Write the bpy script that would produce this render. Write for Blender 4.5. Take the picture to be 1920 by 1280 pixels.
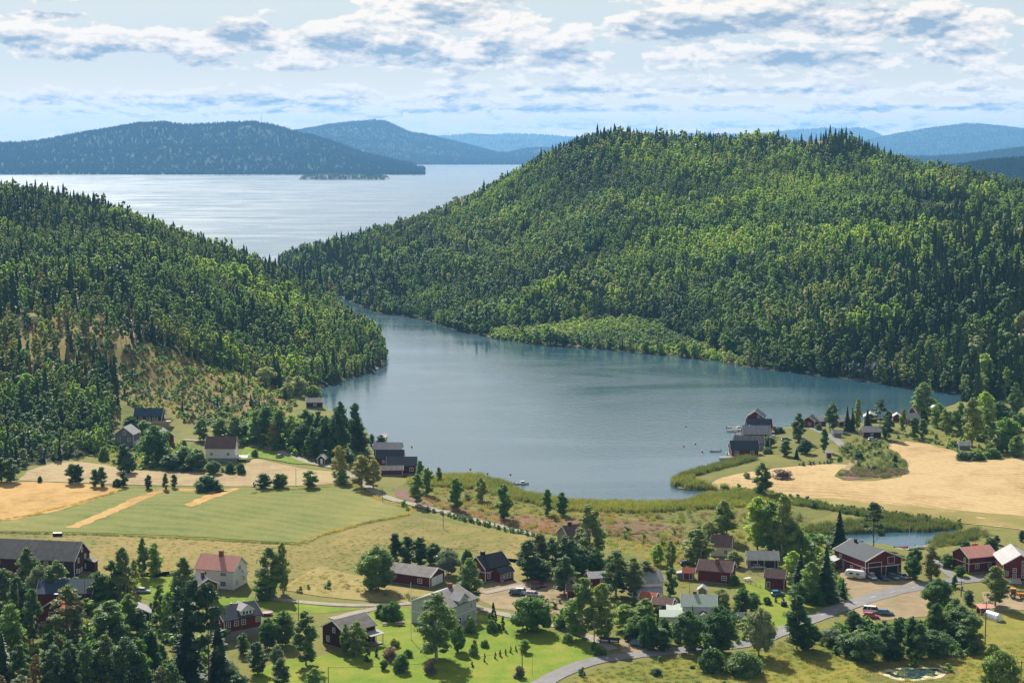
import bpy, bmesh, math, random
import numpy as np
from mathutils import Vector, Matrix
from mathutils.geometry import delaunay_2d_cdt

for o in list(bpy.data.objects): bpy.data.objects.remove(o)
S = bpy.context.scene
COL = S.collection
R = math.radians
rng = np.random.default_rng(7)
random.seed(7)

# ------------------------------------------------------------------ camera
CH, F, PITCH = 130.0, 3200.0, math.atan(365/3200)
cam = bpy.data.cameras.new('camera'); cam.sensor_width = 36; cam.lens = F/1920*36
cam.clip_start = 1; cam.clip_end = 120000
co = bpy.data.objects.new('camera', cam); COL.objects.link(co)
co.location = (0, 0, CH); co.rotation_euler = (math.pi/2-PITCH, 0, 0); S.camera = co
SP, CP = math.sin(PITCH), math.cos(PITCH)
def ray(px, py):
    a, b = (np.asarray(px, float)-960)/F, (640-np.asarray(py, float))/F
    return a, CP+b*SP, -SP+b*CP                 # world direction
def onZ(px, py, z=0.0):
    a, y, w = ray(px, py); t = (z-CH)/w
    return a*t, y*t
def atD(px, py, D):                             # point of a ray at world distance Y = D
    a, y, w = ray(px, py); t = D/y
    return a*t, D+0*t, CH+w*t
def proj(x, y, z):
    dz = z-CH; f = y*CP-dz*SP; u = y*SP+dz*CP
    return 960+F*x/f, 640-F*u/f

# ------------------------------------------------------------------ world, sun, exposure
SUN_EL, SUN_AZ = R(37), R(-17)                  # azimuth from +Y towards +X
S.view_settings.view_transform = 'Standard'; S.view_settings.look = 'None'
S.view_settings.gamma = 1; S.view_settings.exposure = 0.88; S.view_settings.use_curve_mapping = False
cy = S.cycles
cy.max_bounces = 5; cy.diffuse_bounces = 2; cy.glossy_bounces = 2; cy.transmission_bounces = 3; cy.volume_bounces = 1
cy.transparent_max_bounces = 4; cy.caustics_reflective = False; cy.caustics_refractive = False
cy.sample_clamp_indirect = 4; cy.sample_clamp_direct = 8
cy.use_denoising = True; cy.use_adaptive_sampling = False

class NT:
    """small helper to write node trees as expressions"""
    def __init__(s, tree): s.t = tree; s.n = tree.nodes; s.n.clear()
    def new(s, typ, **kw):
        nd = s.n.new(typ)
        for k, v in kw.items(): setattr(nd, k, v)
        return nd
    def put(s, sock, v):
        if v is None: return
        if isinstance(v, bpy.types.NodeSocket): s.t.links.new(v, sock)
        elif isinstance(v, bpy.types.Node): s.t.links.new(v.outputs[0], sock)
        else:
            if sock.type == 'RGBA' and len(v) == 3: v = (*v, 1)
            sock.default_value = v
    def m(s, op, a, b=None, c=None, clamp=False):
        nd = s.new('ShaderNodeMath', operation=op, use_clamp=clamp)
        for i, v in enumerate((a, b, c)): s.put(nd.inputs[i], v)
        return nd.outputs[0]
    def vm(s, op, a, b=None):
        nd = s.new('ShaderNodeVectorMath', operation=op); s.put(nd.inputs[0], a); s.put(nd.inputs[1], b)
        return nd.outputs[0]
    def xyz(s, x, y, z):
        nd = s.new('ShaderNodeCombineXYZ')
        for i, v in enumerate((x, y, z)): s.put(nd.inputs[i], v)
        return nd.outputs[0]
    def sep(s, v):
        nd = s.new('ShaderNodeSeparateXYZ'); s.put(nd.inputs[0], v); return nd.outputs
    def noise(s, vec, scale=1, detail=3, rough=.5, dist=0.0):
        nd = s.new('ShaderNodeTexNoise'); s.put(nd.inputs['Vector'], vec)
        nd.inputs['Scale'].default_value = scale; nd.inputs['Detail'].default_value = detail
        nd.inputs['Roughness'].default_value = rough; nd.inputs['Distortion'].default_value = dist
        return nd.outputs['Fac']
    def rng(s, v, a, b, c=0.0, d=1.0, smooth=False):
        nd = s.new('ShaderNodeMapRange', interpolation_type='SMOOTHSTEP' if smooth else 'LINEAR')
        s.put(nd.inputs[0], v)
        for i, q in enumerate((a, b, c, d)): s.put(nd.inputs[i+1], q)
        return nd.outputs[0]
    def mix(s, f, a, b, typ='MIX'):
        nd = s.new('ShaderNodeMix', data_type='RGBA', blend_type=typ)
        s.put(nd.inputs[0], f); s.put(nd.inputs[6], a); s.put(nd.inputs[7], b); return nd.outputs[2]

W = bpy.data.worlds.new('World'); S.world = W; W.use_nodes = True; W.cycles.sampling_method = 'NONE'
n = NT(W.node_tree)
sky = n.new('ShaderNodeTexSky', sky_type='NISHITA', sun_disc=False)
sky.sun_elevation = SUN_EL; sky.sun_rotation = SUN_AZ; sky.altitude = 100
sky.air_density = 1.0; sky.dust_density = 1.6; sky.ozone_density = 1.5
tc = n.new('ShaderNodeTexCoord')
dx, dy, dz = n.sep(tc.outputs['Generated'])
az = n.m('MULTIPLY', n.m('ARCTAN2', dx, dy), 57.2958)        # degrees right of +Y
el = n.m('MULTIPLY', n.m('ARCSINE', dz), 57.2958)            # degrees above the horizon
def cloud_density(de, da=0.0, det=8):
    e = n.m('ADD', el, de); a_ = n.m('ADD', az, da) if da else az
    wx = n.noise(n.xyz(n.m('MULTIPLY', a_, .5), n.m('MULTIPLY', e, 1.2), 1.3), 1, 3, .6)
    aw = n.m('ADD', a_, n.m('MULTIPLY', n.m('SUBTRACT', wx, .5), 2.0))
    lo = n.noise(n.xyz(n.m('MULTIPLY', aw, .80), n.m('MULTIPLY', e, 2.9), 3.1), 1, det, .64)
    hi = n.noise(n.xyz(n.m('MULTIPLY', aw, .44), n.m('MULTIPLY', e, 1.05), 8.7), 1, det, .56)
    a = n.rng(e, .8, 3.0, smooth=True)
    d = n.m('ADD', n.m('MULTIPLY', lo, n.m('SUBTRACT', 1, a)), n.m('MULTIPLY', hi, a))
    if det > 5:
        b = n.rng(e, 7, 16, smooth=True); zen = n.noise(n.vm('MULTIPLY', tc.outputs['Generated'], (3.2, 3.2, 6.0)), 1, 7, .6); zen = n.m('SUBTRACT', zen, .05)
        d = n.m('ADD', n.m('MULTIPLY', d, n.m('SUBTRACT', 1, b)), n.m('MULTIPLY', zen, b))
    for sc_, am in (((1.0, .10), (2.4, .06)) if det > 5 else ()):
        vo = n.new('ShaderNodeTexVoronoi', feature='SMOOTH_F1'); vo.inputs['Scale'].default_value = sc_; vo.inputs['Smoothness'].default_value = .35
        n.put(vo.inputs['Vector'], n.xyz(n.m('MULTIPLY', aw, 1.15), n.m('MULTIPLY', e, n.rng(e, .5, 4, 5.0, 2.6)), .5))
        d = n.m('MULTIPLY_ADD', n.m('SUBTRACT', .42, vo.outputs['Distance']), am, d)
    return n.m('ADD', d, BANKSUM)
def AE(px, py): return math.degrees(math.atan((px-960)/F)), math.degrees(math.atan((275-py)/F))
BANKS = []
CLOUD_DARK, CLOUD_LIT, SKY_LOW = (3.7, 4.7, 5.9), (12.2, 10.9, 9.5), (7.8, 8.3, 8.2)
for (px, py, wx, wy, k) in [(1700, 48, 190, 26, .22), (1320, 48, 170, 26, .18), (860, 22, 150, 26, .18), (480, 78, 230, 26, .15), (760, 92, 170, 24, .11),
                            (110, 92, 190, 24, .15), (1080, 118, 190, 20, .12), (90, 42, 110, 9, .20), (1560, 118, 200, 18, .12), (1840, 108, 120, 22, .10), (620, 124, 300, 12, .10),
                            (400, 193, 520, 14, .15), (1180, 172, 330, 10, .12), (1650, 172, 330, 10, .10), (1000, 208, 300, 7, .10), (1500, 205, 400, 8, .10), (1300, 238, 700, 6, .10), (420, 212, 420, 5, .08), (1750, 205, 200, 6, .1),
                            (330, 30, 190, 18, -.24), (170, 148, 360, 13, -.26), (1470, 88, 60, 12, -.18), (300, 236, 400, 10, -.10), (1180, 26, 40, 20, -.15), (1560, 92, 70, 9, -.12), (1350, 192, 400, 5, -.08)]:
    a_, e_ = AE(px, py); BANKS.append((a_, e_, wx/F*57.3, wy/F*57.3, k))
BANKSUM = None      # cloud banks and gaps (azimuth, elevation, half widths, amount)
for (ca, ce, wa, we, k) in BANKS:
    ln_ = n.vm('MULTIPLY', n.vm('SUBTRACT', n.xyz(az, el, 0), (ca, ce, 0)), (1/wa, 1/we, 0))
    nd = n.new('ShaderNodeVectorMath', operation='DOT_PRODUCT'); n.put(nd.inputs[0], ln_); n.put(nd.inputs[1], ln_)
    g = n.m('POWER', 2.718, n.m('MULTIPLY', nd.outputs['Value'], -1))
    BANKSUM = n.m('MULTIPLY', g, k) if BANKSUM is None else n.m('MULTIPLY_ADD', g, k, BANKSUM)
d0 = cloud_density(0.0); d1 = cloud_density(.16, -.08, 6); d2 = cloud_density(.50, 0, 3)
cov = n.rng(n.m('ADD', d0, n.rng(el, .3, 2.4, .035, 0)), .475, .545, smooth=True)
fine = n.noise(n.xyz(n.m('MULTIPLY', az, 3.0), n.m('MULTIPLY', el, 6.5), 4.4), 1, 4, .65)
lit = n.m('ADD', .86, n.m('MULTIPLY', n.m('SUBTRACT', d0, d1), 4.2))
lit = n.m('SUBTRACT', lit, n.m('MULTIPLY', n.rng(d2, .52, .78, smooth=True), .70))
lit = n.m('ADD', lit, n.m('MULTIPLY', n.m('SUBTRACT', fine, .5), 1.0))
lit = n.m('ADD', lit, n.m('MULTIPLY', n.rng(d0, .48, .56, 1, 0), .20), clamp=True)
ccol = n.mix(lit, CLOUD_DARK, CLOUD_LIT)
hzn = n.rng(el, 2, 34, 1, 0, smooth=True)
skyc = n.mix(n.m('MULTIPLY', hzn, .9), sky.outputs[0], n.mix(n.rng(el, 0, 3.2, smooth=True), (15.0, 11.6, 7.6), SKY_LOW))
out = n.mix(n.m('MULTIPLY', cov, n.rng(el, -.1, 1.2, .70, 1.0)), skyc, ccol)
bg = n.new('ShaderNodeBackground'); n.put(bg.inputs[0], out); bg.inputs[1].default_value = 0.05
wo = n.new('ShaderNodeOutputWorld'); n.t.links.new(bg.outputs[0], wo.inputs[0])

sl = bpy.data.lights.new('sun', 'SUN'); sl.energy = 5.0; sl.angle = R(.53); sl.color = (1, .93, .82)
so = bpy.data.objects.new('sun', sl); COL.objects.link(so); so.location = (-300, 900, 900)
sd_ = Vector((math.sin(SUN_AZ)*math.cos(SUN_EL), math.cos(SUN_AZ)*math.cos(SUN_EL), math.sin(SUN_EL)))
so.rotation_euler = sd_.to_track_quat('Z', 'Y').to_euler()

# ------------------------------------------------------------------ basic helpers
def tag(o, label=None, cat=None, group=None, kind=None):
    if label: o['label'] = label
    if cat: o['category'] = cat
    if group: o['group'] = group
    if kind: o['kind'] = kind
    return o
def link(name, data, parent=None, loc=None):
    o = bpy.data.objects.new(name, data); COL.objects.link(o)
    if parent is not None: o.parent = parent
    if loc is not None: o.location = loc
    return o
def mesh(name, V, Fc, mats=(), mi=None, smooth=False):
    me = bpy.data.meshes.new(name); me.from_pydata([tuple(v) for v in V], [], Fc)
    for m in mats: me.materials.append(m)
    if mi is not None: me.polygons.foreach_set('material_index', mi)
    if smooth: me.polygons.foreach_set('use_smooth', [True]*len(me.polygons))
    me.update(); return me
def quads_mesh(name, V, nq, mats, mi=None, smooth=False):
    """fast: V is (4*nq, 3)"""
    me = bpy.data.meshes.new(name); V = np.asarray(V, np.float32)
    me.vertices.add(len(V)); me.vertices.foreach_set('co', V.ravel())
    me.loops.add(4*nq); me.loops.foreach_set('vertex_index', np.arange(4*nq, dtype=np.int32))
    me.polygons.add(nq); me.polygons.foreach_set('loop_start', np.arange(0, 4*nq, 4, dtype=np.int32))
    for m in mats: me.materials.append(m)
    if mi is not None: me.polygons.foreach_set('material_index', np.asarray(mi, np.int32))
    me.update(calc_edges=True); return me
class MB:
    """collects boxes, tubes and quads into one mesh"""
    def __init__(s): s.v = []; s.f = []; s.m = []
    def box(s, x0, y0, z0, x1, y1, z1, m=0):
        b = len(s.v)
        s.v += [(x0,y0,z0),(x1,y0,z0),(x1,y1,z0),(x0,y1,z0),(x0,y0,z1),(x1,y0,z1),(x1,y1,z1),(x0,y1,z1)]
        s.f += [tuple(b+i for i in q) for q in ((0,3,2,1),(4,5,6,7),(0,1,5,4),(1,2,6,5),(2,3,7,6),(3,0,4,7))]; s.m += [m]*6
        return s
    def poly(s, pts, m=0):
        b = len(s.v); s.v += [tuple(p) for p in pts]; s.f.append(tuple(range(b, b+len(pts)))); s.m.append(m); return s
    def prism(s, pts, d, m=0):
        """closed polygon pts extruded by vector d"""
        b = len(s.v); k = len(pts); d = Vector(d)
        s.v += [tuple(p) for p in pts]+[tuple(Vector(p)+d) for p in pts]
        s.f += [tuple(range(b+k-1, b-1, -1)), tuple(range(b+k, b+2*k))]+[(b+i, b+(i+1)%k, b+k+(i+1)%k, b+k+i) for i in range(k)]
        s.m += [m]*(k+2); return s
    def tube(s, pts, rad, k=6, m=0, cap=True):
        pts = [Vector(p) for p in pts]; b = len(s.v)
        if not hasattr(rad, '__len__'): rad = [rad]*len(pts)
        for i, p in enumerate(pts):
            t = (pts[min(i+1, len(pts)-1)]-pts[max(i-1, 0)]).normalized()
            u = t.cross(Vector((0, 0, 1)) if abs(t.z) < .9 else Vector((1, 0, 0))).normalized(); w = t.cross(u)
            for j in range(k):
                a = 2*math.pi*j/k; s.v.append(tuple(p+(u*math.cos(a)+w*math.sin(a))*rad[i]))
        for i in range(len(pts)-1):
            for j in range(k):
                s.f.append((b+i*k+j, b+i*k+(j+1)%k, b+(i+1)*k+(j+1)%k, b+(i+1)*k+j)); s.m.append(m)
        if cap:
            s.f += [tuple(b+j for j in range(k-1, -1, -1)), tuple(b+(len(pts)-1)*k+j for j in range(k))]; s.m += [m, m]
        return s
    def me(s, name, mats, smooth=False): return mesh(name, s.v, s.f, mats, s.m, smooth)
    def ob(s, name, mats, parent=None, loc=None, smooth=False):
        return link(name, s.me(name, mats if isinstance(mats, (list, tuple)) else [mats], smooth), parent, loc)

# ------------------------------------------------------------------ materials
MATS = {}
def base_mat(name):
    m = bpy.data.materials.new(name); m.use_nodes = True; n = NT(m.node_tree)
    b = n.new('ShaderNodeBsdfPrincipled'); o = n.new('ShaderNodeOutputMaterial'); n.t.links.new(b.outputs[0], o.inputs[0])
    b.inputs['Specular IOR Level'].default_value = .25; b.inputs['Roughness'].default_value = .8
    MATS[name] = m; return m, n, b, o
def simple(name, c, rough=.7, var=.25, scale=1.5, spec=.25, metal=0, bump=0, stretch=(1, 1, 1)):
    """base colour with two scales of wear noise, in object space"""
    m, n, b, o = base_mat(name)
    t = n.new('ShaderNodeTexCoord').outputs['Object']; v = n.vm('MULTIPLY', t, stretch)
    f = n.noise(v, scale, 4, .6); g = n.noise(v, scale*7, 3, .6)
    f = n.m('ADD', n.m('MULTIPLY', f, .6), n.m('MULTIPLY', g, .4))
    lo = tuple(x*(1-var) for x in c); hi = tuple(min(1, x*(1+var)) for x in c)
    n.put(b.inputs['Base Color'], n.mix(n.rng(f, .3, .7), lo, hi)); b.inputs['Roughness'].default_value = rough
    b.inputs['Specular IOR Level'].default_value = spec; b.inputs['Metallic'].default_value = metal
    if bump:
        bp = n.new('ShaderNodeBump'); bp.inputs['Strength'].default_value = bump; bp.inputs['Distance'].default_value = .05
        n.put(bp.inputs['Height'], g); n.put(b.inputs['Normal'], bp.outputs[0])
    return m
def striped(name, c, period=.16, depth=.5, axis=None, rough=.8, var=.3):
    """boards or metal seams: relief stripes following object X+Y (upright walls) or X (roofs)"""
    m, n, b, o = base_mat(name)
    t = n.new('ShaderNodeTexCoord').outputs['Object']; x, y, z = n.sep(t)
    u = {'xy': n.m('ADD', x, y), 'x': x, 'y': y, 'z': z}[axis or 'xy']
    s = n.m('FRACT', n.m('DIVIDE', u, period)); k = n.m('ABSOLUTE', n.m('SUBTRACT', s, .5))
    groove = n.rng(k, .40, .5, 1, 0)
    cell = n.m('FLOOR', n.m('DIVIDE', u, period))
    pl = n.noise(n.xyz(n.m('MULTIPLY', cell, 3.7), 0, n.m('MULTIPLY', z, .15)), 1, 1)
    w = n.noise(n.vm('MULTIPLY', t, (.5, .5, .35)), 1.3, 5, .65)
    f = n.m('ADD', n.m('MULTIPLY', pl, .35), n.m('MULTIPLY', w, .65))
    n.put(b.inputs['Base Color'], n.mix(n.rng(f, .33, .67), tuple(x_*(1-var) for x_ in c), tuple(min(1, x_*(1+var)) for x_ in c)))
    b.inputs['Roughness'].default_value = rough; b.inputs['Specular IOR Level'].default_value = .12
    bp = n.new('ShaderNodeBump'); bp.inputs['Strength'].default_value = depth; bp.inputs['Distance'].default_value = .04
    n.put(bp.inputs['Height'], groove); n.put(b.inputs['Normal'], bp.outputs[0]); return m

red_wall = striped('red_boards', (.135, .020, .020)); dark_wall = striped('dark_brown_boards', (.055, .022, .020))
black_wall = striped('black_red_boards', (.045, .014, .016)); white_wall = striped('white_boards', (.70, .69, .66), var=.08)
green_wall = striped('pale_green_boards', (.42, .46, .42), var=.08); grey_wall = striped('grey_boards', (.16, .15, .155), var=.15)
cream_wall = striped('cream_boards', (.62, .58, .46), var=.08)
white_trim = simple('white_paint', (.78, .77, .74), .5, .08)
glass = simple('window_glass', (.03, .04, .05), .08, .2, spec=.6)
found = simple('concrete_base', (.22, .22, .21), .9, .25, bump=.3)
brick = simple('chimney_brick', (.20, .075, .06), .9, .3, 6, bump=.4); black_metal = simple('black_metal', (.018, .018, .02), .4, .3)
roof_dark = striped('dark_blue_grey_roof', (.050, .058, .070), .35, .6, 'x', .75, .15)
roof_black = striped('black_roof', (.030, .034, .040), .3, .6, 'x', .75, .15)
roof_blue = striped('blue_metal_roof', (.045, .075, .11), .35, .6, 'x', .65, .15)
roof_grey = striped('weathered_grey_roof', (.19, .175, .165), .5, .4, 'x', .8, .3)
roof_light = striped('light_metal_roof', (.30, .30, .30), .45, .5, 'x', .6, .2)
roof_white = simple('white_sheet_roof', (.52, .50, .48), .7, .15)
roof_pink = striped('pink_sheet_roof', (.55, .26, .20), .6, .5, 'x', .7, .12)
roof_red = striped('red_tile_roof', (.40, .115, .075), .28, .9, 'x', .8, .2)
roof_brown = striped('brown_tile_roof', (.155, .095, .085), .28, .9, 'x', .85, .25)
roof_green = simple('pale_green_sheet_roof', (.33, .40, .34), .75, .18)
wood_raw = simple('raw_timber', (.42, .33, .22), .8, .2); wood_grey = simple('grey_timber', (.22, .20, .17), .85, .25)
rock_m = simple('shore_granite', (.20, .18, .165), .9, .35, .6, bump=.6)
rubber = simple('tyre_rubber', (.02, .02, .02), .9, .2); rim_m = simple('wheel_rim', (.45, .45, .46), .3, .1, metal=.8)
lamp_m = simple('lamp_glass', (.75, .75, .72), .15, .05, spec=.6); tail_m = simple('tail_lamp', (.35, .01, .01), .2, .1, spec=.6)
pole_m = simple('weathered_pole', (.14, .115, .09), .9, .3)
def paint(name, c): return simple(name, c, .22, .06, spec=.6)

def foliage(name, a, b_, c, tr=.35, rough=.6, wn=.35):
    """leaf colour a..b by clump noise, towards c by tree; part of the light passes through"""
    m, n, b, o = base_mat(name)
    oi = n.new('ShaderNodeObjectInfo'); g = n.new('ShaderNodeNewGeometry').outputs['Position']
    f = n.noise(g, wn, 3, .6); f2 = n.noise(g, wn*6, 2, .6)
    f = n.m('ADD', n.m('MULTIPLY', f, .5), n.m('MULTIPLY', f2, .5))
    col = n.mix(n.rng(f, .35, .65), a, b_); col = n.mix(n.rng(oi.outputs['Random'], .35, 1, 0, .8), col, c)
    st = n.rng(n.noise(g, .011, 3, .55), .40, .60, 0, 1, smooth=True)          # stands of different age and species
    col = n.mix(1.0, col, n.mix(st, (.66, .74, .86), (1.42, 1.32, 1.0)), 'MULTIPLY')
    n.put(b.inputs['Base Color'], col); b.inputs['Roughness'].default_value = rough; b.inputs['Specular IOR Level'].default_value = .15
    t = n.new('ShaderNodeBsdfTranslucent'); n.put(t.inputs[0], n.mix(1.0, n.mix(.55, col, n.mix(1.0, col, (1.5, 1.45, .5), 'MULTIPLY')), (tr*2.4, tr*2.4, tr*2.4), 'MULTIPLY'))
    mx = n.new('ShaderNodeAddShader')
    n.t.links.new(b.outputs[0], mx.inputs[0]); n.t.links.new(t.outputs[0], mx.inputs[1]); n.t.links.new(mx.outputs[0], o.inputs[0])
    return m
f_birch = foliage('birch_leaves', (.026, .062, .024), (.080, .120, .042), (.115, .140, .052), .48)
f_green = foliage('broadleaf_leaves', (.022, .058, .021), (.056, .106, .033), (.085, .13, .045), .46)
f_bright = foliage('aspen_leaves', (.055, .115, .028), (.120, .178, .042), (.15, .19, .05), .48)
f_silver = foliage('willow_leaves', (.105, .140, .085), (.17, .20, .12), (.15, .17, .09))
f_spruce = foliage('spruce_needles', (.016, .042, .020), (.036, .075, .030), (.05, .085, .035), .18)
f_pine = foliage('pine_needles', (.025, .058, .026), (.055, .095, .038), (.08, .10, .045), .2)
f_brown = foliage('dry_needles', (.16, .085, .045), (.25, .14, .075), (.22, .17, .085), .2)
f_olive = foliage('autumn_birch_leaves', (.085, .10, .04), (.15, .145, .055), (.14, .15, .05))
f_purple = foliage('purple_flowers', (.085, .07, .07), (.15, .11, .12), (.09, .10, .07), .25)
f_pink = foliage('fireweed_flowers', (.13, .10, .075), (.20, .125, .115), (.15, .14, .07), .25)
f_reed = foliage('reed_blades', (.085, .105, .035), (.16, .16, .06), (.11, .13, .045), .25, wn=.12)
f_grass = foliage('grass_blades', (.075, .12, .03), (.14, .165, .05), (.16, .15, .07), .25)
f_dry = foliage('dry_grass', (.19, .16, .07), (.27, .22, .10), (.17, .16, .06), .25)
bark_white = simple('birch_bark', (.30, .28, .25), .85, .35, 2); bark = simple('bark', (.10, .075, .055), .9, .3, 2)

# ------------------------------------------------------------------ terrain heights
def inpoly(x, y, P):
    P = np.asarray(P, float); x = np.asarray(x, float); y = np.asarray(y, float); r = np.zeros(x.shape, bool)
    j = len(P)-1
    for i in range(len(P)):
        (xi, yi), (xj, yj) = P[i], P[j]
        if yi != yj:
            r ^= ((yi > y) != (yj > y)) & (x < (xj-xi)*(y-yi)/(yj-yi)+xi)
        j = i
    return r
def pdist(x, y, P, closed=True):
    P = np.asarray(P, float); best = np.full(np.shape(x), 1e9)
    for i in range(len(P) if closed else len(P)-1):
        a, b = P[i], P[(i+1) % len(P)]; d = b-a; L = (d*d).sum()+1e-9
        t = np.clip(((x-a[0])*d[0]+(y-a[1])*d[1])/L, 0, 1)
        best = np.minimum(best, (x-a[0]-t*d[0])**2+(y-a[1]-t*d[1])**2)
    return np.sqrt(best)
def W0(L, z=0.0): return [tuple(float(q) for q in onZ(a, b, z)) for a, b in L]
def wobble(P, amp, seg, seed=1, closed=True):
    """subdivide an outline and roughen it"""
    r = np.random.default_rng(seed); out = []
    P = [np.array(p, float) for p in P]
    for i in range(len(P) if closed else len(P)-1):
        a, b = P[i], P[(i+1) % len(P)]; d = b-a; L = np.hypot(*d); k = max(1, int(L/seg)); nrm = np.array([-d[1], d[0]])/(L+1e-9)
        for j in range(k):
            o = r.normal()*amp*.5+math.sin((i*7+j)*1.7+seed)*amp*.5
            out.append(tuple(a+d*j/k+nrm*(o if j else 0)))
    if not closed: out.append(tuple(P[-1]))
    return out
# shore of the bay, the channel and the open sea (photo points on the water line, then far coast in metres)
bank_near = [(722,685),(700,697),(650,712),(605,725),(597,738),(600,756),(630,775),(668,795),(690,812),(697,838),(716,862),(745,884),(778,890),(800,896),(830,897),(868,893),(905,894),(917,903),(935,903),(952,908),(958,915),(990,926),(1030,936),(1070,941),(1150,942),(1210,944),(1265,946),(1290,941),(1304,930),(1330,925),(1380,922),(1440,931),(1480,940),
             (1478,936),(1440,926),(1380,917),(1330,919),(1285,917),(1262,910),(1262,900),(1290,890),(1330,880),(1372,866),(1392,857),(1418,846),(1432,830),(1436,812),(1444,803),(1480,800),(1560,796),(1640,790),(1700,782),(1750,770),(1790,758),(1812,745)]
bank_far = [(1790,738),(1700,727),(1600,712),(1500,700),(1400,688),(1330,674),(1200,662),(1100,652),(1000,645),(940,636),(900,629),(850,619),(800,602),(750,592),(700,586),(650,562),(600,538),(550,512),(520,497)]
left_back = [(722,685),(727,660),(715,635),(690,615),(620,577),(560,547),(500,522),(440,503)]
WATER = wobble(W0(bank_near), .8, 7, 3, False)+wobble(W0(bank_far), 1.5, 12, 4, False)
WATER += [(-270,1960),(-240,2060),(-150,2200),(0,2450),(300,2700),(900,2750),(1500,2700),(1500,4200),(-2500,4200),(-2500,1750),(-900,1800),(-500,1900)]
WATER += [tuple(p) for p in reversed(wobble(W0(left_back), 1.5, 12, 5, False)[1:])]
POND = wobble(W0([(1500,1006),(1530,1002),(1590,1000),(1650,997),(1690,994),(1735,995),(1775,992),(1806,986),(1797,996),(1765,1003),(1745,1018),(1715,1026),(1700,1028),(1660,1020),(1600,1014),(1530,1012)]), .4, 4, 8)
POOL = wobble(W0([(1646,1262),(1660,1255),(1690,1251),(1730,1251),(1765,1252),(1778,1260),(1768,1269),(1735,1274),(1690,1276),(1665,1270)], 1.5), .3, 2, 9)

ctl = []
def cp(L):
    for (a, b, D) in L: X, Y, Z = atD(a, b, D); ctl.append((float(X), float(Y), float(Z)))
cp([(0,750,800),(150,740,812),(300,725,850),(400,705,880),(480,690,950),(560,702,962),(0,640,880),(150,640,880),(280,645,900),(420,650,960),(560,655,1000),
    (0,550,990),(150,550,1000),(300,560,1020),(450,580,1060),(600,622,1080),(0,450,1150),(150,460,1170),(300,490,1180),(420,520,1200),(530,560,1230),
    (0,376,1350),(130,386,1350),(215,408,1350),(290,442,1350),(400,472,1370),(470,505,1400),(510,532,1450),
    (-300,390,1300),(-300,500,1050),(-300,640,870),(-300,780,760),(-600,450,1200),(-600,640,850)])
cp([(600,475,1850),(700,450,1850),(800,425,1850),(900,378,1850),(1000,322,1800),(1080,293,1750),(1180,280,1720),(1270,283,1720),(1330,303,1720),(1420,277,1750),(1480,272,1750),(1560,265,1720),
    (1620,300,1700),(1700,325,1650),(1800,345,1600),(1920,372,1550),(2100,400,1500),(2500,420,1450),
    (800,520,1480),(800,470,1640),(650,500,1700),(950,560,1330),(950,480,1520),(950,405,1680),(1100,610,1180),(1100,520,1330),(1100,430,1480),(1100,345,1630),
    (1250,600,1170),(1250,500,1320),(1250,400,1480),(1250,325,1620),(1400,640,1070),(1400,520,1230),(1400,410,1420),(1400,325,1600),
    (1550,660,1000),(1550,560,1130),(1550,440,1320),(1550,335,1580),(1700,690,950),(1700,600,1020),(1700,500,1150),(1700,400,1400),
    (1850,690,900),(1850,600,960),(1850,500,1080),(1850,415,1300),(2050,690,880),(2050,560,950),(2050,450,1200)])
cp([(1620,322,1900),(1560,305,1950),(1480,305,1980),(1700,350,1850),(1800,370,1780),(1920,395,1720),(1330,325,1950),(1250,310,1950),(1100,318,1950),(1660,320,1640),(1740,342,1600),(1330,308,1650)])
ctl += [(-600,1750,25),(-350,1700,10),(-850,1500,60),(0,2150,60),(200,2250,70),(400,2250,55),(700,2100,45),(-150,2050,8),(300,2600,5),(800,2600,10),(1100,1600,60),(1100,2200,40),(1000,1150,45)]
for x, y in W0(bank_near[::4])+W0(bank_far[::2])+W0(left_back[1::2])+W0([(-600,880),(0,885),(100,872),(200,852),(350,830),(450,815),(530,790),(-300,885),(1900,780),(2100,790),(2500,800),(0,1000),(500,950),(1000,1000),(1500,950),(2000,950),(-300,1280),(300,1280),(900,1280),(1500,1280),(2100,1280),(900,780),(1200,750),(1100,850),(1500,770)]): ctl.append((x, y, 0.0))
ctl += [(x, y, 0) for x in (-700, -300, 0, 300, 700) for y in (-200, 100, 300)]
C = np.array(ctl)
def tps_fit(C):
    P = C[:, :2]/1000; d2 = ((P[:, None]-P[None])**2).sum(-1); K = .5*d2*np.log(d2+1e-12)+np.eye(len(P))*2e-5
    n_ = len(P); A = np.zeros((n_+3, n_+3)); A[:n_, :n_] = K; A[:n_, n_] = 1; A[:n_, n_+1:] = P; A[n_:, :n_] = A[:n_, n_:].T
    return P, np.linalg.solve(A, np.r_[C[:, 2], 0, 0, 0])
TP, TW = tps_fit(C)
def tps(x, y):
    x = x/1000; y = y/1000; r = TW[-3]+TW[-2]*x+TW[-1]*y
    for (px, py), w in zip(TP, TW):
        d2 = (x-px)**2+(y-py)**2; r = r+w*.5*d2*np.log(d2+1e-12)
    return r
def vnoise(x, y, seed=0):
    """value noise, about -1..1"""
    xi, yi = np.floor(x).astype(int), np.floor(y).astype(int); fx, fy = x-xi, y-yi
    def h(a, b):
        v = np.sin(a*127.1+b*311.7+seed*74.7)*43758.5453; return (v-np.floor(v))*2-1
    fx, fy = fx*fx*(3-2*fx), fy*fy*(3-2*fy)
    return (h(xi, yi)*(1-fx)+h(xi+1, yi)*fx)*(1-fy)+(h(xi, yi+1)*(1-fx)+h(xi+1, yi+1)*fx)*fy
def fbm(x, y, s=0): return vnoise(x, y, s)+.5*vnoise(2*x+5, 2*y, s+1)+.25*vnoise(4*x, 4*y+3, s+2)

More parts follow.
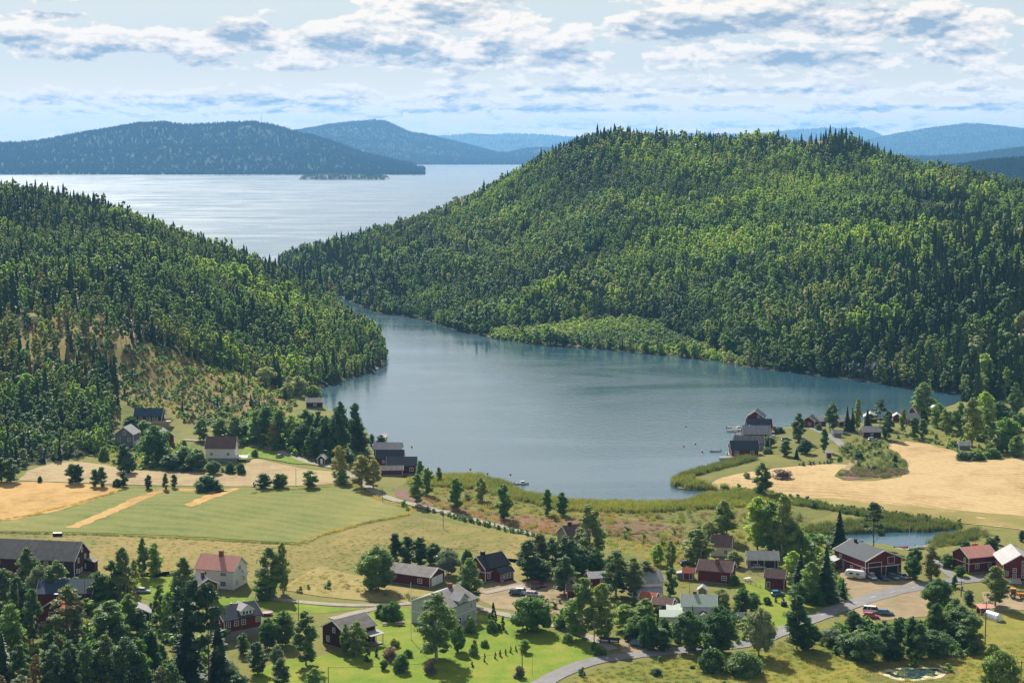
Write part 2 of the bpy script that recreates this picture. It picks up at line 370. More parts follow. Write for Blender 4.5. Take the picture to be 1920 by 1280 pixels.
GX0, GX1, GY0, GY1, GS = -1100, 1200, 300, 2700, 3.0
gx = np.arange(GX0, GX1+GS, GS); gy = np.arange(GY0, GY1+GS, GS); GXm, GYm = np.meshgrid(gx, gy)
SD = pdist(GXm, GYm, WATER)*np.where(inpoly(GXm, GYm, WATER), -1, 1)
sp = pdist(GXm, GYm, POND)*np.where(inpoly(GXm, GYm, POND), -1, 1); SD = np.minimum(SD, sp)
hill = np.maximum(tps(GXm, GYm)-1.0, 0)
rel = np.clip(hill/14, 0, 1)
hill = hill+rel*(fbm(GXm/70, GYm/70, 1)*3.2+fbm(GXm/22, GYm/22, 5)*.8)
def sst(t): t = np.clip(t, 0, 1); return t*t*(3-2*t)
def bil(G, x, y):
    x = np.asarray(x, float); y = np.asarray(y, float)
    u = np.clip((x-GX0)/GS, 0, len(gx)-1.001); v = np.clip((y-GY0)/GS, 0, len(gy)-1.001)
    i, j = np.floor(u).astype(int), np.floor(v).astype(int); a, b = u-i, v-j
    return (G[j, i]*(1-a)+G[j, i+1]*a)*(1-b)+(G[j+1, i]*(1-a)+G[j+1, i+1]*a)*b
def shore(x, y): return bil(SD, x, y)
def H(x, y):
    sd = shore(x, y); h = bil(hill, x, y)
    return np.where(sd > 0, np.minimum(sd*.35, .3)+1.2*sst(sd/16)+h*sst((sd+2)/30), np.maximum(sd*.3, -3))
def G(px, py):
    """ground point seen at a pixel of the photograph"""
    t = np.arange(330, 2600, 1.5); a, b, c = ray(px, py); x, y, z = a*t, b*t, CH+c*t
    below = z < np.maximum(H(x, y), 0); k = int(np.argmax(below)) if below.any() else len(t)-1
    t1, t0 = t[k], t[max(k-1, 0)]
    for _ in range(12):
        tm = (t0+t1)/2
        if CH+c*tm < max(float(H(a*tm, b*tm)), 0): t1 = tm
        else: t0 = tm
    x, y = float(a*t1), float(b*t1); return Vector((x, y, max(float(H(x, y)), 0)))

# ------------------------------------------------------------------ ground mesh
def ground_mat(name, cols, scales=(.02, .15, 1.2), rough=.95, bump=.5, stripe=None, bumpd=.25):
    """cols: [(colour, noise threshold)] blended by three scales of noise in world space"""
    m, n, b, o = base_mat(name)
    g = n.new('ShaderNodeNewGeometry').outputs['Position']; x, y, z = n.sep(g); p = n.xyz(x, y, n.m('MULTIPLY', z, .4))
    f1 = n.noise(p, scales[0], 4, .6, .5); f2 = n.noise(p, scales[1], 4, .6); f3 = n.noise(p, scales[2], 4, .7)
    f = n.m('ADD', n.m('ADD', n.m('MULTIPLY', f1, .36), n.m('MULTIPLY', f2, .32)), n.m('MULTIPLY', f3, .32))
    if stripe:
        ang, per, amt = stripe
        u = n.m('ADD', n.m('MULTIPLY', x, math.cos(ang)), n.m('MULTIPLY', y, math.sin(ang)))
        u = n.m('ADD', u, n.m('MULTIPLY', n.noise(p, .012, 2), 40))
        w = n.m('SINE', n.m('MULTIPLY', u, 2*math.pi/per)); f = n.m('MULTIPLY_ADD', w, amt, f)
    r = n.new('ShaderNodeValToRGB'); n.put(r.inputs[0], n.rng(f, .35, .65))
    e = r.color_ramp.elements
    while len(e) < len(cols): e.new(.5)
    for i, (c, t) in enumerate(cols): e[i].position = t; e[i].color = (*c, 1)
    n.put(b.inputs['Base Color'], r.outputs[0]); b.inputs['Roughness'].default_value = rough; b.inputs['Specular IOR Level'].default_value = .05
    bp = n.new('ShaderNodeBump'); bp.inputs['Strength'].default_value = bump; bp.inputs['Distance'].default_value = bumpd
    n.put(bp.inputs['Height'], n.m('ADD', f3, n.m('MULTIPLY', f2, 2))); n.put(b.inputs['Normal'], bp.outputs[0]); return m
m_ground = ground_mat('rough_meadow', [((.07,.105,.028),0),((.13,.15,.038),.35),((.19,.17,.055),.6),((.135,.16,.04),.8),((.24,.20,.085),1)])
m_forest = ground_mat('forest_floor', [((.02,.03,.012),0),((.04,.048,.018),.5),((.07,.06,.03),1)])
m_clear = ground_mat('cleared_slope', [((.10,.13,.035),0),((.17,.18,.05),.32),((.25,.15,.075),.5),((.15,.18,.045),.68),((.34,.18,.11),1)], (.03,.15,.7))
m_hay = ground_mat('rough_yellow_pasture', [((.115,.13,.04),0),((.20,.175,.06),.4),((.27,.21,.085),.7),((.155,.155,.045),1)], (.015,.12,1.5), bump=.8)
m_green = ground_mat('green_crop', [((.09,.125,.035),0),((.15,.17,.048),.35),((.19,.19,.058),.65),((.27,.225,.085),1)], (.012,.05,.8), .95, .35, (R(70), 7, .03), .12)
m_grain = ground_mat('ripe_grain', [((.22,.14,.045),0),((.36,.225,.08),.35),((.46,.30,.12),.65),((.30,.22,.08),1)], (.02,.2,1.4), .95, .5)
m_stub = ground_mat('mown_stubble', [((.21,.165,.09),0),((.31,.235,.13),.45),((.38,.30,.17),.7),((.25,.21,.085),1)], (.02,.1,.9), .95, .3, (R(85), 3.4, .035), .12)
m_stub2 = ground_mat('golden_stubble', [((.25,.17,.08),0),((.36,.255,.12),.35),((.46,.34,.175),.65),((.29,.235,.09),1)], (.013,.09,.7), .95, .3, (R(60), 4.2, .035), .12)
m_turf = ground_mat('yellow_green_turf', [((.15,.16,.045),0),((.24,.20,.07),.5),((.34,.27,.12),1)], (.02,.1,1), .95, .3)
m_lawn = ground_mat('mown_lawn', [((.07,.125,.018),0),((.13,.20,.022),.4),((.19,.23,.03),.7),((.30,.24,.07),1)], (.03,.2,1.6), .95, .3, None, .08)
m_marsh = ground_mat('marsh_green', [((.085,.11,.03),0),((.13,.14,.038),.5),((.19,.165,.06),1)], (.03,.2,1.3))
m_fire = ground_mat('fireweed_ground', [((.10,.10,.04),0),((.17,.11,.08),.5),((.22,.12,.10),1)], (.03,.2,1.3))
m_asph = ground_mat('old_asphalt', [((.15,.147,.145),0),((.205,.20,.198),.5),((.25,.242,.235),1)], (.05,.4,4), .85, .2, None, .02)
m_gravel = ground_mat('pale_gravel', [((.20,.18,.15),0),((.29,.26,.215),.5),((.36,.33,.28),1)], (.05,.5,4), .95, .4, None, .04)
m_dirt = ground_mat('sandy_yard', [((.17,.15,.08),0),((.28,.21,.13),.5),((.36,.28,.185),1)], (.04,.3,2), .95, .4, None, .05)
m_bed = ground_mat('lake_bed', [((.05,.06,.04),0),((.08,.08,.05),1)])
m_yel = ground_mat('yellow_meadow', [((.085,.12,.025),0),((.15,.165,.03),.35),((.22,.205,.042),.65),((.27,.20,.06),1)], (.03,.2,1.3))
m_line = simple('road_paint', (.62, .61, .58), .8, .25, .8)

th = np.radians(np.r_[np.linspace(-62, -24, 40)[:-1], np.linspace(-24, 24, 420), np.linspace(24, 62, 40)[1:]])
rr = np.r_[np.linspace(-1, 330, 12)[1:-1], 330*np.exp(np.linspace(0, math.log(2640/330), 560))]
TH, RR = np.meshgrid(th, rr); X = RR*np.sin(TH); Y = RR*np.cos(TH); Z = np.where((RR < 300), 1.5, H(X, Y))
nr, nc = X.shape; V = np.stack([X, Y, Z], -1).reshape(-1, 3)
idx = np.arange(nr*nc).reshape(nr, nc); Fq = np.stack([idx[:-1, :-1], idx[:-1, 1:], idx[1:, 1:], idx[1:, :-1]], -1).reshape(-1, 4)
def grid_mesh(name, V, Fq, mats, mi=None, smooth=True):
    me = bpy.data.meshes.new(name); me.vertices.add(len(V)); me.vertices.foreach_set('co', np.asarray(V, np.float32).ravel())
    k = len(Fq); me.loops.add(4*k); me.loops.foreach_set('vertex_index', np.asarray(Fq, np.int32).ravel())
    me.polygons.add(k); me.polygons.foreach_set('loop_start', np.arange(0, 4*k, 4, dtype=np.int32))
    for m in mats: me.materials.append(m)
    if mi is not None: me.polygons.foreach_set('material_index', np.asarray(mi, np.int32))
    me.polygons.foreach_set('use_smooth', np.full(k, smooth)); me.update(calc_edges=True); return me
cx, cyy = V[Fq, 0].mean(1), V[Fq, 1].mean(1); czz = V[Fq, 2].mean(1)
CLEAR_L = [(232,655),(262,640),(300,650),(345,668),(400,690),(470,705),(500,722),(545,745),(560,765),(500,800),(420,800),(350,795),(320,775),(250,765),(215,740),(222,700)]
CLEAR_R = [(905,634),(930,618),(1000,614),(1100,598),(1180,594),(1235,604),(1262,628),(1340,655),(1400,675),(1395,686),(1320,670),(1200,658),(1000,641)]
BALD = [(1450,262),(1500,255),(1560,262),(1575,280),(1500,284),(1450,278)]
CLEAR_T = [(1700,384),(1760,380),(1830,388),(1880,400),(1880,412),(1800,408),(1710,402)]
def inpx(P, x, y, z): u, v = proj(x, y, z); return inpoly(u, v, P)
FOREST_L = [(-1500,895),(0,885),(60,872),(110,864),(205,846),(215,800),(222,760),(215,740),(222,700),(232,655),(262,640),(300,650),(345,668),(400,690),(470,700),(545,742),(600,732),(735,704),(745,600),(600,480),(300,300),(-1500,250)]
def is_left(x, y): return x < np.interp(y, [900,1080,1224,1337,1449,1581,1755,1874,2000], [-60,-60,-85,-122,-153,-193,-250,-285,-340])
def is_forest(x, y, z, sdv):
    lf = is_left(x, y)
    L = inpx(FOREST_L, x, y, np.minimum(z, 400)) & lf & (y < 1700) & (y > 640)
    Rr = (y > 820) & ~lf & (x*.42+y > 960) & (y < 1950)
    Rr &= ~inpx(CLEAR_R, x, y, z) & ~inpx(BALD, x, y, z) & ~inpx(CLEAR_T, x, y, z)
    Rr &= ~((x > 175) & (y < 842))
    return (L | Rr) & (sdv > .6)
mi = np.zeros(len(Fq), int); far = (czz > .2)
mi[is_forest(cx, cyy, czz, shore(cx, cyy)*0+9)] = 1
mi[inpx(CLEAR_L, cx, cyy, czz) & (cyy < 1050) | inpx(BALD, cx, cyy, czz) | inpx(CLEAR_T, cx, cyy, czz) | inpx(CLEAR_R, cx, cyy, czz)] = 2
THIN = [(-60,585),(60,575),(150,572),(235,600),(262,640),(230,690),(150,700),(40,690),(-60,680)]
mi[inpx(THIN, cx, cyy, czz) & (cyy < 1050) & (vnoise(cx/9, cyy/9, 6) > -.3)] = 2
mi[czz < -.5] = 3
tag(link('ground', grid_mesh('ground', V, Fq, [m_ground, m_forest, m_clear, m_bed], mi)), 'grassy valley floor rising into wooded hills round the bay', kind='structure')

def sheet(name, P, mat, off=.05, step=6.0, label=None, raw=False, amp=.5, seed=1, seg=4, kind='structure'):
    """a sheet of land cover that follows the ground; P in photo pixels"""
    Wd = [tuple(p) for p in P] if raw else [tuple(G(a, b)[:2]) for a, b in P]
    if amp: Wd = wobble(Wd, amp, seg, seed)
    A = np.array(Wd); x0, y0 = A.min(0); x1, y1 = A.max(0)
    qx, qy = np.meshgrid(np.arange(x0, x1, step), np.arange(y0, y1, step)); qx, qy = qx.ravel()+.37, qy.ravel()+.21
    k = inpoly(qx, qy, Wd); qx, qy = qx[k], qy[k]
    k = pdist(qx, qy, Wd) > step*.35; qx, qy = qx[k], qy[k]
    pts = [Vector(p) for p in Wd]+[Vector((a, b)) for a, b in zip(qx, qy)]
    nW = len(Wd)
    vs, es, fs, _, _, _ = delaunay_2d_cdt(pts, [(i, (i+1) % nW) for i in range(nW)], [list(range(nW))], 1, 1e-4)
    vv = np.array([(v.x, v.y) for v in vs]); zz = np.maximum(H(vv[:, 0], vv[:, 1]), .12)+off
    fs = [f if (vs[f[1]]-vs[f[0]]).cross(vs[f[2]]-vs[f[0]]) > 0 else f[::-1] for f in fs]
    o = link(name, mesh(name, np.c_[vv, zz], fs, [mat], smooth=True))
    return tag(o, label, kind=kind)
def strip(name, P, w, mat, off=.12, label=None, seed=2, raw=False, amp=.15):
    """a road along a line of pixels, w metres wide"""
    c = [np.array(p, float) for p in P] if raw else [np.array(G(a, b)[:2]) for a, b in P]
    # catmull-rom
    q = [c[0]]+c+[c[-1]]; line = []
    for i in range(1, len(q)-2):
        k = max(2, int(np.hypot(*(q[i+1]-q[i]))/3))
        for j in range(k):
            t = j/k; line.append(.5*((2*q[i])+(-q[i-1]+q[i+1])*t+(2*q[i-1]-5*q[i]+4*q[i+1]-q[i+2])*t*t+(-q[i-1]+3*q[i]-3*q[i+1]+q[i+2])*t**3))
    line.append(c[-1]); line = np.array(line); r = np.random.default_rng(seed)
    t = np.gradient(line, axis=0); t /= np.linalg.norm(t, axis=1)[:, None]+1e-9; nn = np.stack([-t[:, 1], t[:, 0]], 1)
    ws = w if hasattr(w, '__len__') else [w, w]; wl = np.interp(np.linspace(0, 1, len(line)), np.linspace(0, 1, len(ws)), ws)
    V = []; Fc = []
    K = 4
    for i in range(len(line)):
        for k in range(K+1):
            s = (k/K-.5)*wl[i]; s += r.normal()*amp if k in (0, K) else 0
            p = line[i]+nn[i]*s; V.append((p[0], p[1], max(float(H(p[0], p[1])), .15)+off+(.02 if 0 < k < K else 0)))
    for i in range(len(line)-1):
        for k in range(K): a = i*(K+1)+k; Fc.append((a, a+K+1, a+K+2, a+1))
    Fc = [f[::-1] for f in Fc]
    o = link(name, mesh(name, V, Fc, [mat], smooth=True)); tag(o, label, kind='structure'); return line
# water
m_sea, n, b, o = base_mat('water')
g = n.new('ShaderNodeNewGeometry').outputs['Position']; x, y, z = n.sep(g)
f_big = n.noise(n.xyz(n.m('MULTIPLY', x, .6), y, 0), .004, 3, .6)
wv = n.m('ADD', n.noise(n.xyz(x, n.m('MULTIPLY', y, .7), 0), .28, 3, .6), n.m('MULTIPLY', n.noise(n.xyz(x, y, 5), .9, 2, .6), .5))
far_f = n.rng(y, 1300, 2200, 0, 1)
b.inputs['Base Color'].default_value = (.028, .075, .105, 1); b.inputs['IOR'].default_value = 1.33
n.put(b.inputs['Specular IOR Level'], n.rng(far_f, 0, 1, .9, .5))
streak = n.noise(n.xyz(n.m('MULTIPLY', x, .35), n.m('MULTIPLY', y, 1.1), 2), .012, 5, .7, 1.2)
n.put(b.inputs['Roughness'], n.m('ADD', n.rng(streak, .40, .60, .08, .17), n.m('MULTIPLY', far_f, .09)))
bp = n.new('ShaderNodeBump'); n.put(bp.inputs['Strength'], n.rng(streak, .38, .58, .30, .75))
bp.inputs['Distance'].default_value = .17
n.put(bp.inputs['Height'], wv); n.put(b.inputs['Normal'], bp.outputs[0])
SEA = []
for a in np.linspace(-75, 75, 31): SEA.append((38000*math.sin(R(a)), 38000*math.cos(R(a)), 0))
SEA = [(-3000, 380, 0)]+SEA+[(3000, 380, 0)]
tag(link('water', mesh('water', SEA, [tuple(range(len(SEA)))[::-1]], [m_sea])), 'calm bay opening into wide silvery sea', kind='structure')

# ------------------------------------------------------------------ plants
def leaf_quads(r, P, N, size, jit=.9):
    """random quads at points P facing roughly N"""
    n_ = len(P); N = N+r.normal(size=(n_, 3))*jit; N /= np.linalg.norm(N, axis=1)[:, None]+1e-9
    A = np.cross(N, r.normal(size=(n_, 3))); A /= np.linalg.norm(A, axis=1)[:, None]+1e-9; B = np.cross(N, A)
    s = (size*r.uniform(.6, 1.35, n_))[:, None]*.5; t = s*r.uniform(.55, 1, (n_, 1))
    return np.stack([P-A*s-B*t*.6, P+A*s*.5-B*t, P+A*s+B*t*.6, P-A*s*.4+B*t], 1).reshape(-1, 3)
PROF = {
 'birch':  lambda t: np.sin(np.pi*np.clip(t*.90+.09, 0, 1)**.92)**.55*(1-.15*t),
 'round':  lambda t: np.sqrt(np.clip(1-(2*t-.92)**2, 0, 1)),
 'dome':   lambda t: np.clip(1-t**3.2, 0, 1)**.5*(.8+.2*np.clip(t*4, 0, 1)),
 'column': lambda t: np.clip(np.sin(np.pi*(t*.9+.1)), 0, 1)**.5,
 'thuja':  lambda t: np.clip(1-t, 0, 1)**.62*np.clip(t*8+.5, 0, 1),
 'bush':   lambda t: np.sqrt(np.clip(1-t**2, 0, 1)),
}
def crown_pts(r, prof, n_, w, h, c0, K, lob, shell=.75):
    """points on leafy lobes inside an envelope; crown from height c0*h to h, w wide"""
    cz = h*c0; ch = h-cz; pf = PROF[prof]
    t = (np.arange(K)+r.uniform(0, 1, K))/K; t = t**.9; a = r.uniform(0, 2*np.pi, K)+np.arange(K)*2.4
    rad = pf(t)*w*.5; q = np.sqrt(r.uniform(.10, 1, K))*.80
    L = np.stack([np.cos(a)*rad*q, np.sin(a)*rad*q, cz+ch*t*.94], 1); lr = (rad*.25+w*.5*lob)*r.uniform(.6, 1.25, K)
    wts = lr**2; k = r.choice(K, n_, p=wts/wts.sum())
    D = r.normal(size=(n_, 3)); D /= np.linalg.norm(D, axis=1)[:, None]; D[:, 2] = np.where(D[:, 2] < -.3, -D[:, 2], D[:, 2])
    rr_ = r.uniform(shell, 1.05, n_)*lr[k]
    P = L[k]+D*rr_[:, None]*np.array([1, 1, .8]); P[:, 2] = np.minimum(P[:, 2], h)
    # pull strays into the envelope
    tt = np.clip((P[:, 2]-cz)/ch, 0, 1); lim = pf(tt)*w*.5*1.08+.15; d = np.hypot(P[:, 0], P[:, 1]); s = np.minimum(1, lim/(d+1e-6)); P[:, :2] *= s[:, None]
    return P, D, L, lr
_g = (1+5**.5)/2
ICO = np.array([(-1,_g,0),(1,_g,0),(-1,-_g,0),(1,-_g,0),(0,-1,_g),(0,1,_g),(0,-1,-_g),(0,1,-_g),(_g,0,-1),(_g,0,1),(-_g,0,-1),(-_g,0,1)])/math.hypot(1, _g)
ICF = [(0,11,5),(0,5,1),(0,1,7),(0,7,10),(0,10,11),(1,5,9),(5,11,4),(11,10,2),(10,7,6),(7,1,8),(3,9,4),(3,4,2),(3,2,6),(3,6,8),(3,8,9),(4,9,5),(2,4,11),(6,2,10),(8,6,7),(9,8,1)]
def core(r, L, lr, f=.85, sz=.85):
    V = []; Fc = []
    for c, q in zip(L, lr):
        b = len(V); v = ICO*(q*f)*r.uniform(.75, 1.2, (12, 1))*np.array([1, 1, sz])
        a = r.uniform(0, 6.28); v = np.stack([v[:, 0]*math.cos(a)-v[:, 1]*math.sin(a), v[:, 0]*math.sin(a)+v[:, 1]*math.cos(a), v[:, 2]], 1)
        V += [tuple(p) for p in v+c]; Fc += [tuple(b+i for i in t) for t in ICF]
    return V, Fc
def skirts(r, w, h, tiers, k=9, c0=.04):
    V = []; Fc = []
    for i in range(tiers):
        t = i/tiers; z0 = h*(c0+(1-c0)*t); R0 = w*.5*(1-t)**.9*r.uniform(.85, 1.1)+.15; z1 = z0+h/tiers*1.9; b = len(V); V.append((0, 0, min(z1, h)))
        for j in range(2*k):
            a = math.pi*j/k+i; q = R0*(r.uniform(.85, 1.15) if j % 2 else r.uniform(.45, .65)); V.append((math.cos(a)*q, math.sin(a)*q, z0+(-.25 if j % 2 else .25)*R0*.5+r.normal()*.08))
        for j in range(2*k): Fc.append((b, b+1+j, b+1+(j+1) % (2*k)))
    return V, Fc
def trunk_mb(h, r0, limbs, r, k=5, lean=.02, split=1):
    mb = MB()
    for s in range(split):
        o = 0 if split == 1 else r0*2.2; a = s*2.2
        bx, by = math.cos(a)*o, math.sin(a)*o; lx, ly = r.normal()*lean*h+bx*3, r.normal()*lean*h+by*3
        mb.tube([(bx, by, -.6), (bx+lx*.3, by+ly*.3, h*.35), (bx+lx, by+ly, h*.9)], [r0, r0*.7, r0*.15], k)
    for (x, y, z) in limbs:
        z0 = max(h*.12, z-math.hypot(x, y)*1.1-h*.04)
        mb.tube([(0, 0, z0), (x*.55, y*.55, (z0+z)/2+h*.01), (x, y, z)], [r0*.35, r0*.22, r0*.08], 4, cap=False)
    return mb
def decid(seed, prof, w, h, c0, n_, size, K, lob, split=1, r0=None):
    r = np.random.default_rng(seed); P, D, L, lr = crown_pts(r, prof, n_, w, h, c0, K, lob)
    q = (leaf_quads(r, P, D, size, .75), core(r, L, lr, .70))
    lim = [tuple(L[i]) for i in range(0, len(L), max(1, len(L)//7))]
    return q, trunk_mb(h, r0 or .016*h, lim, r, split=split)
def spruce(seed, w, h, n_lev, n_b, c0=.05, ragged=.25, droop=.35, seg=3):
    r = np.random.default_rng(seed); Q = []
    for i in range(n_lev):
        t = (i+r.uniform(-.3, .3))/n_lev; t = min(max(t, 0), .99); z = h*(c0+(1-c0)*t); rad = w*.5*((1-t)**.85)*(1+r.normal()*ragged*.5)+.12
        nb = max(4, int(n_b*(1-t*.65)))
        for j in range(nb):
            a = 2*math.pi*(j+r.uniform(-.4, .4))/nb+i; rr_ = rad*r.uniform(1-ragged*1.4, 1.12); u = np.array([math.cos(a), math.sin(a), 0]); v = np.array([-u[1], u[0], 0])
            zz = z+r.normal()*h*.006; wd = max(.14, rr_*.30)*r.uniform(.7, 1.3)
            p = [np.array([0, 0, zz])+u*rr_*f+np.array([0, 0, -rr_*droop*f*f+ (.10*rr_ if f == 1 else 0)]) for f in np.linspace(.08, 1, seg)]
            for s in range(seg-1):
                f0 = (.35, 1.0, .8, .5)[s] if seg > 2 else .9; f1 = (1.0, .25, .3, .2)[s] if seg > 2 else .15
                if seg == 4: f0, f1 = ((.35, 1), (1, .75), (.75, .15))[s]
                sag = np.array([0, 0, -wd*.35])
                Q += [p[s]-v*wd*f0+sag*f0, p[s+1]-v*wd*f1+sag*f1, p[s+1]+v*wd*f1, p[s]+v*wd*f0]
    top = np.array([0, 0, h]); Q += [top*.97-np.array([.12, 0, 0]), top*.97+np.array([.12, 0, 0]), top+np.array([.02, 0, h*.012]), top+np.array([-.02, 0, h*.012])]
    return (np.array(Q), skirts(r, w*.72, h*.97, max(7, n_lev//3), 8, c0)), trunk_mb(h, .012*h, [], r, lean=.004)
def pine(seed, w, h, n_, size):
    r = np.random.default_rng(seed); K = 16; Q = []; t = np.linspace(.02, 1, K)+r.normal(size=K)*.02
    a = np.arange(K)*2.4; rad = w*.5*np.clip(1.05-t, 0.1, 1)**.7*r.uniform(.45, 1, K)
    L = np.stack([np.cos(a)*rad, np.sin(a)*rad, h*(.30+.68*t)], 1); lr = w*r.uniform(.13, .24, K); k = r.choice(K, n_)
    D = r.normal(size=(n_, 3)); D /= np.linalg.norm(D, axis=1)[:, None]; P = L[k]+D*lr[k][:, None]*np.array([1.15, 1.15, .5])*r.uniform(.5, 1, (n_, 1))
    return (leaf_quads(r, P, D, size, .6), core(r, L, lr, .8, .5)), trunk_mb(h*.9, .012*h, [tuple(x) for x in L[::2]], r)
TREES = {}
def leafmesh(name, q, fm, extra=None, bm=None):
    Q, (cv, cf) = q; nq = len(Q)//4; V = [tuple(p) for p in Q]+list(cv); b = 4*nq
    Fc = [(4*i, 4*i+1, 4*i+2, 4*i+3) for i in range(nq)]+[tuple(b+i for i in f) for f in cf]; mi = [0]*len(Fc)
    if extra: b = len(V); V += extra.v; Fc += [tuple(b+i for i in f) for f in extra.f]; mi += [1]*len(extra.f)
    return mesh(name, V, Fc, [fm]+([bm] if bm else []), mi)
def reg(name, specs, fm, bm): TREES[name] = [(leafmesh(name+'_crown', q, fm), t.me(name+'_trunk', [bm])) for q, t in specs]
reg('birch',  [decid(10+i, 'birch', 6.2, 15, .08, 4200, .33, 58, .15, split=1+(i == 1)) for i in range(3)], f_birch, bark_white)
reg('olive',  [decid(25+i, 'birch', 6.2, 15, .07, 4200, .33, 58, .15) for i in range(2)], f_olive, bark_white)
reg('broad',  [decid(30+i, 'round', 8.5, 11, .06, 4600, .36, 60, .14, split=2) for i in range(3)], f_green, bark)
reg('bright', [decid(40+i, 'birch', 6, 12, .08, 4000, .33, 50, .16) for i in range(2)], f_bright, bark)
reg('column', [decid(50+i, 'column', 4.2, 12, .05, 3200, .32, 46, .30) for i in range(3)], f_green, bark)
reg('silver', [decid(60+i, 'round', 8, 9, .10, 4400, .30, 56, .15, split=2) for i in range(2)], f_silver, bark)
reg('dome',   [decid(70, 'dome', 11, 9, .16, 8000, .30, 90, .11, split=2, r0=.3)], f_green, bark)
reg('bush',   [decid(80+i, 'bush', 5, 3.2, -.02, 1800, .26, 36, .18, r0=.05) for i in range(3)], f_green, bark)
reg('palebush', [decid(84+i, 'bush', 5, 3.2, -.02, 1800, .26, 36, .18, r0=.05) for i in range(2)], f_birch, bark)
reg('thuja',  [decid(90, 'thuja', 2.2, 5, 0, 1100, .20, 30, .2, r0=.06)], f_spruce, bark)
reg('purple', [decid(92, 'bush', 3, 2.2, -.02, 600, .26, 20, .25, r0=.05)], f_purple, bark)
reg('brown',  [decid(95, 'birch', 5, 15, .2, 1500, .36, 40, .10)], f_brown, bark)
reg('spruce', [spruce(100+i, 6.5, 17, 34, 15, .04, .22, .38, 4) for i in range(3)], f_spruce, bark)
reg('pine',   [pine(110+i, 6.5, 15, 1500, .55) for i in range(2)], f_pine, bark)
NOM = dict(birch=(6.2, 15), olive=(6.2, 15), broad=(8.5, 11), bright=(6, 12), column=(4.2, 12), silver=(8, 9), dome=(11, 9), bush=(5, 3.2), palebush=(5, 3.2), thuja=(2.2, 5), purple=(3, 2.2), brown=(5.5, 15), spruce=(6.5, 17), pine=(6.5, 15))
KNAME = dict(birch='birch_tree', olive='birch_tree', broad='broadleaf_tree', bright='aspen_tree', column='alder_tree', silver='willow_tree', dome='round_tree', bush='shrub', palebush='shrub', thuja='thuja', purple='flowering_shrub', brown='dry_spruce_tree', spruce='spruce_tree', pine='pine_tree')
CAT = dict(bush='shrub', palebush='shrub', purple='shrub', thuja='conifer')
def plant(kind, loc, h, w, label, group=None, var=None):
    nw, nh = NOM[kind]; k = (int(abs(loc[0]*7.3+loc[1]*3.1)) if var is None else var) % len(TREES[kind]); cr, tr = TREES[kind][k]
    e = link(KNAME[kind], None, None, loc); e.scale = (w/nw, w/nw, h/nh); e.rotation_euler.z = (loc[0]*1.7+loc[1]) % 6.28
    e.empty_display_size = .5
    tag(e, label, CAT.get(kind, 'tree'), group)
    low = kind in ('bush', 'palebush', 'purple')
    link('foliage' if low else 'crown', cr, e); link('stem' if low else 'trunk', tr, e); return e

# small versions for the hillsides: crown and trunk in one mesh
def lowdec(seed, prof, w, h, c0, n_, size, K, lob):
    r = np.random.default_rng(seed); P, D, L, lr = crown_pts(r, prof, n_, w, h, c0, K, lob, .95)
    return (leaf_quads(r, P, D, size, .5), core(r, L, lr, .82, .9)), trunk_mb(h*.6, .010*h, [], r, 4, .004)
SRC = bpy.data.collections.new('forest_sources'); SRCM = {}
def src(name, q, t, fm, bm):
    me = leafmesh(name, q, fm, t, bm); o = bpy.data.objects.new('%02d_%s' % (len(SRC.objects), name), me); SRC.objects.link(o); SRCM.setdefault(name, []).append(len(SRC.objects)-1)
for i in range(3): src('birch', *lowdec(200+i, 'birch', 5.4, 15, .2, 300, .8, 18, .18), f_birch, bark_white)
for i in range(2): src('aspen', *lowdec(210+i, 'birch', 5.6, 14, .12, 300, .8, 18, .18), f_bright, bark_white)
for i in range(3): src('broad', *lowdec(220+i, 'round', 7.2, 11, .06, 320, .85, 20, .17), f_green, bark)
for i in range(3): src('spruce', *spruce(230+i, 5.8, 15, 13, 8, .04, .3, .38, 3), f_spruce, bark)
for i in range(2): src('pine', *pine(240+i, 5.2, 14, 150, .9), f_pine, bark)
for i in range(2): src('silver', *lowdec(250+i, 'round', 6.2, 11, .06, 300, .8, 18, .18), f_silver, bark)
src('brown', *spruce(260, 4.4, 14, 12, 7, .04, .45, .3, 3), f_brown, bark)
src('olive', *lowdec(262, 'birch', 5.4, 14, .12, 300, .8, 18, .18), f_olive, bark_white)
for i in range(2): src('scrub', *lowdec(264+i, 'bush', 3, 2.4, -.02, 70, .55, 9, .22), f_bright, bark)
src('scrubdark', *lowdec(267, 'bush', 3, 2.4, -.02, 70, .55, 9, .22), f_green, bark)
f_fars = foliage('far_spruce_needles', (.009, .024, .014), (.015, .034, .018), (.018, .038, .020), .0, wn=.02); f_farb = foliage('shaded_far_tree_leaves', (.010, .028, .015), (.018, .040, .019), (.026, .046, .022), .0, wn=.02)  # darker needle and leaf colours hold the cloud shade of the far hills
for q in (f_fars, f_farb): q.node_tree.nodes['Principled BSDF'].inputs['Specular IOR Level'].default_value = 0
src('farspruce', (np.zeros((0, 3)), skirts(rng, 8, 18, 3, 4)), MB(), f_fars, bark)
src('fartree', (np.zeros((0, 3)), core(rng, np.array([(0,0,8),(2.5,1,6),(-2,-2,6.5),(0,2.5,5)]), np.array([5,4,4,3.5]))), MB(), f_farb, bark)
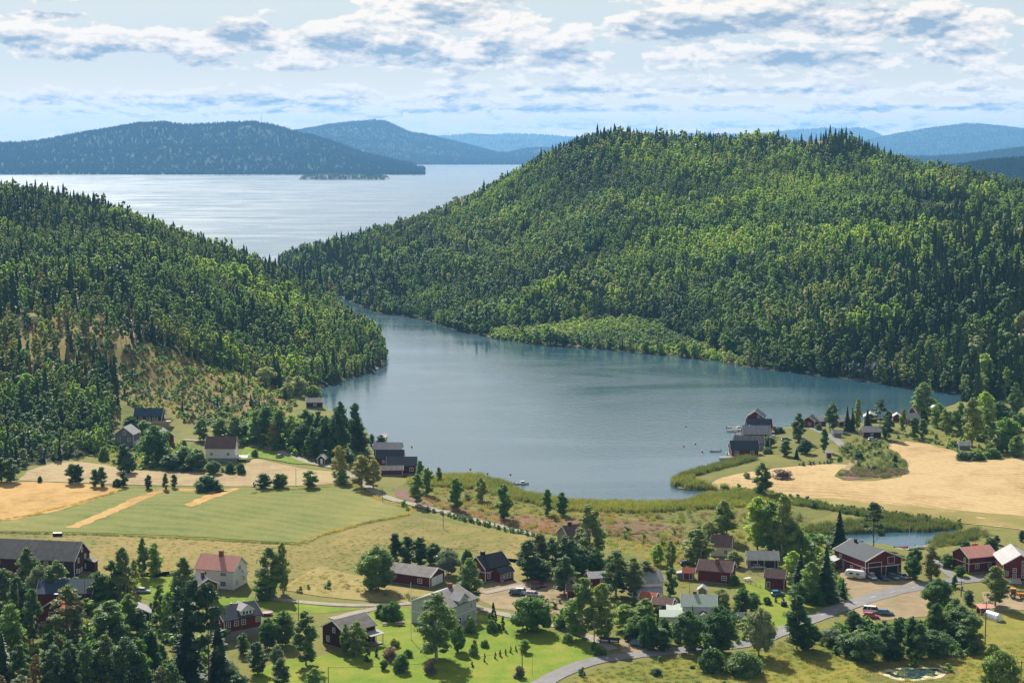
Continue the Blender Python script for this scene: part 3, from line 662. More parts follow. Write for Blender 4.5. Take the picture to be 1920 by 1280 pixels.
def blades(name, n_, w, h, bw, fm, seed):
    r = np.random.default_rng(seed); Q = []
    for _ in range(n_):
        x, y = r.normal(size=2)*w*.3; a = r.uniform(0, 6.28); lx, ly = r.normal(size=2)*h*.16; hh = h*r.uniform(.6, 1.1); c, s = math.cos(a)*bw*.5, math.sin(a)*bw*.5
        Q += [(x-c, y-s, -.1), (x+c, y+s, -.1), (x+lx+c*.4, y+ly+s*.4, hh), (x+lx-c*.4, y+ly-s*.4, hh)]
    me = quads_mesh(name, np.array(Q), n_, [fm]); o = bpy.data.objects.new('%02d_%s' % (len(SRC.objects), name), me); SRC.objects.link(o); SRCM.setdefault(name, []).append(len(SRC.objects)-1)
blades('reed', 60, 2.2, 2.0, .12, f_reed, 1); blades('reed', 60, 2.2, 1.8, .12, f_grass, 2)
blades('grass', 50, 1.6, .55, .12, f_grass, 3); blades('grass', 50, 1.6, .5, .12, f_grass, 4); blades('dry', 50, 1.6, .55, .12, f_dry, 5)
blades('fireweed', 50, 2.0, 1.2, .16, f_pink, 6)
# rocks for shores
r = np.random.default_rng(5); bmk = bmesh.new(); bmesh.ops.create_icosphere(bmk, subdivisions=2, radius=1)
for v in bmk.verts: v.co *= 1+.22*float(r.normal())*.6; v.co.z *= .6
ROCK = bpy.data.meshes.new('rock'); bmk.to_mesh(ROCK); bmk.free(); ROCK.materials.append(rock_m)

def scatter(name, pts, idx_, scl, label, kind='stuff', rot=None):
    """one object: instances of the source meshes on points"""
    pts = np.asarray(pts, np.float32); k = len(pts)
    me = bpy.data.meshes.new(name); me.vertices.add(k); me.vertices.foreach_set('co', pts.ravel())
    a = me.attributes.new('idx', 'INT', 'POINT'); a.data.foreach_set('value', np.asarray(idx_, np.int32))
    a = me.attributes.new('scl', 'FLOAT_VECTOR', 'POINT'); a.data.foreach_set('vector', np.asarray(scl, np.float32).ravel())
    a = me.attributes.new('rot', 'FLOAT', 'POINT'); a.data.foreach_set('value', (rng.uniform(0, 6.28, k) if rot is None else rot).astype(np.float32))
    o = link(name, me); md = o.modifiers.new('scatter', 'NODES')
    if 'scatter' not in bpy.data.node_groups:
        t = bpy.data.node_groups.new('scatter', 'GeometryNodeTree')
        t.interface.new_socket('Geometry', in_out='INPUT', socket_type='NodeSocketGeometry'); t.interface.new_socket('Geometry', in_out='OUTPUT', socket_type='NodeSocketGeometry')
        N, L = t.nodes, t.links; gi = N.new('NodeGroupInput'); go = N.new('NodeGroupOutput')
        ci = N.new('GeometryNodeCollectionInfo'); ci.inputs[0].default_value = SRC; ci.inputs[1].default_value = True; ci.inputs[2].default_value = True
        ip = N.new('GeometryNodeInstanceOnPoints'); ip.inputs['Pick Instance'].default_value = True
        def at(nm, ty): q = N.new('GeometryNodeInputNamedAttribute'); q.data_type = ty; q.inputs[0].default_value = nm; return q.outputs[0]
        cx_ = N.new('ShaderNodeCombineXYZ'); L.new(at('rot', 'FLOAT'), cx_.inputs[2]); e2r = N.new('FunctionNodeEulerToRotation'); L.new(cx_.outputs[0], e2r.inputs[0])
        L.new(gi.outputs[0], ip.inputs['Points']); L.new(ci.outputs[0], ip.inputs['Instance']); L.new(at('idx', 'INT'), ip.inputs['Instance Index'])
        L.new(e2r.outputs[0], ip.inputs['Rotation']); L.new(at('scl', 'FLOAT_VECTOR'), ip.inputs['Scale']); L.new(ip.outputs[0], go.inputs[0])
    md.node_group = bpy.data.node_groups['scatter']
    return tag(o, label, kind=kind)
def jitter(x0, x1, y0, y1, s, jit=.48):
    a, b = np.meshgrid(np.arange(x0, x1, s), np.arange(y0, y1, s*.87)); a = a+(np.arange(a.shape[0]) % 2)[:, None]*s*.5
    a = a+rng.uniform(-jit, jit, a.shape)*s; b = b+rng.uniform(-jit, jit, b.shape)*s; return a.ravel(), b.ravel()
def pick(names, w, k): return np.array(names)[rng.choice(len(names), k, p=np.array(w)/sum(w))]

# hillside woods
fx, fy = jitter(-560, 640, 640, 1960, 5.0); fz = H(fx, fy); fs = shore(fx, fy)
k = is_forest(fx, fy, fz, fs) & (np.abs(fx/fy) < .40) & (vnoise(fx/13, fy/13, 41) > -.80) & ~(inpx(THIN, fx, fy, fz) & (rng.uniform(size=len(fx)) < .55)); fx, fy, fz, fs = fx[k], fy[k], fz[k], fs[k]
u, v = proj(fx, fy, fz+12)
n1 = vnoise(fx/70, fy/70, 11)+.5*vnoise(fx/22, fy/22, 12); n2 = vnoise(fx/75+9, fy/60, 21)+.5*vnoise(fx/20, fy/20, 22)
left = is_left(fx, fy)
P = dict(birch=.35+1.2*((n1 > -.35) & (n1 < .1)), aspen=.05+2.4*(n2 > .5), broad=.3+1.6*(n1 < -.55), spruce=.16+1.0*(n1 > .45), pine=np.full(len(fx), .06), silver=.16+.3*(n2 < -.5), brown=np.full(len(fx), .004), olive=np.full(len(fx), .012))
def area(px, py, rx, ry): return np.exp(-((u-px)/rx)**2-((v-py)/ry)**2)
P['aspen'] += 9*area(1450, 385, 170, 45)+7*area(1280, 450, 110, 40)+6*area(1250, 300, 60, 25)+5*area(1640, 445, 110, 35)+4*area(1010, 370, 50, 30)+3*area(1650, 590, 90, 25)
P['spruce'] += 6*area(1780, 520, 170, 120)+4*area(1600, 280, 50, 30)+5*area(600, 470, 130, 60)+4*area(130, 370, 200, 30)+2*area(1180, 260, 250, 18)
P['broad'] += 3*area(850, 590, 150, 40)+2*area(1330, 640, 160, 25)
P['aspen'] += np.where(left, .25*(v > 400), 0); P['birch'] += np.where(left, .5, 0); P['silver'] *= np.where(left, .3, 1); P['spruce'] += np.where(left, .45, 0); P['broad'] *= np.where(left, .5, 1)
P['brown'] += .5*area(110, 600, 160, 45); P['olive'] += 1.2*area(140, 600, 160, 50)+.5*area(30, 700, 120, 60)+.3*area(380, 420, 60, 25)
P['broad'] += 2.2*area(120, 780, 160, 60); P['silver'] += .9*area(120, 760, 120, 50)
names = list(P); Wt = np.stack([P[q] for q in names], 1); Wt /= Wt.sum(1)[:, None]; kk = (rng.uniform(size=(len(fx), 1)) > Wt.cumsum(1)).sum(1)
sp_ = np.array(names)[np.minimum(kk, len(names)-1)]
idx_ = np.zeros(len(fx), int)
for nm in names:
    q = sp_ == nm; idx_[q] = np.array(SRCM[nm])[rng.integers(0, len(SRCM[nm]), q.sum())]
hs = np.clip(rng.normal(.95, .2, len(fx)), .5, 1.5); ps = 1.04+.30*vnoise(fx/48, fy/48, 31); hs *= np.where(left, .84, 1.0)*ps; hs *= np.where((sp_ == 'spruce') | (sp_ == 'pine'), rng.uniform(.85, 1.12, len(fx)), 1)
hs *= .72+.28*sst(fs/9); hs *= np.where(fy > 1150, .9, 1); ws = hs*rng.uniform(.8, 1.2, len(fx))
sc = np.stack([ws, ws, hs], 1)
# the nearest of each kind stand as single trees
FN = dict(birch='birch_tree', aspen='aspen_tree', broad='broadleaf_tree', spruce='spruce_tree', pine='pine_tree', silver='willow_tree', brown='dry_spruce_tree', olive='birch_tree')
inview = (u > -10) & (u < 1930) & (v < 900); single = np.zeros(len(fx), bool)
FL = dict(birch='green birch', aspen='bright green aspen', broad='dark rounded broadleaf tree', spruce='dark narrow spruce',
          pine='open crowned pine', silver='grey green willow', brown='rust brown dead spruce', olive='yellowing birch')
own = np.array([bpy.data.objects is None]*0)
def zone(u, v, lf):
    if lf: return ('above the orange field', 'over the hillside cabins', 'above the cleared slope', 'on the bay side of the left hill', 'on the left headland')[0 if u < 190 else 1 if u < 300 else 2 if u < 480 else 3 if u < 620 else 4]
    return ('on the narrows of the bay', 'left of the far shore clearing', 'behind the far shore clearing', 'above the far shore bushes', 'across the water from the boathouses', 'over the dark rock face', 'at the right end of the bay')[0 if u < 800 else 1 if u < 950 else 2 if u < 1250 else 3 if u < 1400 else 4 if u < 1580 else 5 if u < 1740 else 6]
SZ = (('low ', .8), ('', 1.08), ('tall ', 9))
for nm, cap in dict(birch=85, aspen=110, broad=150, spruce=170, pine=60, silver=70, brown=40, olive=60).items():
    for side in (left, ~left):
        q = np.where((sp_ == nm) & inview & side)[0]; q = q[np.argsort(fy[q]-fz[q]*2)][:cap//2]; single[q] = True
        for i in q:
            o = link(FN[nm], SRC.objects[int(idx_[i])].data, None, (fx[i], fy[i], fz[i]-.2)); o.scale = sc[i]; o.rotation_euler.z = float(rng.uniform(0, 6.28))
            zn = zone(u[i], v[i], bool(side is left)); tag(o, next(t for t, q_ in SZ if hs[i] < q_)+FL[nm]+' '+zn, 'tree', 'trees '+zn)
m = ~single
for nm, q, lab in (('hillside_forest', m & left, 'mixed spruce and birch forest covering the left hill'), ('hillside_forest', m & ~left, 'mixed forest covering the large hill beyond the bay')):
    scatter(nm, np.stack([fx, fy, fz-.2], 1)[q], idx_[q], sc[q], lab)
# scrub on the cleared slopes
def scrub(P, s, names, w, smin, smax, lab, name='undergrowth', raw=False, thin=1.0, edge=0, px=True):
    Wp = [tuple(G(a, b)[:2]) for a, b in P] if not raw else P
    A = np.array(Wp); x, y = jitter(A[:, 0].min(), A[:, 0].max(), A[:, 1].min(), A[:, 1].max(), s); k = inpoly(x, y, Wp)
    if edge: k &= pdist(x, y, Wp) < edge
    if thin < 1: k &= rng.uniform(size=len(x)) < thin
    k &= shore(x, y) > -1.5
    x, y = x[k], y[k]; nmz = pick(names, w, len(x)); ii = np.array([SRCM[q][rng.integers(len(SRCM[q]))] for q in nmz]); h = rng.uniform(smin, smax, len(x)); ww = h*rng.uniform(.8, 1.4, len(x)); tl = np.isin(nmz, ['birch', 'spruce', 'silver', 'olive', 'broad']); h = np.where(tl, h*.42, h); ww = np.where(tl, ww*.42, ww)
    return scatter(name, np.stack([x, y, np.maximum(H(x, y), 0)-.05], 1), ii, np.stack([ww, ww, h], 1), lab)
scrub(CLEAR_L, 3.0, ['scrub', 'scrubdark', 'dry', 'fireweed', 'birch', 'spruce', 'olive'], [5, 2, 3, 2, .35, .2, .3], .4, 1.1, 'young bushes and weeds on the cleared slope of the left hill')
scrub(CLEAR_R, 2.6, ['scrub', 'scrubdark', 'silver', 'dry'], [5, 2, .5, 1], .6, 1.4, 'low bushes along the far shore clearing')
scrub(CLEAR_T, 4, ['scrub', 'dry', 'olive'], [4, 2, .4], .7, 1.3, 'low bushes in the upper clearing of the right hill')

# ------------------------------------------------------------------ land cover sheets, roads
sheet('field', [(-60,908),(0,905),(60,903),(125,906),(180,909),(236,916),(200,930),(160,943),(90,962),(30,974),(-60,980)], m_grain, .15, 5, 'ripe orange grain field at the left')
sheet('field', [(35,901),(50,884),(80,874),(110,867),(150,866),(200,872),(235,881),(330,884),(400,887),(450,889),(463,866),(478,860),(520,868),(575,880),(622,884),(640,906),(560,911),(440,912),(330,911),(220,908),(120,904)], m_stub, .13, 5, 'pale stubble strip between the green field and the houses')
sheet('field', [(-60,981),(20,975),(100,960),(170,940),(236,916),(330,914),(440,915),(560,913),(640,911),(668,914),(700,935),(735,948),(772,962),(735,972),(690,979),(650,988),(610,1002),(575,1018),(520,1016),(440,1011),(330,1004),(200,999),(100,997),(0,996),(-60,996)], m_green, .12, 5, 'large green crop field with golden strips')
for P in ([(122,990),(150,978),(200,957),(250,934),(300,918),(318,918),(280,933),(236,953),(190,972),(148,990)], [(345,947),(380,931),(415,920),(440,915),(452,916),(420,928),(385,941),(360,950)], [(300,916),(380,917),(430,921),(400,925),(340,921)]):
    sheet('crop_strip', P, m_grain, .17, 5, 'golden grain strip left standing in the green field', amp=.7, seg=2)
sheet('pasture', [(-60,999),(100,1000),(330,1008),(440,1015),(520,1021),(578,1022),(615,1006),(655,992),(700,983),(740,976),(780,966),(830,978),(900,992),(985,1004),(1010,1030),(985,1060),(940,1050),(880,1030),(700,1020),(690,1060),(560,1085),(470,1090),(340,1080),(180,1085),(100,1020),(-60,1010)], m_hay, .08, 6, 'dry yellow pasture between fields and houses')
sheet('field', [(1330,909),(1352,896),(1385,888),(1440,880),(1500,873),(1560,870),(1600,872),(1577,880),(1564,893),(1580,901),(1640,902),(1690,895),(1706,885),(1700,866),(1680,848),(1658,834),(1700,827),(1745,834),(1790,846),(1812,860),(1850,863),(1930,858),(2060,860),(2060,1010),(1930,996),(1800,980),(1700,968),(1600,958),(1500,945),(1440,926),(1385,919),(1345,918)], m_stub2, .16, 6, 'mown golden stubble field right of the bay')
sheet('turf', [(1450,938),(1500,944),(1600,956),(1700,966),(1800,978),(1930,994),(2060,1008),(2060,985),(1920,968),(1780,956),(1640,943),(1540,934),(1470,929)], m_turf, .22, 6, 'greener turf along the edge of the stubble field')
sheet('marsh', [(1262,907),(1275,897),(1320,882),(1372,868),(1415,858),(1440,866),(1520,862),(1560,868),(1500,872),(1440,879),(1385,887),(1350,896),(1328,909),(1345,919),(1300,919),(1272,916)], m_marsh, .06, 4, 'yellow green reed flat at the bay mouth')
sheet('marsh', [(760,905),(870,896),(915,905),(950,912),(990,928),(1070,943),(1200,946),(1290,943),(1310,932),(1380,924),(1470,936),(1560,960),(1500,985),(1480,1000),(1300,985),(1150,965),(1040,970),(940,955),(850,945),(780,938),(740,925)], m_marsh, .06, 5, 'green wet meadow along the near shore')
for P in ([(735,915),(780,922),(850,948),(920,960),(1040,975),(1120,965),(1260,985),(1230,1000),(1130,1005),(1040,1000),(985,996),(900,978),(800,950),(745,932)], [(1180,1000),(1300,1005),(1290,1020),(1200,1018)], [(1600,880),(1640,876),(1695,880),(1700,886),(1660,893),(1590,900),(1568,893)]):
    sheet('flower_meadow', P, m_fire, .12, 5, 'faded pink fireweed meadow beside the gravel road')
sheet('meadow', [(1570,845),(1600,830),(1650,830),(1680,848),(1700,866),(1705,884),(1650,878),(1590,880),(1600,866)], m_marsh, .22, 5, 'weedy green meadow between road and stubble field')
sheet('lawn', [(480,1300),(470,1262),(520,1240),(600,1228),(640,1225),(680,1160),(700,1140),(770,1140),(780,1165),(860,1180),(890,1150),(1000,1170),(1060,1190),(1110,1200),(1142,1222),(1138,1232),(1075,1248),(1030,1268),(1005,1300)], m_lawn, .06, 4, 'bright green mown lawn in the lower middle')
sheet('lawn', [(445,865),(460,838),(520,846),(560,862),(590,872),(540,868),(485,858)], m_lawn, .25, 4, 'bright lawn beside the white hillside house')
sheet('lawn', [(1380,1100),(1440,1085),(1560,1120),(1585,1135),(1520,1160),(1500,1190),(1450,1180),(1400,1140)], m_lawn, .08, 4, 'mown garden lawn beside the road')
sheet('lawn', [(1760,1060),(1800,1062),(1820,1078),(1850,1080),(1830,1090),(1790,1090),(1775,1075)], m_lawn, .08, 4, 'small lawn in front of the red roofed house')
sheet('lawn', [(250,1075),(330,1070),(345,1120),(300,1130),(262,1120)], m_lawn, .08, 4, 'sunny grass patch behind the birches at the left')
sheet('lawn', [(400,1120),(440,1115),(520,1125),(640,1140),(690,1140),(600,1150),(500,1150),(400,1150)], m_lawn, .06, 4, 'grass verge beside the farm track')
sheet('lawn', [(930,1045),(985,1050),(1000,1085),(960,1090)], m_turf, .08, 4, 'sunlit grass beside the black roofed house')
sheet('lawn', [(1450,803),(1560,800),(1640,815),(1620,840),(1560,830),(1510,850),(1450,852),(1445,830)], m_marsh, .1, 4, 'grass between the boathouses and cottages')
sheet('yard', [(905,1098),(940,1085),(1000,1092),(1070,1090),(1075,1115),(1060,1150),(1000,1150),(930,1140),(890,1120)], m_dirt, .07, 4, 'sandy parking yard with parked cars')
sheet('yard', [(1575,1075),(1600,1065),(1630,1085),(1700,1082),(1735,1095),(1650,1122),(1605,1130),(1582,1100)], m_dirt, .07, 4, 'gravel forecourt of the big red garage')
sheet('yard', [(1585,1150),(1650,1122),(1740,1102),(1760,1130),(1740,1155),(1690,1160),(1620,1165)], m_dirt, .07, 4, 'sandy lay-by across the road from the garage')
sheet('yard', [(1840,1110),(1880,1105),(1930,1110),(1960,1140),(1880,1145),(1850,1140)], m_dirt, .07, 4, 'sandy barn yard at the right edge')
sheet('yard', [(1160,1200),(1200,1195),(1240,1215),(1200,1225),(1165,1222)], m_dirt, .07, 3, 'small gravel pull-in beside the road')
sheet('yard', [(600,1060),(690,1085),(790,1105),(860,1120),(830,1128),(700,1128),(600,1118),(520,1105)], m_turf, .12, 4, 'dry mown grass beside the long garage')
main = strip('road', [(985,1310),(1015,1282),(1060,1258),(1110,1240),(1180,1229),(1300,1217),(1390,1208),(1450,1190),(1510,1165),(1590,1135),(1660,1113),(1730,1098),(1800,1088),(1870,1082),(1980,1078)], [5.4, 5.2, 5.4, 6.2, 7.0, 6.6], m_asph, .14, 'curving asphalt village road')
strip('road', [(1150,1218),(1110,1196),(1060,1178),(1020,1168),(960,1155),(900,1140),(875,1128)], 3.2, m_gravel, .15, 'gravel drive past the round tree')
strip('road', [(1005,1004),(950,990),(880,972),(800,952),(735,936),(700,920),(672,902),(650,886)], 3.6, m_gravel, .26, 'gravel road along the bay meadow')
strip('road', [(655,890),(640,880),(610,874),(575,866),(540,852),(500,840),(450,834),(400,830),(345,824)], 3.4, m_gravel, .30, 'gravel road climbing to the hillside houses')
strip('path', [(620,1160),(680,1146),(740,1134),(800,1128),(850,1130)], 3, m_gravel, .16, 'upper farm track')
strip('path', [(480,1120),(560,1128),(640,1134),(720,1134),(790,1129)], 3, m_gravel, .17, 'farm track past the white house')
strip('path', [(905,1112),(950,1103),(990,1098)], 3.2, m_gravel, .18, 'gravel entrance to the black roofed house')
strip('path', [(1592,852),(1583,840),(1566,824),(1540,810),(1510,800)], 4, m_asph, .2, 'grey lane leading to the boathouses')
strip('path', [(1592,852),(1600,866),(1585,882)], 3, m_dirt, .25, 'worn track from the lane to the stubble field')
strip('path', [(1800,1090),(1780,1075),(1765,1062),(1755,1050)], 3, m_asph, .15, 'narrow lane beside the red roofed house')
strip('path', [(722,815),(718,830),(735,845)], 2.5, m_gravel, .3, 'gravel path to the bay boathouse')
# faint centre dashes on the village road
t = np.gradient(main, axis=0); t /= np.linalg.norm(t, axis=1)[:, None]; dist = np.r_[0, np.cumsum(np.hypot(*np.diff(main, axis=0).T))]
mb = MB()
for s_ in np.arange(95, dist[-1]-10, 9):
    i = int(np.searchsorted(dist, s_)); p, d = main[i], t[i]; q = np.array([-d[1], d[0]])*.07; z = float(H(p[0], p[1]))+.175
    a_, b_ = p-d*1.2, p+d*1.2
    mb.poly([(*(a_-q), z), (*(b_-q), z), (*(b_+q), z), (*(a_+q), z)])
tag(mb.ob('road_marking', m_line), 'worn white centre dashes on the village road', kind='structure')
# foreground pool with pale algae, lying in the wet meadow
m_algae = ground_mat('algae_mat', [((.30,.30,.16),0),((.52,.46,.30),.5),((.62,.54,.38),1)], (.2,.7,2.5), .9, .3, None, .03)
m_pool, n, b, o = base_mat('pool_water'); b.inputs['Base Color'].default_value = (.02, .05, .06, 1); b.inputs['Roughness'].default_value = .04; b.inputs['Specular IOR Level'].default_value = .5
def sheet_hole(name, outer, mat, z, label):
    return tag(link(name, mesh(name, [(a, b_, z) for a, b_ in outer], [tuple(range(len(outer)))], [mat])), label, kind='structure')
sheet('meadow', [(1030,1310),(1100,1266),(1190,1244),(1300,1232),(1430,1220),(1520,1196),(1560,1204),(1740,1240),(1830,1230),(1960,1190),(1960,1330)], m_yel, .03, 4, 'yellow green foreground meadow below the road')
sheet('meadow', [(1600,1180),(1540,1190),(1520,1180),(1590,1160),(1640,1168),(1700,1168),(1760,1150),(1840,1140),(1950,1160),(1950,1200),(1850,1215),(1760,1200)], m_yel, .03, 4, 'weedy verge below the lay-by')
sheet('marsh', [(1600,1262),(1640,1246),(1700,1242),(1790,1246),(1800,1262),(1780,1280),(1690,1286),(1630,1278)], m_marsh, .05, 3, 'wet green ground round the small pool')
sheet('mud', POOL, m_algae, .10, 1.5, 'pale algae rim of the small pool', raw=True, amp=.2, seg=1)
pc = np.mean(POOL, 0)
inner = [(pc[0]+(x-pc[0])*.80+.6*math.sin(i*1.9), pc[1]+(y-pc[1])*.74+.5*math.sin(i*1.3)) for i, (x, y) in enumerate(POOL)]
sheet('pool', inner, m_pool, .14, 1.5, 'small dark pool in the foreground meadow', raw=True, amp=.35, seg=.8)
for k, (ax, ay, rx, ry) in enumerate([(-.30,.1,.07,.2),(.10,-.28,.12,.12),(.30,.05,.06,.16)]):
    X0, Y0 = np.array(POOL).min(0); X1, Y1 = np.array(POOL).max(0); wx_, wy_ = X1-X0, Y1-Y0
    P = [(pc[0]+ax*wx_+math.cos(a)*rx*wx_*(.7+.4*math.sin(a*3+k)), pc[1]+ay*wy_+math.sin(a)*ry*wy_*(.7+.3*math.cos(a*4+k))) for a in np.linspace(0, 6.2, 22)]
    sheet('algae_patch', P, m_algae, .17, 2, 'pale floating algae patch on the pool', raw=True, amp=.2, seg=1)

# ------------------------------------------------------------------ houses
HOUSES = 0
def window_part(parent, M, w=1.0, h=1.2, mull=(1, 1), door=False, fm=None, dark=None):
    """M: matrix from wall coordinates (x along, y out, z up) with the origin at the bottom centre of the opening"""
    f = MB(); t = .11
    f.box(-w/2-t, -.02, -t, -w/2, .09, h+t); f.box(w/2, -.02, -t, w/2+t, .09, h+t); f.box(-w/2, -.02, -t, w/2, .09, 0); f.box(-w/2, -.02, h, w/2, .09, h+t)
    for i in range(mull[0]): x = -w/2+w*(i+1)/(mull[0]+1); f.box(x-.035, .0, 0, x+.035, .07, h)
    for i in range(mull[1]): z = h*(i+1)/(mull[1]+1); f.box(-w/2, .0, z-.03, w/2, .065, z+.03)
    key = ('win', w, h, mull, door, (fm or white_trim).name, (dark or glass).name)
    if key not in CACHE: CACHE[key] = (f.me('door_frame' if door else 'window_frame', [fm or white_trim]), MB().box(-w/2, -.03, 0, w/2, .03, h).me('pane', [dark or glass]))
    fr, pn = CACHE[key]; o = link('door' if door else 'window', fr, parent); o.matrix_local = M; link('door_leaf' if door else 'pane', pn, o); return o
CACHE = {}
def wallM(O, ang, u, v): return Matrix.Translation(O)@Matrix.Rotation(ang, 4, 'Z')@Matrix.Translation((u, 0, v))
def house(px, py, th, L, Wd, Hh, rise, label, wall=None, roof=None, anchor='L', ridge='x', over=.45, wins=(), chim=(), base=.3, trim=white_trim, corners=True,
          cat='house', name='house', group=None, board=True, z=None, basem=None, band=None, roof_mats=None, porch=None, dormer=None, skill=0):
    """gabled house. px,py: photo point of the front corner (L left, R right); th: heading of the front wall in degrees.
    wins: (wall F/R/L/B, u metres from the wall's left end, sill height, w, h, mullions)"""
    wall = wall or red_wall; roof = roof or roof_dark
    g = G(px, py); th = R(th); e1 = Vector((math.cos(th), math.sin(th), 0))
    O = Vector(g)-(e1*L if anchor == 'R' else Vector((0, 0, 0)))
    c_ = O+e1*(L/2)+Vector((-e1.y, e1.x, 0))*(Wd/2)
    zs = [float(H(*(O+e1*a*L+Vector((-e1.y, e1.x, 0))*b_*Wd)[:2])) for a in (0, 1) for b_ in (0, 1)]
    zg = max(zs)*.5+g.z*.5 if z is None else z
    root = link(name, None, None, (O.x, O.y, zg)); root.rotation_euler.z = th; root.empty_display_size = 1
    tag(root, label, cat, group)
    Z0 = base; Z1 = base+Hh
    # foundation
    MB().box(-.06, -.06, -2.2, L+.06, Wd+.06, Z0).ob('foundation', basem or found, root)
    # walls with gables
    w = MB()
    w.box(0, 0, Z0, L, Wd, Z1)
    if skill == 0:
        if ridge == 'x':
            w.poly([(0, 0, Z1), (0, Wd, Z1), (0, Wd/2, Z1+rise)][::-1]); w.poly([(L, 0, Z1), (L, Wd, Z1), (L, Wd/2, Z1+rise)])
        else:
            w.poly([(0, 0, Z1), (L, 0, Z1), (L/2, 0, Z1+rise)]); w.poly([(0, Wd, Z1), (L, Wd, Z1), (L/2, Wd, Z1+rise)][::-1])
    w.ob('wall', wall, root)
    # roof: two slabs
    r_ = MB(); th_ = .16
    half = (Wd if ridge == 'x' else L)/2; ln = (L if ridge == 'x' else Wd); sl_ = rise/half; o2 = over
    def T(a, b_, c): return (a, b_, c) if ridge == 'x' else (b_, a, c)
    for s in (-1, 1):
        m = half+s*(half+o2); zz = Z1-sl_*o2
        P = [T(-over, m, zz), T(ln+over, m, zz), T(ln+over, half, Z1+rise), T(-over, half, Z1+rise)]
        r_.prism([(p[0], p[1], p[2]+.03) for p in P], (0, 0, th_), 0 if s < 0 or not roof_mats else 1)
    if skill == 0: ro = r_.ob('roof', [roof]+([roof_mats] if roof_mats else []), root)
    else:
        r_ = MB(); P = [(-over, -over, Z1), (L+over, -over, Z1), (L+over, Wd+over, Z1+rise), (-over, Wd+over, Z1+rise)]; r_.prism([(p[0], p[1], p[2]+.03) for p in P], (0, 0, th_)); ro = r_.ob('roof', roof, root)
    if ridge == 'y' and skill == 0: pass
    # bargeboards, corner boards, band
    if board and skill == 0:
        for end in (-over-.02, ln+over-.06):
            mb = MB()
            for s in (-1, 1):
                m = half+s*(half+o2); P = [T(end, m, Z1-sl_*o2-.12), T(end, m, Z1-sl_*o2+.22), T(end, half, Z1+rise+.24), T(end, half, Z1+rise-.10)]
                mb.prism(P, T(.08, 0, 0))
            mb.ob('bargeboard', trim, root)
    if corners:
        t = .14
        for (x, y) in ((-.03, -.03), (L-t+.03, -.03), (-.03, Wd-t+.03), (L-t+.03, Wd-t+.03)):
            MB().box(x, y, Z0+.01, x+t, y+t, Z1-.02).ob('corner_board', trim, root)
    if band: MB().box(-.035, -.035, band, L+.035, -.002, band+.16).box(L+.002, -.03, band, L+.035, Wd, band+.16).box(-.035, -.03, band, -.002, Wd, band+.16).ob('band_board', trim, root)
    for q in wins:
        wl, u, v, ww, hh = q[:5]; mu = q[5] if len(q) > 5 else (1, 1); dr = len(q) > 6 and q[6]; dm = q[7] if len(q) > 7 else None
        O_, an = {'F': (Vector((0, 0, 0)), math.pi), 'R': (Vector((L, 0, 0)), -math.pi/2), 'L': (Vector((0, Wd, 0)), math.pi/2), 'B': (Vector((L, Wd, 0)), 0)}[wl]
        if wl == 'F': M = Matrix.Translation((u, 0, Z0+v))@Matrix.Rotation(math.pi, 4, 'Z')
        elif wl == 'R': M = Matrix.Translation((L, u, Z0+v))@Matrix.Rotation(-math.pi/2, 4, 'Z')
        elif wl == 'L': M = Matrix.Translation((0, Wd-u, Z0+v))@Matrix.Rotation(math.pi/2, 4, 'Z')
        else: M = Matrix.Translation((L-u, Wd, Z0+v))
        window_part(root, M, ww, hh, mu, dr, None, dm)
    for (a, b_, cw, chh, mt) in chim:
        zr = Z1+rise*(1-abs((b_-Wd/2)/(Wd/2) if ridge == 'x' else (a-L/2)/(L/2)))
        c1 = MB().box(a-cw/2, b_-cw/2, zr-.6, a+cw/2, b_+cw/2, zr+chh).box(a-cw/2-.06, b_-cw/2-.06, zr+chh, a+cw/2+.06, b_+cw/2+.06, zr+chh+.1); c1.ob('chimney', mt, ro)
    return root, Z0, Z1, L, Wd
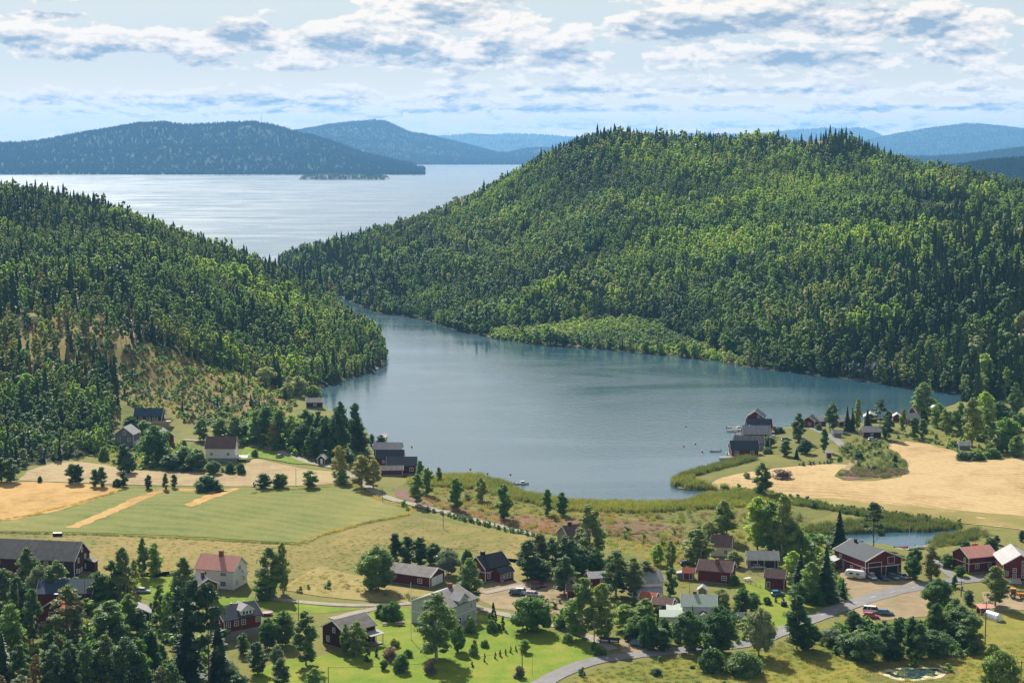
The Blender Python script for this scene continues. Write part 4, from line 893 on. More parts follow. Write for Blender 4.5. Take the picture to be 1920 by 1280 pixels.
def annex(root, x0, y0, x1, y1, z0, z1, rise, side, wall, roof, name='annex', trim=None, open_=False, wins=()):
    """lean-to or porch as a part: side F slopes to -y, R slopes to +x, G gable facing -y"""
    mb = MB()
    if open_:
        for x in (x0+.08, x1-.08):
            for y in (y0+.08, y1-.08): mb.box(x-.07, y-.07, z0-1.5, x+.07, y+.07, z1)
        mb.box(x0, y0, z0-.15, x1, y1, z0)
    else: mb.box(x0, y0, z0-1.5, x1, y1, z1)
    if side == 'G': mb.poly([(x0, y0, z1), (x1, y0, z1), ((x0+x1)/2, y0, z1+rise)]); mb.poly([(x0, y1, z1), (x1, y1, z1), ((x0+x1)/2, y1, z1+rise)][::-1])
    if side == 'R' and not open_: mb.poly([(x0, y0, z1), (x1, y0, z1), (x0, y0, z1+rise)])
    if side == 'L' and not open_: mb.poly([(x0, y0, z1), (x1, y0, z1), (x1, y0, z1+rise)])
    if side == 'X': mb.poly([(x1, y0, z1), (x1, y1, z1), (x1, (y0+y1)/2, z1+rise)]); mb.poly([(x0, y0, z1), (x0, y1, z1), (x0, (y0+y1)/2, z1+rise)][::-1])
    a = mb.ob(name, wall, root); r_ = MB(); o = .3; t = (0, 0, .12)
    if side == 'F': P = [[(x0-o, y0-o, z1), (x1+o, y0-o, z1), (x1+o, y1, z1+rise), (x0-o, y1, z1+rise)]]
    elif side == 'R': P = [[(x0, y0-o, z1+rise), (x1+o, y0-o, z1), (x1+o, y1+o, z1), (x0, y1+o, z1+rise)]]
    elif side == 'L': P = [[(x0-o, y0-o, z1), (x1, y0-o, z1+rise), (x1, y1+o, z1+rise), (x0-o, y1+o, z1)]]
    elif side == 'G': m = (x0+x1)/2; k = rise/(m-x0)*o; P = [[(x0-o, y0-o, z1-k), (m, y0-o, z1+rise), (m, y1, z1+rise), (x0-o, y1, z1-k)], [(m, y0-o, z1+rise), (x1+o, y0-o, z1-k), (x1+o, y1, z1-k), (m, y1, z1+rise)]]
    else: m = (y0+y1)/2; k = rise/(m-y0)*o; P = [[(x0-o, y0-o, z1-k), (x1+o, y0-o, z1-k), (x1+o, m, z1+rise), (x0-o, m, z1+rise)], [(x0-o, m, z1+rise), (x1+o, m, z1+rise), (x1+o, y1+o, z1-k), (x0-o, y1+o, z1-k)]]
    for q in P: r_.prism([(p[0], p[1], p[2]+.02) for p in q], t)
    r_.ob('roof', roof, a)
    if trim and side == 'G':
        for s in (-1, 1):
            m = (x0+x1)/2; xe = m+s*(m-x0+o); MB().prism([(xe, y0-o-.03, z1-k-.1), (xe, y0-o-.03, z1-k+.2), (m, y0-o-.03, z1+rise+.22), (m, y0-o-.03, z1+rise-.08)], (0, .06, 0)).ob('bargeboard', trim, a)
    for (xa, v, ww, hh, mu) in wins: window_part(a, Matrix.Translation((xa, y0, v))@Matrix.Rotation(math.pi, 4, 'Z'), ww, hh, mu)
    return a
W1, W2, D1 = (1, 1), (2, 1), (0, 0)
# --- lower left farm
h, *_ = house(140, 1084, -10, 36, 11, 5.2, 4.3, 'long dark barn with weathered grey roof at the left edge', dark_wall, roof_grey, 'R', cat='barn', name='barn',
  wins=[('R', 1.8, .9, .9, 1.2, W1), ('R', 5.0, .6, .9, 1.2, W1), ('R', 3.4, .6, .6, 1.1, W1), ('R', 8.0, 1.0, .9, 1.2, W1), ('R', 3.0, 3.9, .9, 1.3, W1), ('R', 7.8, 4.1, .9, 1.3, W1), ('R', 5.6, 6.6, .9, 1.4, W1), ('F', 11.5, 3.2, 1.1, 1.4, W1), ('F', 5, 3.0, 1.1, 1.3, W1), ('F', 19.5, 2.2, .5, 2.6, D1, True, white_trim), ('F', 27, 3.1, 1.1, 1.3, W1)])
annex(h, 36, 8.4, 38.6, 11, .3, 3.0, .8, 'R', dark_wall, roof_grey)
house(172, 1143, 2, 15, 9, 4.6, 2.7, 'dark red outbuilding with blue metal roof below the long barn', red_wall, roof_blue, 'R', cat='outbuilding', name='outbuilding', roof_mats=roof_light)
house(68, 1180, -8, 8.5, 9, 4.6, 2.8, 'red cottage with red tiled roof hidden among the birches', red_wall, roof_red, ridge='y', wins=[('F', 4.3, 3.4, 1.1, 1.3, W1), ('F', 4.6, .7, 1.1, 1.3, W1), ('F', 2.0, .7, 1.0, 1.2, W1)], chim=[(4.2, 4, .9, 1.2, black_metal)])
house(281, 1166, 10, 6, 5, 2.4, 1.5, 'little grey roofed shed half hidden by the wood at the left', dark_wall, roof_light, 'R', ridge='y', cat='shed', name='shed', wins=[('F', 4.2, .6, 1.2, 1.0, W1)])
h, *_ = house(438, 1107, -17, 12.2, 9, 5.6, 3.2, 'white two storey house with pink roof beside the yellow pasture', white_wall, roof_pink, 'R', wins=[('F', 8.9, .9, 1.7, 1.3, W2), ('F', 9.0, 3.9, 1.7, .9, W2), ('R', 2.2, 1.0, .9, 1.3, W1), ('R', 5.8, 3.9, 1.0, .5, D1), ('R', 4.2, 5.0, 1.3, 1.2, W1), ('R', 6.8, 1.3, 1.0, 1.2, W1), ('F', 5.5, .9, 1.0, 1.3, W1), ('F', 3, 3.9, 1.2, .9, W1)], chim=[(6.3, 4.3, 1.1, 1.5, brick)], band=3.4)
mb = MB(); mb.box(12.2, 4.6, 3.4, 13.6, 7.6, 3.5); [mb.box(13.5, 4.6+i*.25, 3.5, 13.55, 4.68+i*.25, 4.3) for i in range(12)]; mb.box(13.48, 4.6, 4.3, 13.6, 7.6, 4.38); mb.ob('balcony', white_trim, h)
h, *_ = house(371, 1130, 35, 6.2, 7.5, 4.6, 1.7, 'small red two storey house with dark roof in front of the white house', red_wall, roof_dark, ridge='y', wins=[('F', 1.4, .9, .8, 1.2, W1), ('F', 4.6, 1.0, .8, 1.2, W1), ('F', 1.4, 3.2, .7, .8, W1), ('F', 4.6, 3.3, .7, .8, W1), ('L', 4, 1, .8, 1.1, W1)], chim=[(3.1, 3.2, .8, 1.2, brick)])
h, z0, z1, L, Wd = house(421, 1203, 38, 11, 8, 3.3, 2.6, 'red house with dark blue roof and white dormer by the tall pines', red_wall, roof_dark, base=2.4, wins=[('F', 1.2, 1.4, 1.1, 1.2, W1), ('F', 3.6, 1.4, 1.1, 1.2, W1), ('F', 5.7, 1.4, 1.1, 1.2, W1), ('F', 10, 1.5, 1.1, 1.2, W1)], chim=[(5.2, 5.6, .6, 1.0, black_metal), (8.6, 4.8, .5, .7, black_metal)])
d = annex(h, 5.2, .4, 8.8, 5.2, 5.6, 7.4, 1.3, 'G', white_wall, roof_light, 'dormer', white_trim, wins=[(6.05, 6.2, .6, .95, D1), (7.0, 6.2, .6, .95, D1), (7.95, 6.2, .6, .95, D1)])
h, *_ = house(605, 1206, -44, 8.8, 10.5, 4.4, 2.3, 'black red house with grey roof and terrace on the lawn', black_wall, roof_grey, ridge='y', wins=[('F', 2.2, .9, 1.0, 1.3, W1), ('F', 4.6, 3.6, .9, 1.2, W1), ('R', 5, 1, 1.2, 1.2, W1)])
annex(h, 8.8, 6.6, 11.6, 10.8, .4, 2.8, .5, 'R', wood_grey, roof_light, 'terrace', open_=True)
house(715, 1089, -28, 16.8, 8.5, 2.9, 1.8, 'long low red garage with weathered roof and two white doors', red_wall, roof_grey, cat='garage', name='garage_building', wins=[('F', 4.0, .9, 1.3, 1.2, W1), ('F', 13.4, .8, 1.3, 1.2, W1), ('R', 2.5, .05, 2.9, 2.3, (0, 2), True, white_trim), ('R', 5.8, .05, 2.9, 2.3, (0, 2), True, white_trim)])
h, *_ = house(910, 1092, 42, 9.5, 7.5, 4.0, 2.9, 'red house with black roof and glazed white porch by the parked cars', red_wall, roof_black, wins=[('F', 1.5, .8, 1.0, 1.5, W1), ('L', 4.0, .9, 1.0, 1.4, W1)], chim=[(3.0, 4.6, 1.1, 1.6, black_metal)], band=2.9)
annex(h, 3.2, -3.0, 8.6, 0, .4, 2.8, 1.2, 'X', red_wall, roof_dark, 'porch', wins=[(4.0, .4, .9, 2.1, W1), (5.4, 1.0, .9, 1.4, W1), (6.7, 1.0, .9, 1.4, W1), (7.8, 1.0, .9, 1.4, W1)])
annex(h, -.2, 7.5, 5, 11.5, .4, 2.4, .8, 'F', red_wall, roof_brown)
h, z0, z1, L, Wd = house(772, 1168, -34, 13, 12, 6.0, 2.6, 'pale grey green two storey house behind the drooping birch', green_wall, roof_light, ridge='y', band=3.4, wins=[('F', 3, .9, 1.1, 1.3, W1), ('F', 10, .9, 1.1, 1.3, W1), ('F', 4, 3.9, 1.1, 1.2, W1), ('R', 2.0, 3.9, 1.0, 1.2, W1), ('R', 4.2, .9, 1.2, 1.5, W1), ('R', 8.2, .9, 1.3, 1.4, W1), ('R', 9.6, 3.9, 1.0, 1.2, W1)], chim=[(6.5, 8.8, 1.0, 1.2, brick)], roof_mats=roof_grey)
mb = MB(); mb.box(11.0, 4.0, 6.2, 13.06, 8.0, 7.4); mb.poly([(13.06, 4, 7.4), (13.06, 8, 7.4), (13.06, 6, 8.9)]); a = mb.ob('dormer', green_wall, h)
MB().prism([(9.6, 3.6, 7.15), (13.5, 3.6, 7.15), (13.5, 6, 9.0), (9.6, 6, 9.0)], (0, 0, .12)).prism([(9.6, 6, 9.0), (13.5, 6, 9.0), (13.5, 8.4, 7.15), (9.6, 8.4, 7.15)], (0, 0, .12)).ob('roof', roof_light, a)
window_part(a, Matrix.Translation((13.06, 6, 6.4))@Matrix.Rotation(-math.pi/2, 4, 'Z'), .9, 1.2, W1)
annex(h, 13, 3.2, 16, 8.2, .5, .9, .1, 'R', white_trim, wood_grey, 'deck')
# --- middle cluster
house(1066, 1024, 30, 8, 7, 2.9, 2.8, 'grey brown cottage with black chimney hidden behind the birch clump', wood_grey, roof_brown, chim=[(2.5, 3.5, .9, 1.1, black_metal)])
house(1106, 1100, 15, 5, 4, 2.4, 1.2, 'little red shed with pale roof between the birches', red_wall, roof_white, cat='shed', name='shed', wins=[('F', 3.6, .8, .7, .9, W1)])
house(1063, 1125, -5, 6, 5, 2.5, 1.2, 'low red shed with rusty roof beside the drive', red_wall, roof_brown, cat='shed', name='shed')
h, *_ = house(1186, 1122, 10, 9, 7, 4.4, 2.2, 'pale house with grey roof almost hidden by birches', white_wall, roof_light, wins=[('F', 2, .9, 1, 1.4, W1), ('F', 4.5, .9, 1, 1.4, W1), ('F', 7, .9, 1, 1.4, W1)])
annex(h, 1, -3.2, 8, 0, .3, 2.5, .7, 'F', white_wall, roof_light, 'porch')
house(1333, 1043, -14, 6.2, 6, 3.4, 2.6, 'cream house with brown tiled roof behind the red cottage', cream_wall, roof_brown, wins=[('R', 3, .9, 1.0, 1.6, W1), ('R', 3.1, 3.2, .8, .9, W1), ('F', 4.6, .9, 1, 1.2, W1)], chim=[(2.0, 4.0, .8, 1.1, brick)], corners=False)
house(1308, 1090, -20, 10, 6.5, 3.5, 2.3, 'low red cottage with brown roof and white window in the middle of the village', red_wall, roof_brown, wins=[('F', 8.0, .9, 1.3, 1.2, W1), ('R', 2.4, .9, 1, 1.2, W1), ('R', 3.2, 3.1, .7, .8, W1)], chim=[(5.3, 2.4, .9, 1.3, brick)])
annex(house(1281, 1087, -8, 3.2, 3, 2.1, 1.0, 'tiny red shed with orange tiled roof', red_wall, roof_red, cat='shed', name='shed', wins=[('F', 2.3, .1, .8, 1.8, D1, True)])[0], -1.8, .3, 0, 2.6, .3, 1.9, .3, 'L', grey_wall, roof_light)
house(1402, 1066, -3, 9.2, 5.5, 2.7, 1.9, 'open fronted shed with pale corrugated roof behind the gardens', black_wall, roof_light, cat='shed', name='shed', wins=[('F', 1.8, .1, 2.2, 2.2, D1, True, dark_wall), ('F', 6.6, .1, 3.2, 2.2, D1, True, black_metal)])  # dark door panels stand in for the shade inside the open front
house(1434, 1104, -17, 5.6, 5, 3.4, 1.8, 'square red storehouse with brown tiled roof beside the spruce', red_wall, roof_brown, cat='storehouse', name='storehouse', wins=[('F', 1.0, .1, .8, 1.8, D1, True)])
h, *_ = house(1279, 1164, -4, 9.2, 7, 4.0, 2.2, 'white house with pale green sheet roof beside the dark broadleaf trees', white_wall, roof_green, wins=[('F', 1.4, 1.0, .9, 1.2, W1), ('F', 5.4, .9, 1.0, 1.3, W1), ('F', 7.8, .9, 1.0, 1.3, W1)], chim=[(3.5, 4.2, 1.0, 1.2, brick)])
annex(h, -4, 1.2, 0, 6, .3, 2.3, .9, 'F', white_wall, roof_green); annex(h, -6, -3.4, .5, 0, .3, 2.0, 1.0, 'F', white_wall, roof_green, 'veranda')
annex(h, 4.2, -3.0, 7.2, 0, .3, 2.1, .9, 'G', white_wall, roof_grey, 'porch', white_trim)
house(1222, 1151, -20, 5.4, 5, 2.7, 1.3, 'red shed with faded brown sheet roof left of the green roofed house', red_wall, roof_brown, cat='shed', name='shed')
house(1200, 1136, -20, 4.2, 4, 2.3, 1.1, 'small red shed with rusty red roof behind the shrubs', red_wall, roof_red, cat='shed', name='shed')
house(1309, 1118, -10, 2.4, 2.4, 1.8, .9, 'garden playhouse with grey roof behind the green roofed house', wood_grey, roof_light, ridge='y', cat='shed', name='playhouse')
# --- right
h, *_ = house(1622, 1084, 23, 13, 16.5, 5.0, 2.7, 'big red garage hall with slate grey roof and parked cars in front', red_wall, roof_dark, ridge='y', band=3.1, trim=white_trim,
  wins=[('F', 3.4, .05, 4.6, 4.2, D1, True, dark_wall), ('F', 9.6, .05, 4.2, 2.7, D1, True, black_metal), ('F', 9.2, 3.6, 2.3, 1.9, D1, False, red_wall), ('L', 14.9, .8, .9, 1.6, W1), ('L', 9.4, 1.0, 1.2, 1.1, W1), ('L', 4.6, .1, 1.2, 2.3, W1, True, glass), ('L', 3.4, 3.5, 1.1, .8, W1)],
  chim=[(5.6, 13.5, .7, 1.0, black_metal), (7.6, 13.2, .8, .4, black_metal)], base=.25)
annex(h, -2.6, 12.5, 0, 16.5, .25, 2.6, .8, 'L', red_wall, roof_light, 'side_porch')
h, *_ = house(1816, 1075, 20, 9.8, 8.5, 4.6, 2.2, 'red house with salmon red roof and white corners at the right', red_wall, roof_pink, band=2.9, wins=[('F', 3.0, 1.1, 1.3, 1.1, W1), ('L', 6.4, .8, .8, 1.2, W1), ('L', 6.4, 3.0, .8, 1.1, W1), ('R', 3, 3.1, 1.4, .9, W2), ('F', 7.5, 1.1, 1.1, 1.0, W1)], chim=[(5.8, 6.2, .7, 1.3, roof_red), (6.9, 6.2, .7, 1.3, roof_red)])
house(1880, 1090, -4, 10, 13, 5.0, 3.0, 'red barn with shiny grey roof at the right edge', red_wall, roof_light, ridge='y', cat='barn', name='barn', wins=[('F', 3.4, 2.6, .9, 1.2, W1), ('F', 3.4, .7, .9, 1.2, W1), ('F', 1.0, 1.6, .9, 1.2, W1), ('F', 6.0, 3.4, .9, 2.6, W1), ('F', 6.0, 1.0, .9, 1.8, W1)])
# --- bay side, left
house(726, 889, 2, 11.5, 7, 3.4, 2.6, 'red boathouse with dark roof and white window at the near left shore', red_wall, roof_dark, cat='boathouse', name='boathouse', wins=[('F', 9.6, 1.0, 1.5, 1.3, W1)])
house(714, 891, 2, 8.5, 4, 1.9, 1.2, 'low red lean-to with grey roof in front of the boathouses', red_wall, roof_grey, cat='shed', name='shed')
house(705, 873, 0, 11, 7, 2.8, 2.8, 'red boathouse with blue grey roof behind the low lean-to', red_wall, roof_dark, cat='boathouse', name='boathouse', wins=[('F', 3, 1, .8, .9, W1), ('F', 5, 1, .8, .9, W1)])
house(701, 854, -2, 11.5, 6, 2.6, 2.2, 'boathouse with pale corrugated roof, farthest up the left shore', dark_wall, roof_light, cat='boathouse', name='boathouse', chim=[(10.8, 4.8, .6, 1.2, found)])
house(596, 871, -12, 3.0, 2.6, 2.4, 1.2, 'tiny dark roadside hut with pale roof and white door', black_wall, roof_light, ridge='y', cat='hut', name='hut', wins=[('F', 1.6, .2, .8, 1.9, D1, True, white_trim)])
house(574, 765, 4, 8, 6, 2.6, 1.6, 'lone dark cottage with grey roof at the water behind the trees', dark_wall, roof_grey, wins=[('F', 4.4, .9, 1.4, 1.0, W1)], chim=[(6.2, 4.6, .5, .8, black_metal)])
h, *_ = house(386, 866, -1, 12, 7.5, 4.4, 3.9, 'white hillside house with brown roof and terrace', white_wall, roof_brown, base=1.6, wins=[('F', 2.4, 1.2, 1.0, 1.1, W1), ('F', 9.2, 1.2, 1.0, 1.1, W1)], chim=[(6.4, 4.2, .8, 1.1, black_metal)])
mb = MB(); mb.box(12, 1, 1.5, 17, 6.5, 1.75)
for i in range(21): mb.box(12+i*.25, .95, 1.75, 12.08+i*.25, 1.0, 2.6)
for i in range(22): mb.box(16.95, 1+i*.25, 1.75, 17, 1.08+i*.25, 2.6)
mb.box(12, .93, 2.6, 17, 1.02, 2.7); mb.box(16.93, 1, 2.6, 17.02, 6.5, 2.7); [mb.box(x, y, -1.5, x+.15, y+.15, 1.5) for x in (12.4, 16.6) for y in (1.1, 6.2)]; mb.ob('terrace', white_trim, h)
h, *_ = house(216, 838, -8, 8.2, 8, 4.6, 3.0, 'grey wooden gable house on the slope above the stubble strip', grey_wall, roof_light, ridge='y', base=1.2, wins=[('F', 4.3, 4.3, 1.0, 1.5, W1), ('F', 2.0, 1.3, 1.1, 1.7, W1), ('F', 6.2, 1.5, 1.1, 1.3, W1)])
annex(h, 8.2, .5, 10.8, 4.5, .4, 2.0, .6, 'R', white_wall, roof_white, 'side_porch')
house(305, 838, 25, 5, 9, 4.2, 2.4, 'narrow dark red house with pale roof between two hillside houses', red_wall, roof_light, ridge='y', wins=[('F', 1.8, .9, .9, 1.3, W1), ('F', 1.4, 3.4, .8, 1.1, W1), ('L', 6, 3.0, .8, 1.1, W1)])
h, *_ = house(252, 795, 2, 12.5, 7, 2.7, 3.0, 'long cabin with blue metal roof highest on the left slope', dark_wall, roof_blue, base=.8, wins=[('F', 6.5, .6, 1.6, 1.9, W2), ('F', 9.5, .6, 2.2, 1.9, W2), ('F', 2.8, .8, 1.4, 1.4, W1)], chim=[(6.6, 4.0, .6, 1.0, black_metal)])
mb = MB(); mb.box(6, -4, .6, 17, 0, .8); mb.box(12.5, 0, .6, 17, 5, .8); mb.box(6, -4, .8, 17, -3.9, 1.6); mb.box(16.9, -4, .8, 17, 5, 1.6); mb.box(12.6, 4.9, .8, 17, 5, 1.6); mb.box(6, -4, -3, 6.2, -3.8, .6); mb.box(16.8, -4, -3, 17, -3.8, .6); mb.box(7, -3.2, -2.6, 16, -.2, .5); mb.ob('terrace', wood_raw, h)
# --- boathouses on the right shore
BG = 'boathouses on the right shore'
def pier(px, py, th, L, Wd, label, z=.7, m=None):
    x, y = (float(q) for q in onZ(px, py, z)); root = link('pier', None, None, (x, y, 0)); root.rotation_euler.z = R(th); tag(root, label, 'pier')
    k = int(L/.30); me = CACHE.setdefault(('plank', Wd), MB().box(0, 0, 0, .27, Wd, .05).me('plank', [wood_grey]))
    for i in range(min(k, 60)): p = link('plank', me, root, (i*.30, 0, z-.05+.006*math.sin(i*2.3)))
    for xx in np.arange(.4, L, max(2.2, L/4)):
        for yy in (.15, Wd-.25): MB().box(xx, yy, -1.5, xx+.16, yy+.16, z-.055).ob('post', wood_grey, root)
    MB().box(0, .1, z-.22, L, .22, z-.055).box(0, Wd-.22, z-.22, L, Wd-.1, z-.055).ob('beam', wood_grey, root); return root
house(1371, 857, 0, 11.5, 7.5, 2.7, 3.0, 'red boathouse with dark roof and two white windows, nearest to the reeds', red_wall, roof_dark, cat='boathouse', name='boathouse', group=BG, z=.4, wins=[('F', 2.3, .5, 1.5, 1.4, W1), ('F', 8.8, .5, 1.5, 1.4, W1)])
house(1378, 845, 0, 12.5, 6.5, 2.6, 2.5, 'boathouse with light grey roof just behind the two window boathouse', red_wall, roof_grey, cat='boathouse', name='boathouse', group=BG, z=.6, wins=[('F', 11.4, .5, 1.1, 1.2, W1)], chim=[(7.6, 4.4, .4, .7, black_metal)])
house(1394, 829, 0, 11.8, 6.5, 3.0, 3.0, 'boathouse with pale slate roof in the middle of the boathouse row', red_wall, roof_light, cat='boathouse', name='boathouse', group=BG, z=.6, wins=[('F', 10.8, .6, .9, 1.6, W1)], chim=[(3.1, 4.3, .6, 1.0, found)])
house(1401, 815, 0, 11.2, 6.5, 2.8, 3.0, 'boathouse with dark slate roof, second farthest of the row', red_wall, roof_dark, cat='boathouse', name='boathouse', group=BG, z=.6, chim=[(6.6, 3.9, .7, 1.0, black_metal)])
house(1400, 797, -14, 7.8, 8.5, 3.2, 2.8, 'gabled red boathouse at the far end of the boathouse row', red_wall, roof_dark, ridge='y', cat='boathouse', name='boathouse', group=BG, z=.6, wins=[('F', 5.4, 2.9, .7, 1.1, W1), ('F', 5.8, .4, 1.5, 1.2, W1)])
pier(1351, 858, 4, 6.5, 4, 'low plank pier at the left end of the nearest boathouse')
pier(1365, 806, 8, 9, 2.2, 'long plank pier beside the far boathouses')
pier(1382, 817, 6, 5, 2, 'short plank pier in front of the slate roofed boathouse')
pier(1424, 831, -6, 6, 3, 'small plank landing at the right side of the boathouses')
C2 = 'cabins by the water on the right'
house(1505, 801, -24, 5.6, 7, 2.8, 1.9, 'dark red cabin with grey roof, first of the waterside cabins', red_wall, roof_dark, ridge='y', cat='cabin', name='cabin', group=C2, wins=[('F', 3.2, .8, 1.2, 1.2, W1)])
house(1528, 800, 20, 5.8, 6, 2.3, 2.1, 'red cabin with white roof beside the first grey roofed cabin', red_wall, roof_white, cat='cabin', name='cabin', group=C2, wins=[('F', 2.8, .8, 1.1, 1.1, W1)])
house(1573, 800, 20, 7.3, 6, 2.3, 2.1, 'red cabin with bright roof behind two small spruces', red_wall, roof_white, cat='cabin', name='cabin', group=C2, wins=[('F', 4, .8, 1.1, 1.1, W1)])
house(1620, 793, -10, 6.0, 6, 2.6, 1.6, 'cabin with pale sheet roof behind the small brown cottage', red_wall, roof_light, ridge='y', cat='cabin', name='cabin', group=C2)
house(1674, 791, -10, 3.8, 4, 2.3, 1.3, 'little shed with white roof near the water', red_wall, roof_white, ridge='y', cat='shed', name='shed')
house(1702, 796, 20, 6.3999999999999995, 6, 2.3, 2.1, 'red cabin with grey white roof near the right end of the bay', red_wall, roof_light, cat='cabin', name='cabin', group=C2, wins=[('F', 1.7, .8, 1.0, 1.0, W1)])
house(1718, 783, 20, 6.3999999999999995, 6, 2.3, 2.1, 'cabin with creamy white roof behind a dark spruce', red_wall, roof_white, cat='cabin', name='cabin', group=C2)
house(1741, 780, -14, 5, 6, 2.8, 1.6, 'rightmost waterside cabin with pale roof among trees', red_wall, roof_white, ridge='y', cat='cabin', name='cabin', group=C2)
h, *_ = house(1618, 821, -2, 8, 5.5, 2.6, 1.9, 'small brown cottage with grey roof and chimney by the lane end', dark_wall, roof_light, wins=[('F', 4.0, .9, .9, 1.0, W1)], chim=[(4.2, 3.4, .5, .9, black_metal)])
house(1563, 820, 4, 3.6, 2.6, 1.8, .9, 'small brown woodshed with grey roof on the grass', wood_grey, roof_light, cat='shed', name='shed')
house(1550, 859, 0, 2.0, 1.6, 2.2, .5, 'narrow red privy with white roof beside the lane', red_wall, roof_white, cat='shed', name='privy')
house(1799, 843, -4, 4.4, 3.6, 1.7, 1.2, 'grey hay barn standing in the scrub above the stubble field', grey_wall, roof_light, cat='barn', name='hay_barn', corners=False)
house(1502, 1036, 10, 3.6, 3, 2.2, .8, 'small dark shed with green roof between the trees by the pond', red_wall, roof_green, cat='shed', name='shed')

